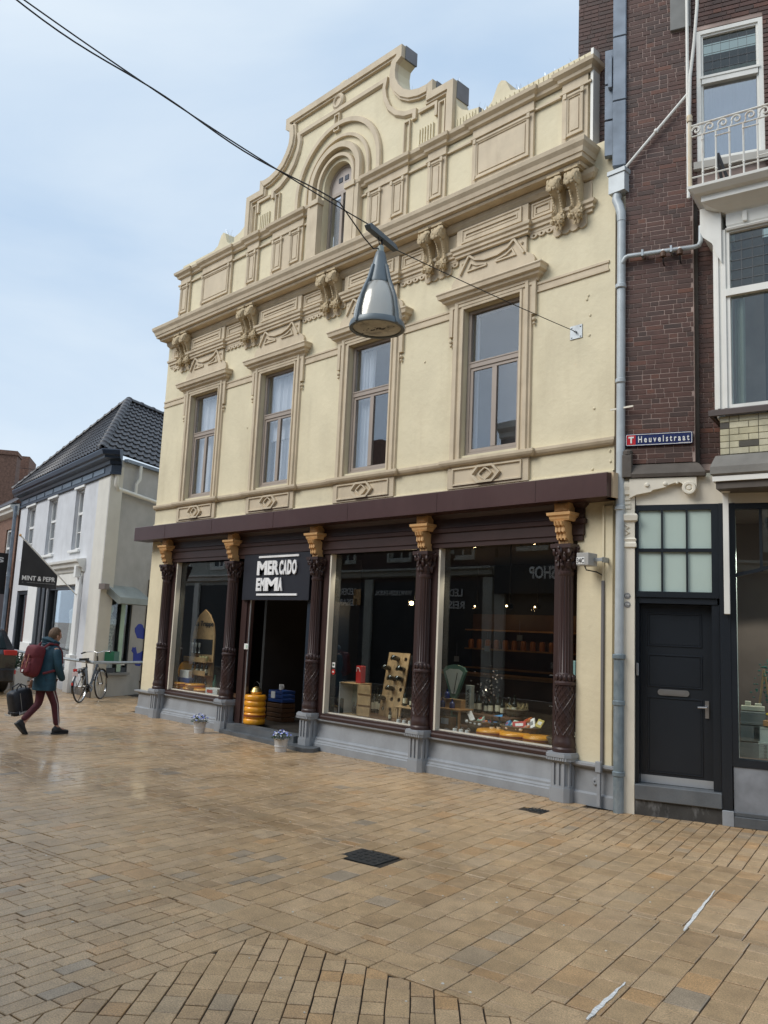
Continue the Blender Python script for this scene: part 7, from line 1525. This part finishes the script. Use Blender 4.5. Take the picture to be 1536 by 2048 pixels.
hd.tube([(.15, 0, 1.42), (.10, -.10, 1.46), (0, -.125, 1.49), (-.07, -.06, 1.52), (-.09, 0, 1.53), (-.07, .06, 1.52), (0, .125, 1.49), (.10, .10, 1.46), (.15, 0, 1.42)], .032, 8)
P('hood', hd, jack, person, True)
for (ank, toe, nm, lift) in (((.22, -.11, .0), 0, 'shoe', 0), ((-.33, .12, .07), 0, 'shoe', 1)):
    ax, ay, az = ank; sh = MB(); sec = [(-.07, .03, .030, .09), (-.04, .042, .035, .12), (.02, .042, .036, .12), (.08, .045, .026, .075), (.15, .048, .020, .055), (.20, .035, .016, .045)]
    vs = []; n = 12
    for (x, w_, h_, top) in sec:
        for i in range(n): a = 2 * pi * i / n; vs.append((x, w_ * math.cos(a), top / 2 + .012 + (top / 2) * math.sin(a)))
    sh.add(vs, [(j * n + i, j * n + (i + 1) % n, (j + 1) * n + (i + 1) % n, (j + 1) * n + i) for j in range(len(sec) - 1) for i in range(n)] + [tuple(range(n)), tuple(len(vs) - 1 - i for i in range(n))])
    sh.prism([(-.08, -.03), (-.03, -.045), (.1, -.05), (.18, -.045), (.22, 0), (.18, .045), (.1, .05), (-.03, .045), (-.08, .03)], 0, .025, 'z')
    M_ = (Matrix.Translation((-.22, ay, .01)) @ Matrix.Rotation(R(46), 4, 'Y') @ Matrix.Translation((-.15, 0, 0))) if lift else Matrix.Translation((ax, ay, 0))
    sh.xf(M_); P('shoe', sh, shoe, person, True)
bp_ = thing('backpack', 'dark red backpack with tan straps and white label worn on the back', 'backpack', (-8.58, -3.02, 0), ph)
bpm = mat('maroon_canvas', (.135, .018, .027), .75, var=.15, vs=15, bump=.3, bs=25)
def sbox(c, r, e=2.6, n=22, m=14):
    vs = []; 
    f_ = lambda v, p: math.copysign(abs(v) ** p, v)
    for j in range(m + 1):
        th = pi * j / m - pi / 2
        for i in range(n):
            a = 2 * pi * i / n; p = 2 / e; vs.append((c[0] + r[0] * f_(math.cos(th), p) * f_(math.cos(a), p), c[1] + r[1] * f_(math.cos(th), p) * f_(math.sin(a), p), c[2] + r[2] * f_(math.sin(th), p)))
    return MB().add(vs, [(j * n + i, j * n + (i + 1) % n, (j + 1) * n + (i + 1) % n, (j + 1) * n + i) for j in range(m) for i in range(n)])
lean = Matrix.Translation((-.23, .02, 1.16)) @ Matrix.Rotation(R(10), 4, 'Y')
P('main_bag', sbox((0, 0, 0), (.11, .155, .25), 3.6).xf(lean), bpm, bp_, True); P('flap', sbox((-.01, 0, .14), (.120, .163, .125), 3.4).xf(lean), bpm, bp_, True); P('front_pocket', sbox((-.10, 0, -.11), (.04, .12, .10), 4).xf(lean), bpm, bp_, True)
for y in (-.06, .06): P('leather_strap', MB().bbox(-.146, -.138, y - .013, y + .013, -.12, .10, .002).bbox(-.152, -.146, y - .018, y + .018, -.06, -.03, .002).xf(lean), mat('tan_leather', (.30, .13, .08), .5), bp_)
P('label', MB().bbox(-.152, -.146, -.022, .022, -.19, -.15, .001).xf(lean), whitem, bp_)
for s_ in (-1, 1): P('shoulder_strap', MB().tube([(-.15, s_ * .10, 1.38), (-.06, s_ * .13, 1.455), (.06, s_ * .135, 1.44), (.155, s_ * .14, 1.32), (.165, s_ * .17, 1.15), (.02, s_ * .222, 1.03), (-.15, s_ * .15, .98)], .022, 6), bpm, bp_, True)
hb_ = thing('sports_bag', 'black sports bag with pale lettering carried low in the left hand', 'bag', (-8.58, -3.02, 0), ph)
bm2 = Matrix.Translation((-.17, .40, .50)) @ Matrix.Rotation(R(-14), 4, 'Y')
bagm = mat('black_nylon', (.014, .016, .022), .5, var=.3, vs=20, bump=.4, bs=30)
P('bag_body', sbox((0, 0, 0), (.185, .12, .20), 5).xf(bm2), bagm, hb_, True); P('bottom_panel', sbox((0, 0, -.165), (.192, .127, .045), 5).xf(bm2), black, hb_, True)
for y in (-.08, .08): P('handle', MB().tube([(-.10, y, .12), (-.06, y * .9, .24), (.03, y * .4, .28), (.08, y * .9, .24), (.10, y, .12)], .011, 6).xf(bm2), bagm, hb_)
for y in (-.09, .09): P('webbing', MB().tube([(-.06, y * 1.46, -.18), (-.055, y * 1.46, 0), (-.05, y * 1.4, .15)], .006, 5).xf(bm2), greym, hb_)
q = textmesh('hummel', (-.12, .08, -.025, .025), .004, .02, shear=.2); q.v = [(v[0], v[1] - .142, v[2] - .16) for v in q.v]; P('lettering', q.xf(bm2), whitem, hb_)
q = textmesh('hummel', (-.10, .10, -.025, .025), .004, .02, shear=.2); q.v = [(-.232 + v[1], -v[0], v[2] - .16) for v in q.v]; P('lettering', q.xf(bm2), whitem, hb_)

# ================================================================== OPPOSITE SIDE OF THE STREET (seen as reflections)
def opp(name, label, x0, x1, h, m_, wm, floors, roof, wins_n, shop):
    t = thing(name, label, 'building', ((x0 + x1) / 2, -12.9, 0), R(180)); hwid = (x1 - x0) / 2
    hs = []; wn_ = []
    for (z0, z1) in floors:
        for k in range(wins_n):
            c = -hwid + (k + .5) * 2 * hwid / wins_n; wn_.append((c - .5, c + .5, z0, z1))
    P('front_wall', MB().holes(rect(-hwid + .01, hwid - .01, 3.2, h), [list(reversed(rect(*w_))) for w_ in wn_], 0, .3), m_, t)
    for w_ in wn_:
        f = P('window', MB().band(rect(*w_), [(-.12, .0), (-.12, -.05), (0, -.05), (.06, .1), (.06, .15)]).box((w_[0] + w_[1]) / 2 - .03, (w_[0] + w_[1]) / 2 + .03, .08, .12, w_[2], w_[3]), wm, t); P('pane', MB().box(w_[0] + .06, w_[1] - .06, .12, .13, w_[2] + .06, w_[3] - .06), mat('dark_pane', (.03, .035, .04), .1), f)
    mb = MB(); mb.mould([(0, h - .5), (.1, h - .45), (.12, h - .3), (.3, h - .2), (.32, h), (0, h + .02)], [(-hwid + .01, 0), (hwid - .01, 0)]); mb.mould([(0, 3.9), (.12, 3.95), (.15, 4.1), (.25, 4.15), (.25, 4.22), (0, 4.25)], [(-hwid + .01, 0), (hwid - .01, 0)]); P('cornice', mb, wm, t)
    P('shop_front', MB().box(-hwid + .3, hwid - .3, -.02, .3, .0, 3.75), shop, t)
    for k in range(3): c = -hwid + .2 + k * (2 * hwid - .4) / 2; P('pier', MB().bbox(c - .2, c + .2, -.12, .3, 0, 3.85), wm, t)
    mb = MB(); mb.prism([(-hwid, 0), (-hwid, roof), (hwid, roof), (hwid, 0)], h, h + .05, 'z'); mb.add([(-hwid, .2, h), (hwid, .2, h), (hwid, 4, h + 1.6), (-hwid, 4, h + 1.6)], [(0, 1, 2, 3)]) if roof > 1 else None; P('roof', mb, slate, t); P('chimney', MB().box(hwid * .4, hwid * .4 + .8, 2.5, 3.3, h, h + 2.2), redb, t)
    return t
dbrick = mat('opposite_brick', (.06, .035, .03), .8, var=.3, vs=4); paleo = mat('opposite_pale', (.42, .42, .38), .7); darko = mat('opposite_dark', (.02, .022, .025), .5)
opp('pale_house', 'pale rendered house reflected in the left shop window', -36, -24, 7.6, paleo, whitep, [(4.6, 6.2)], 1, 4, darko)
o2_ = opp('leather_shop', 'dark building with leather shop lettering reflected in the middle shop window', -23.9, -12.0, 8.0, dbrick, paleo, [(4.6, 6.6)], 1, 4, darko)
o3_ = opp('corner_shop', 'tall dark building with a shop sign reflected in the right shop window', -11.9, -3.5, 9.0, dbrick, paleo, [(4.8, 6.8)], 1, 3, darko)
opp('brick_house', 'plain brick house on the opposite side of the street reflected in the glass', -3.4, 9, 7.8, dbrick, paleo, [(4.6, 6.6)], 1, 4, darko)
opp('far_house', 'further brick house across the street reflected in the dark door side glass', 9.1, 22, 7.8, dbrick, paleo, [(4.6, 6.6)], 1, 4, darko)
def oppt(s, X0, X1, z0, z1, m_, parent, y=-12.83):
    q = textmesh(s, (0, 1, 0, 1), .01, .02); vs = [(X1 + (X0 - X1) * a, 0, z0 + (z1 - z0) * c) for a, b, c in q.v]
    px0 = parent.location.x; vs = [(px0 - x, -(y + 12.9) + -.0 + (.0 if b_ else 0), z) for (x, b_, z) in vs]
    vs = [(v[0], v[1] + q.v[i][1], v[2]) for i, v in enumerate(vs)]; P('lettering', MB().add(vs, q.f), m_, parent)
dimw = mat('faded_white', (.62, .62, .62), .5)
oppt('LEDERW', -19.9, -18.7, 3.28, 3.54, dimw, o2_); oppt('REISARTI', -19.9, -18.6, 2.86, 3.12, dimw, o2_); oppt('WWW.TASSEN-THUIS.NL', -17.6, -15.7, 3.26, 3.44, dimw, o2_)
oppt('LEDE', -14.1, -13.3, 3.22, 3.48, dimw, o2_); oppt('REISA', -14.2, -13.2, 2.80, 3.06, dimw, o2_)
P('orange_logo', MB().box(4.15 - 3.7 - .0, 4.55 - 3.7, -.08, -.07, 2.9, 3.5), orange_tan, o2_)
oppt('SHOP', -10.4, -9.4, 3.75, 4.15, whitem, o3_, -12.6); P('sign_board', MB().box(-4.1, 4.1, -.29, -.2, 3.3, 4.5), darko, o3_)
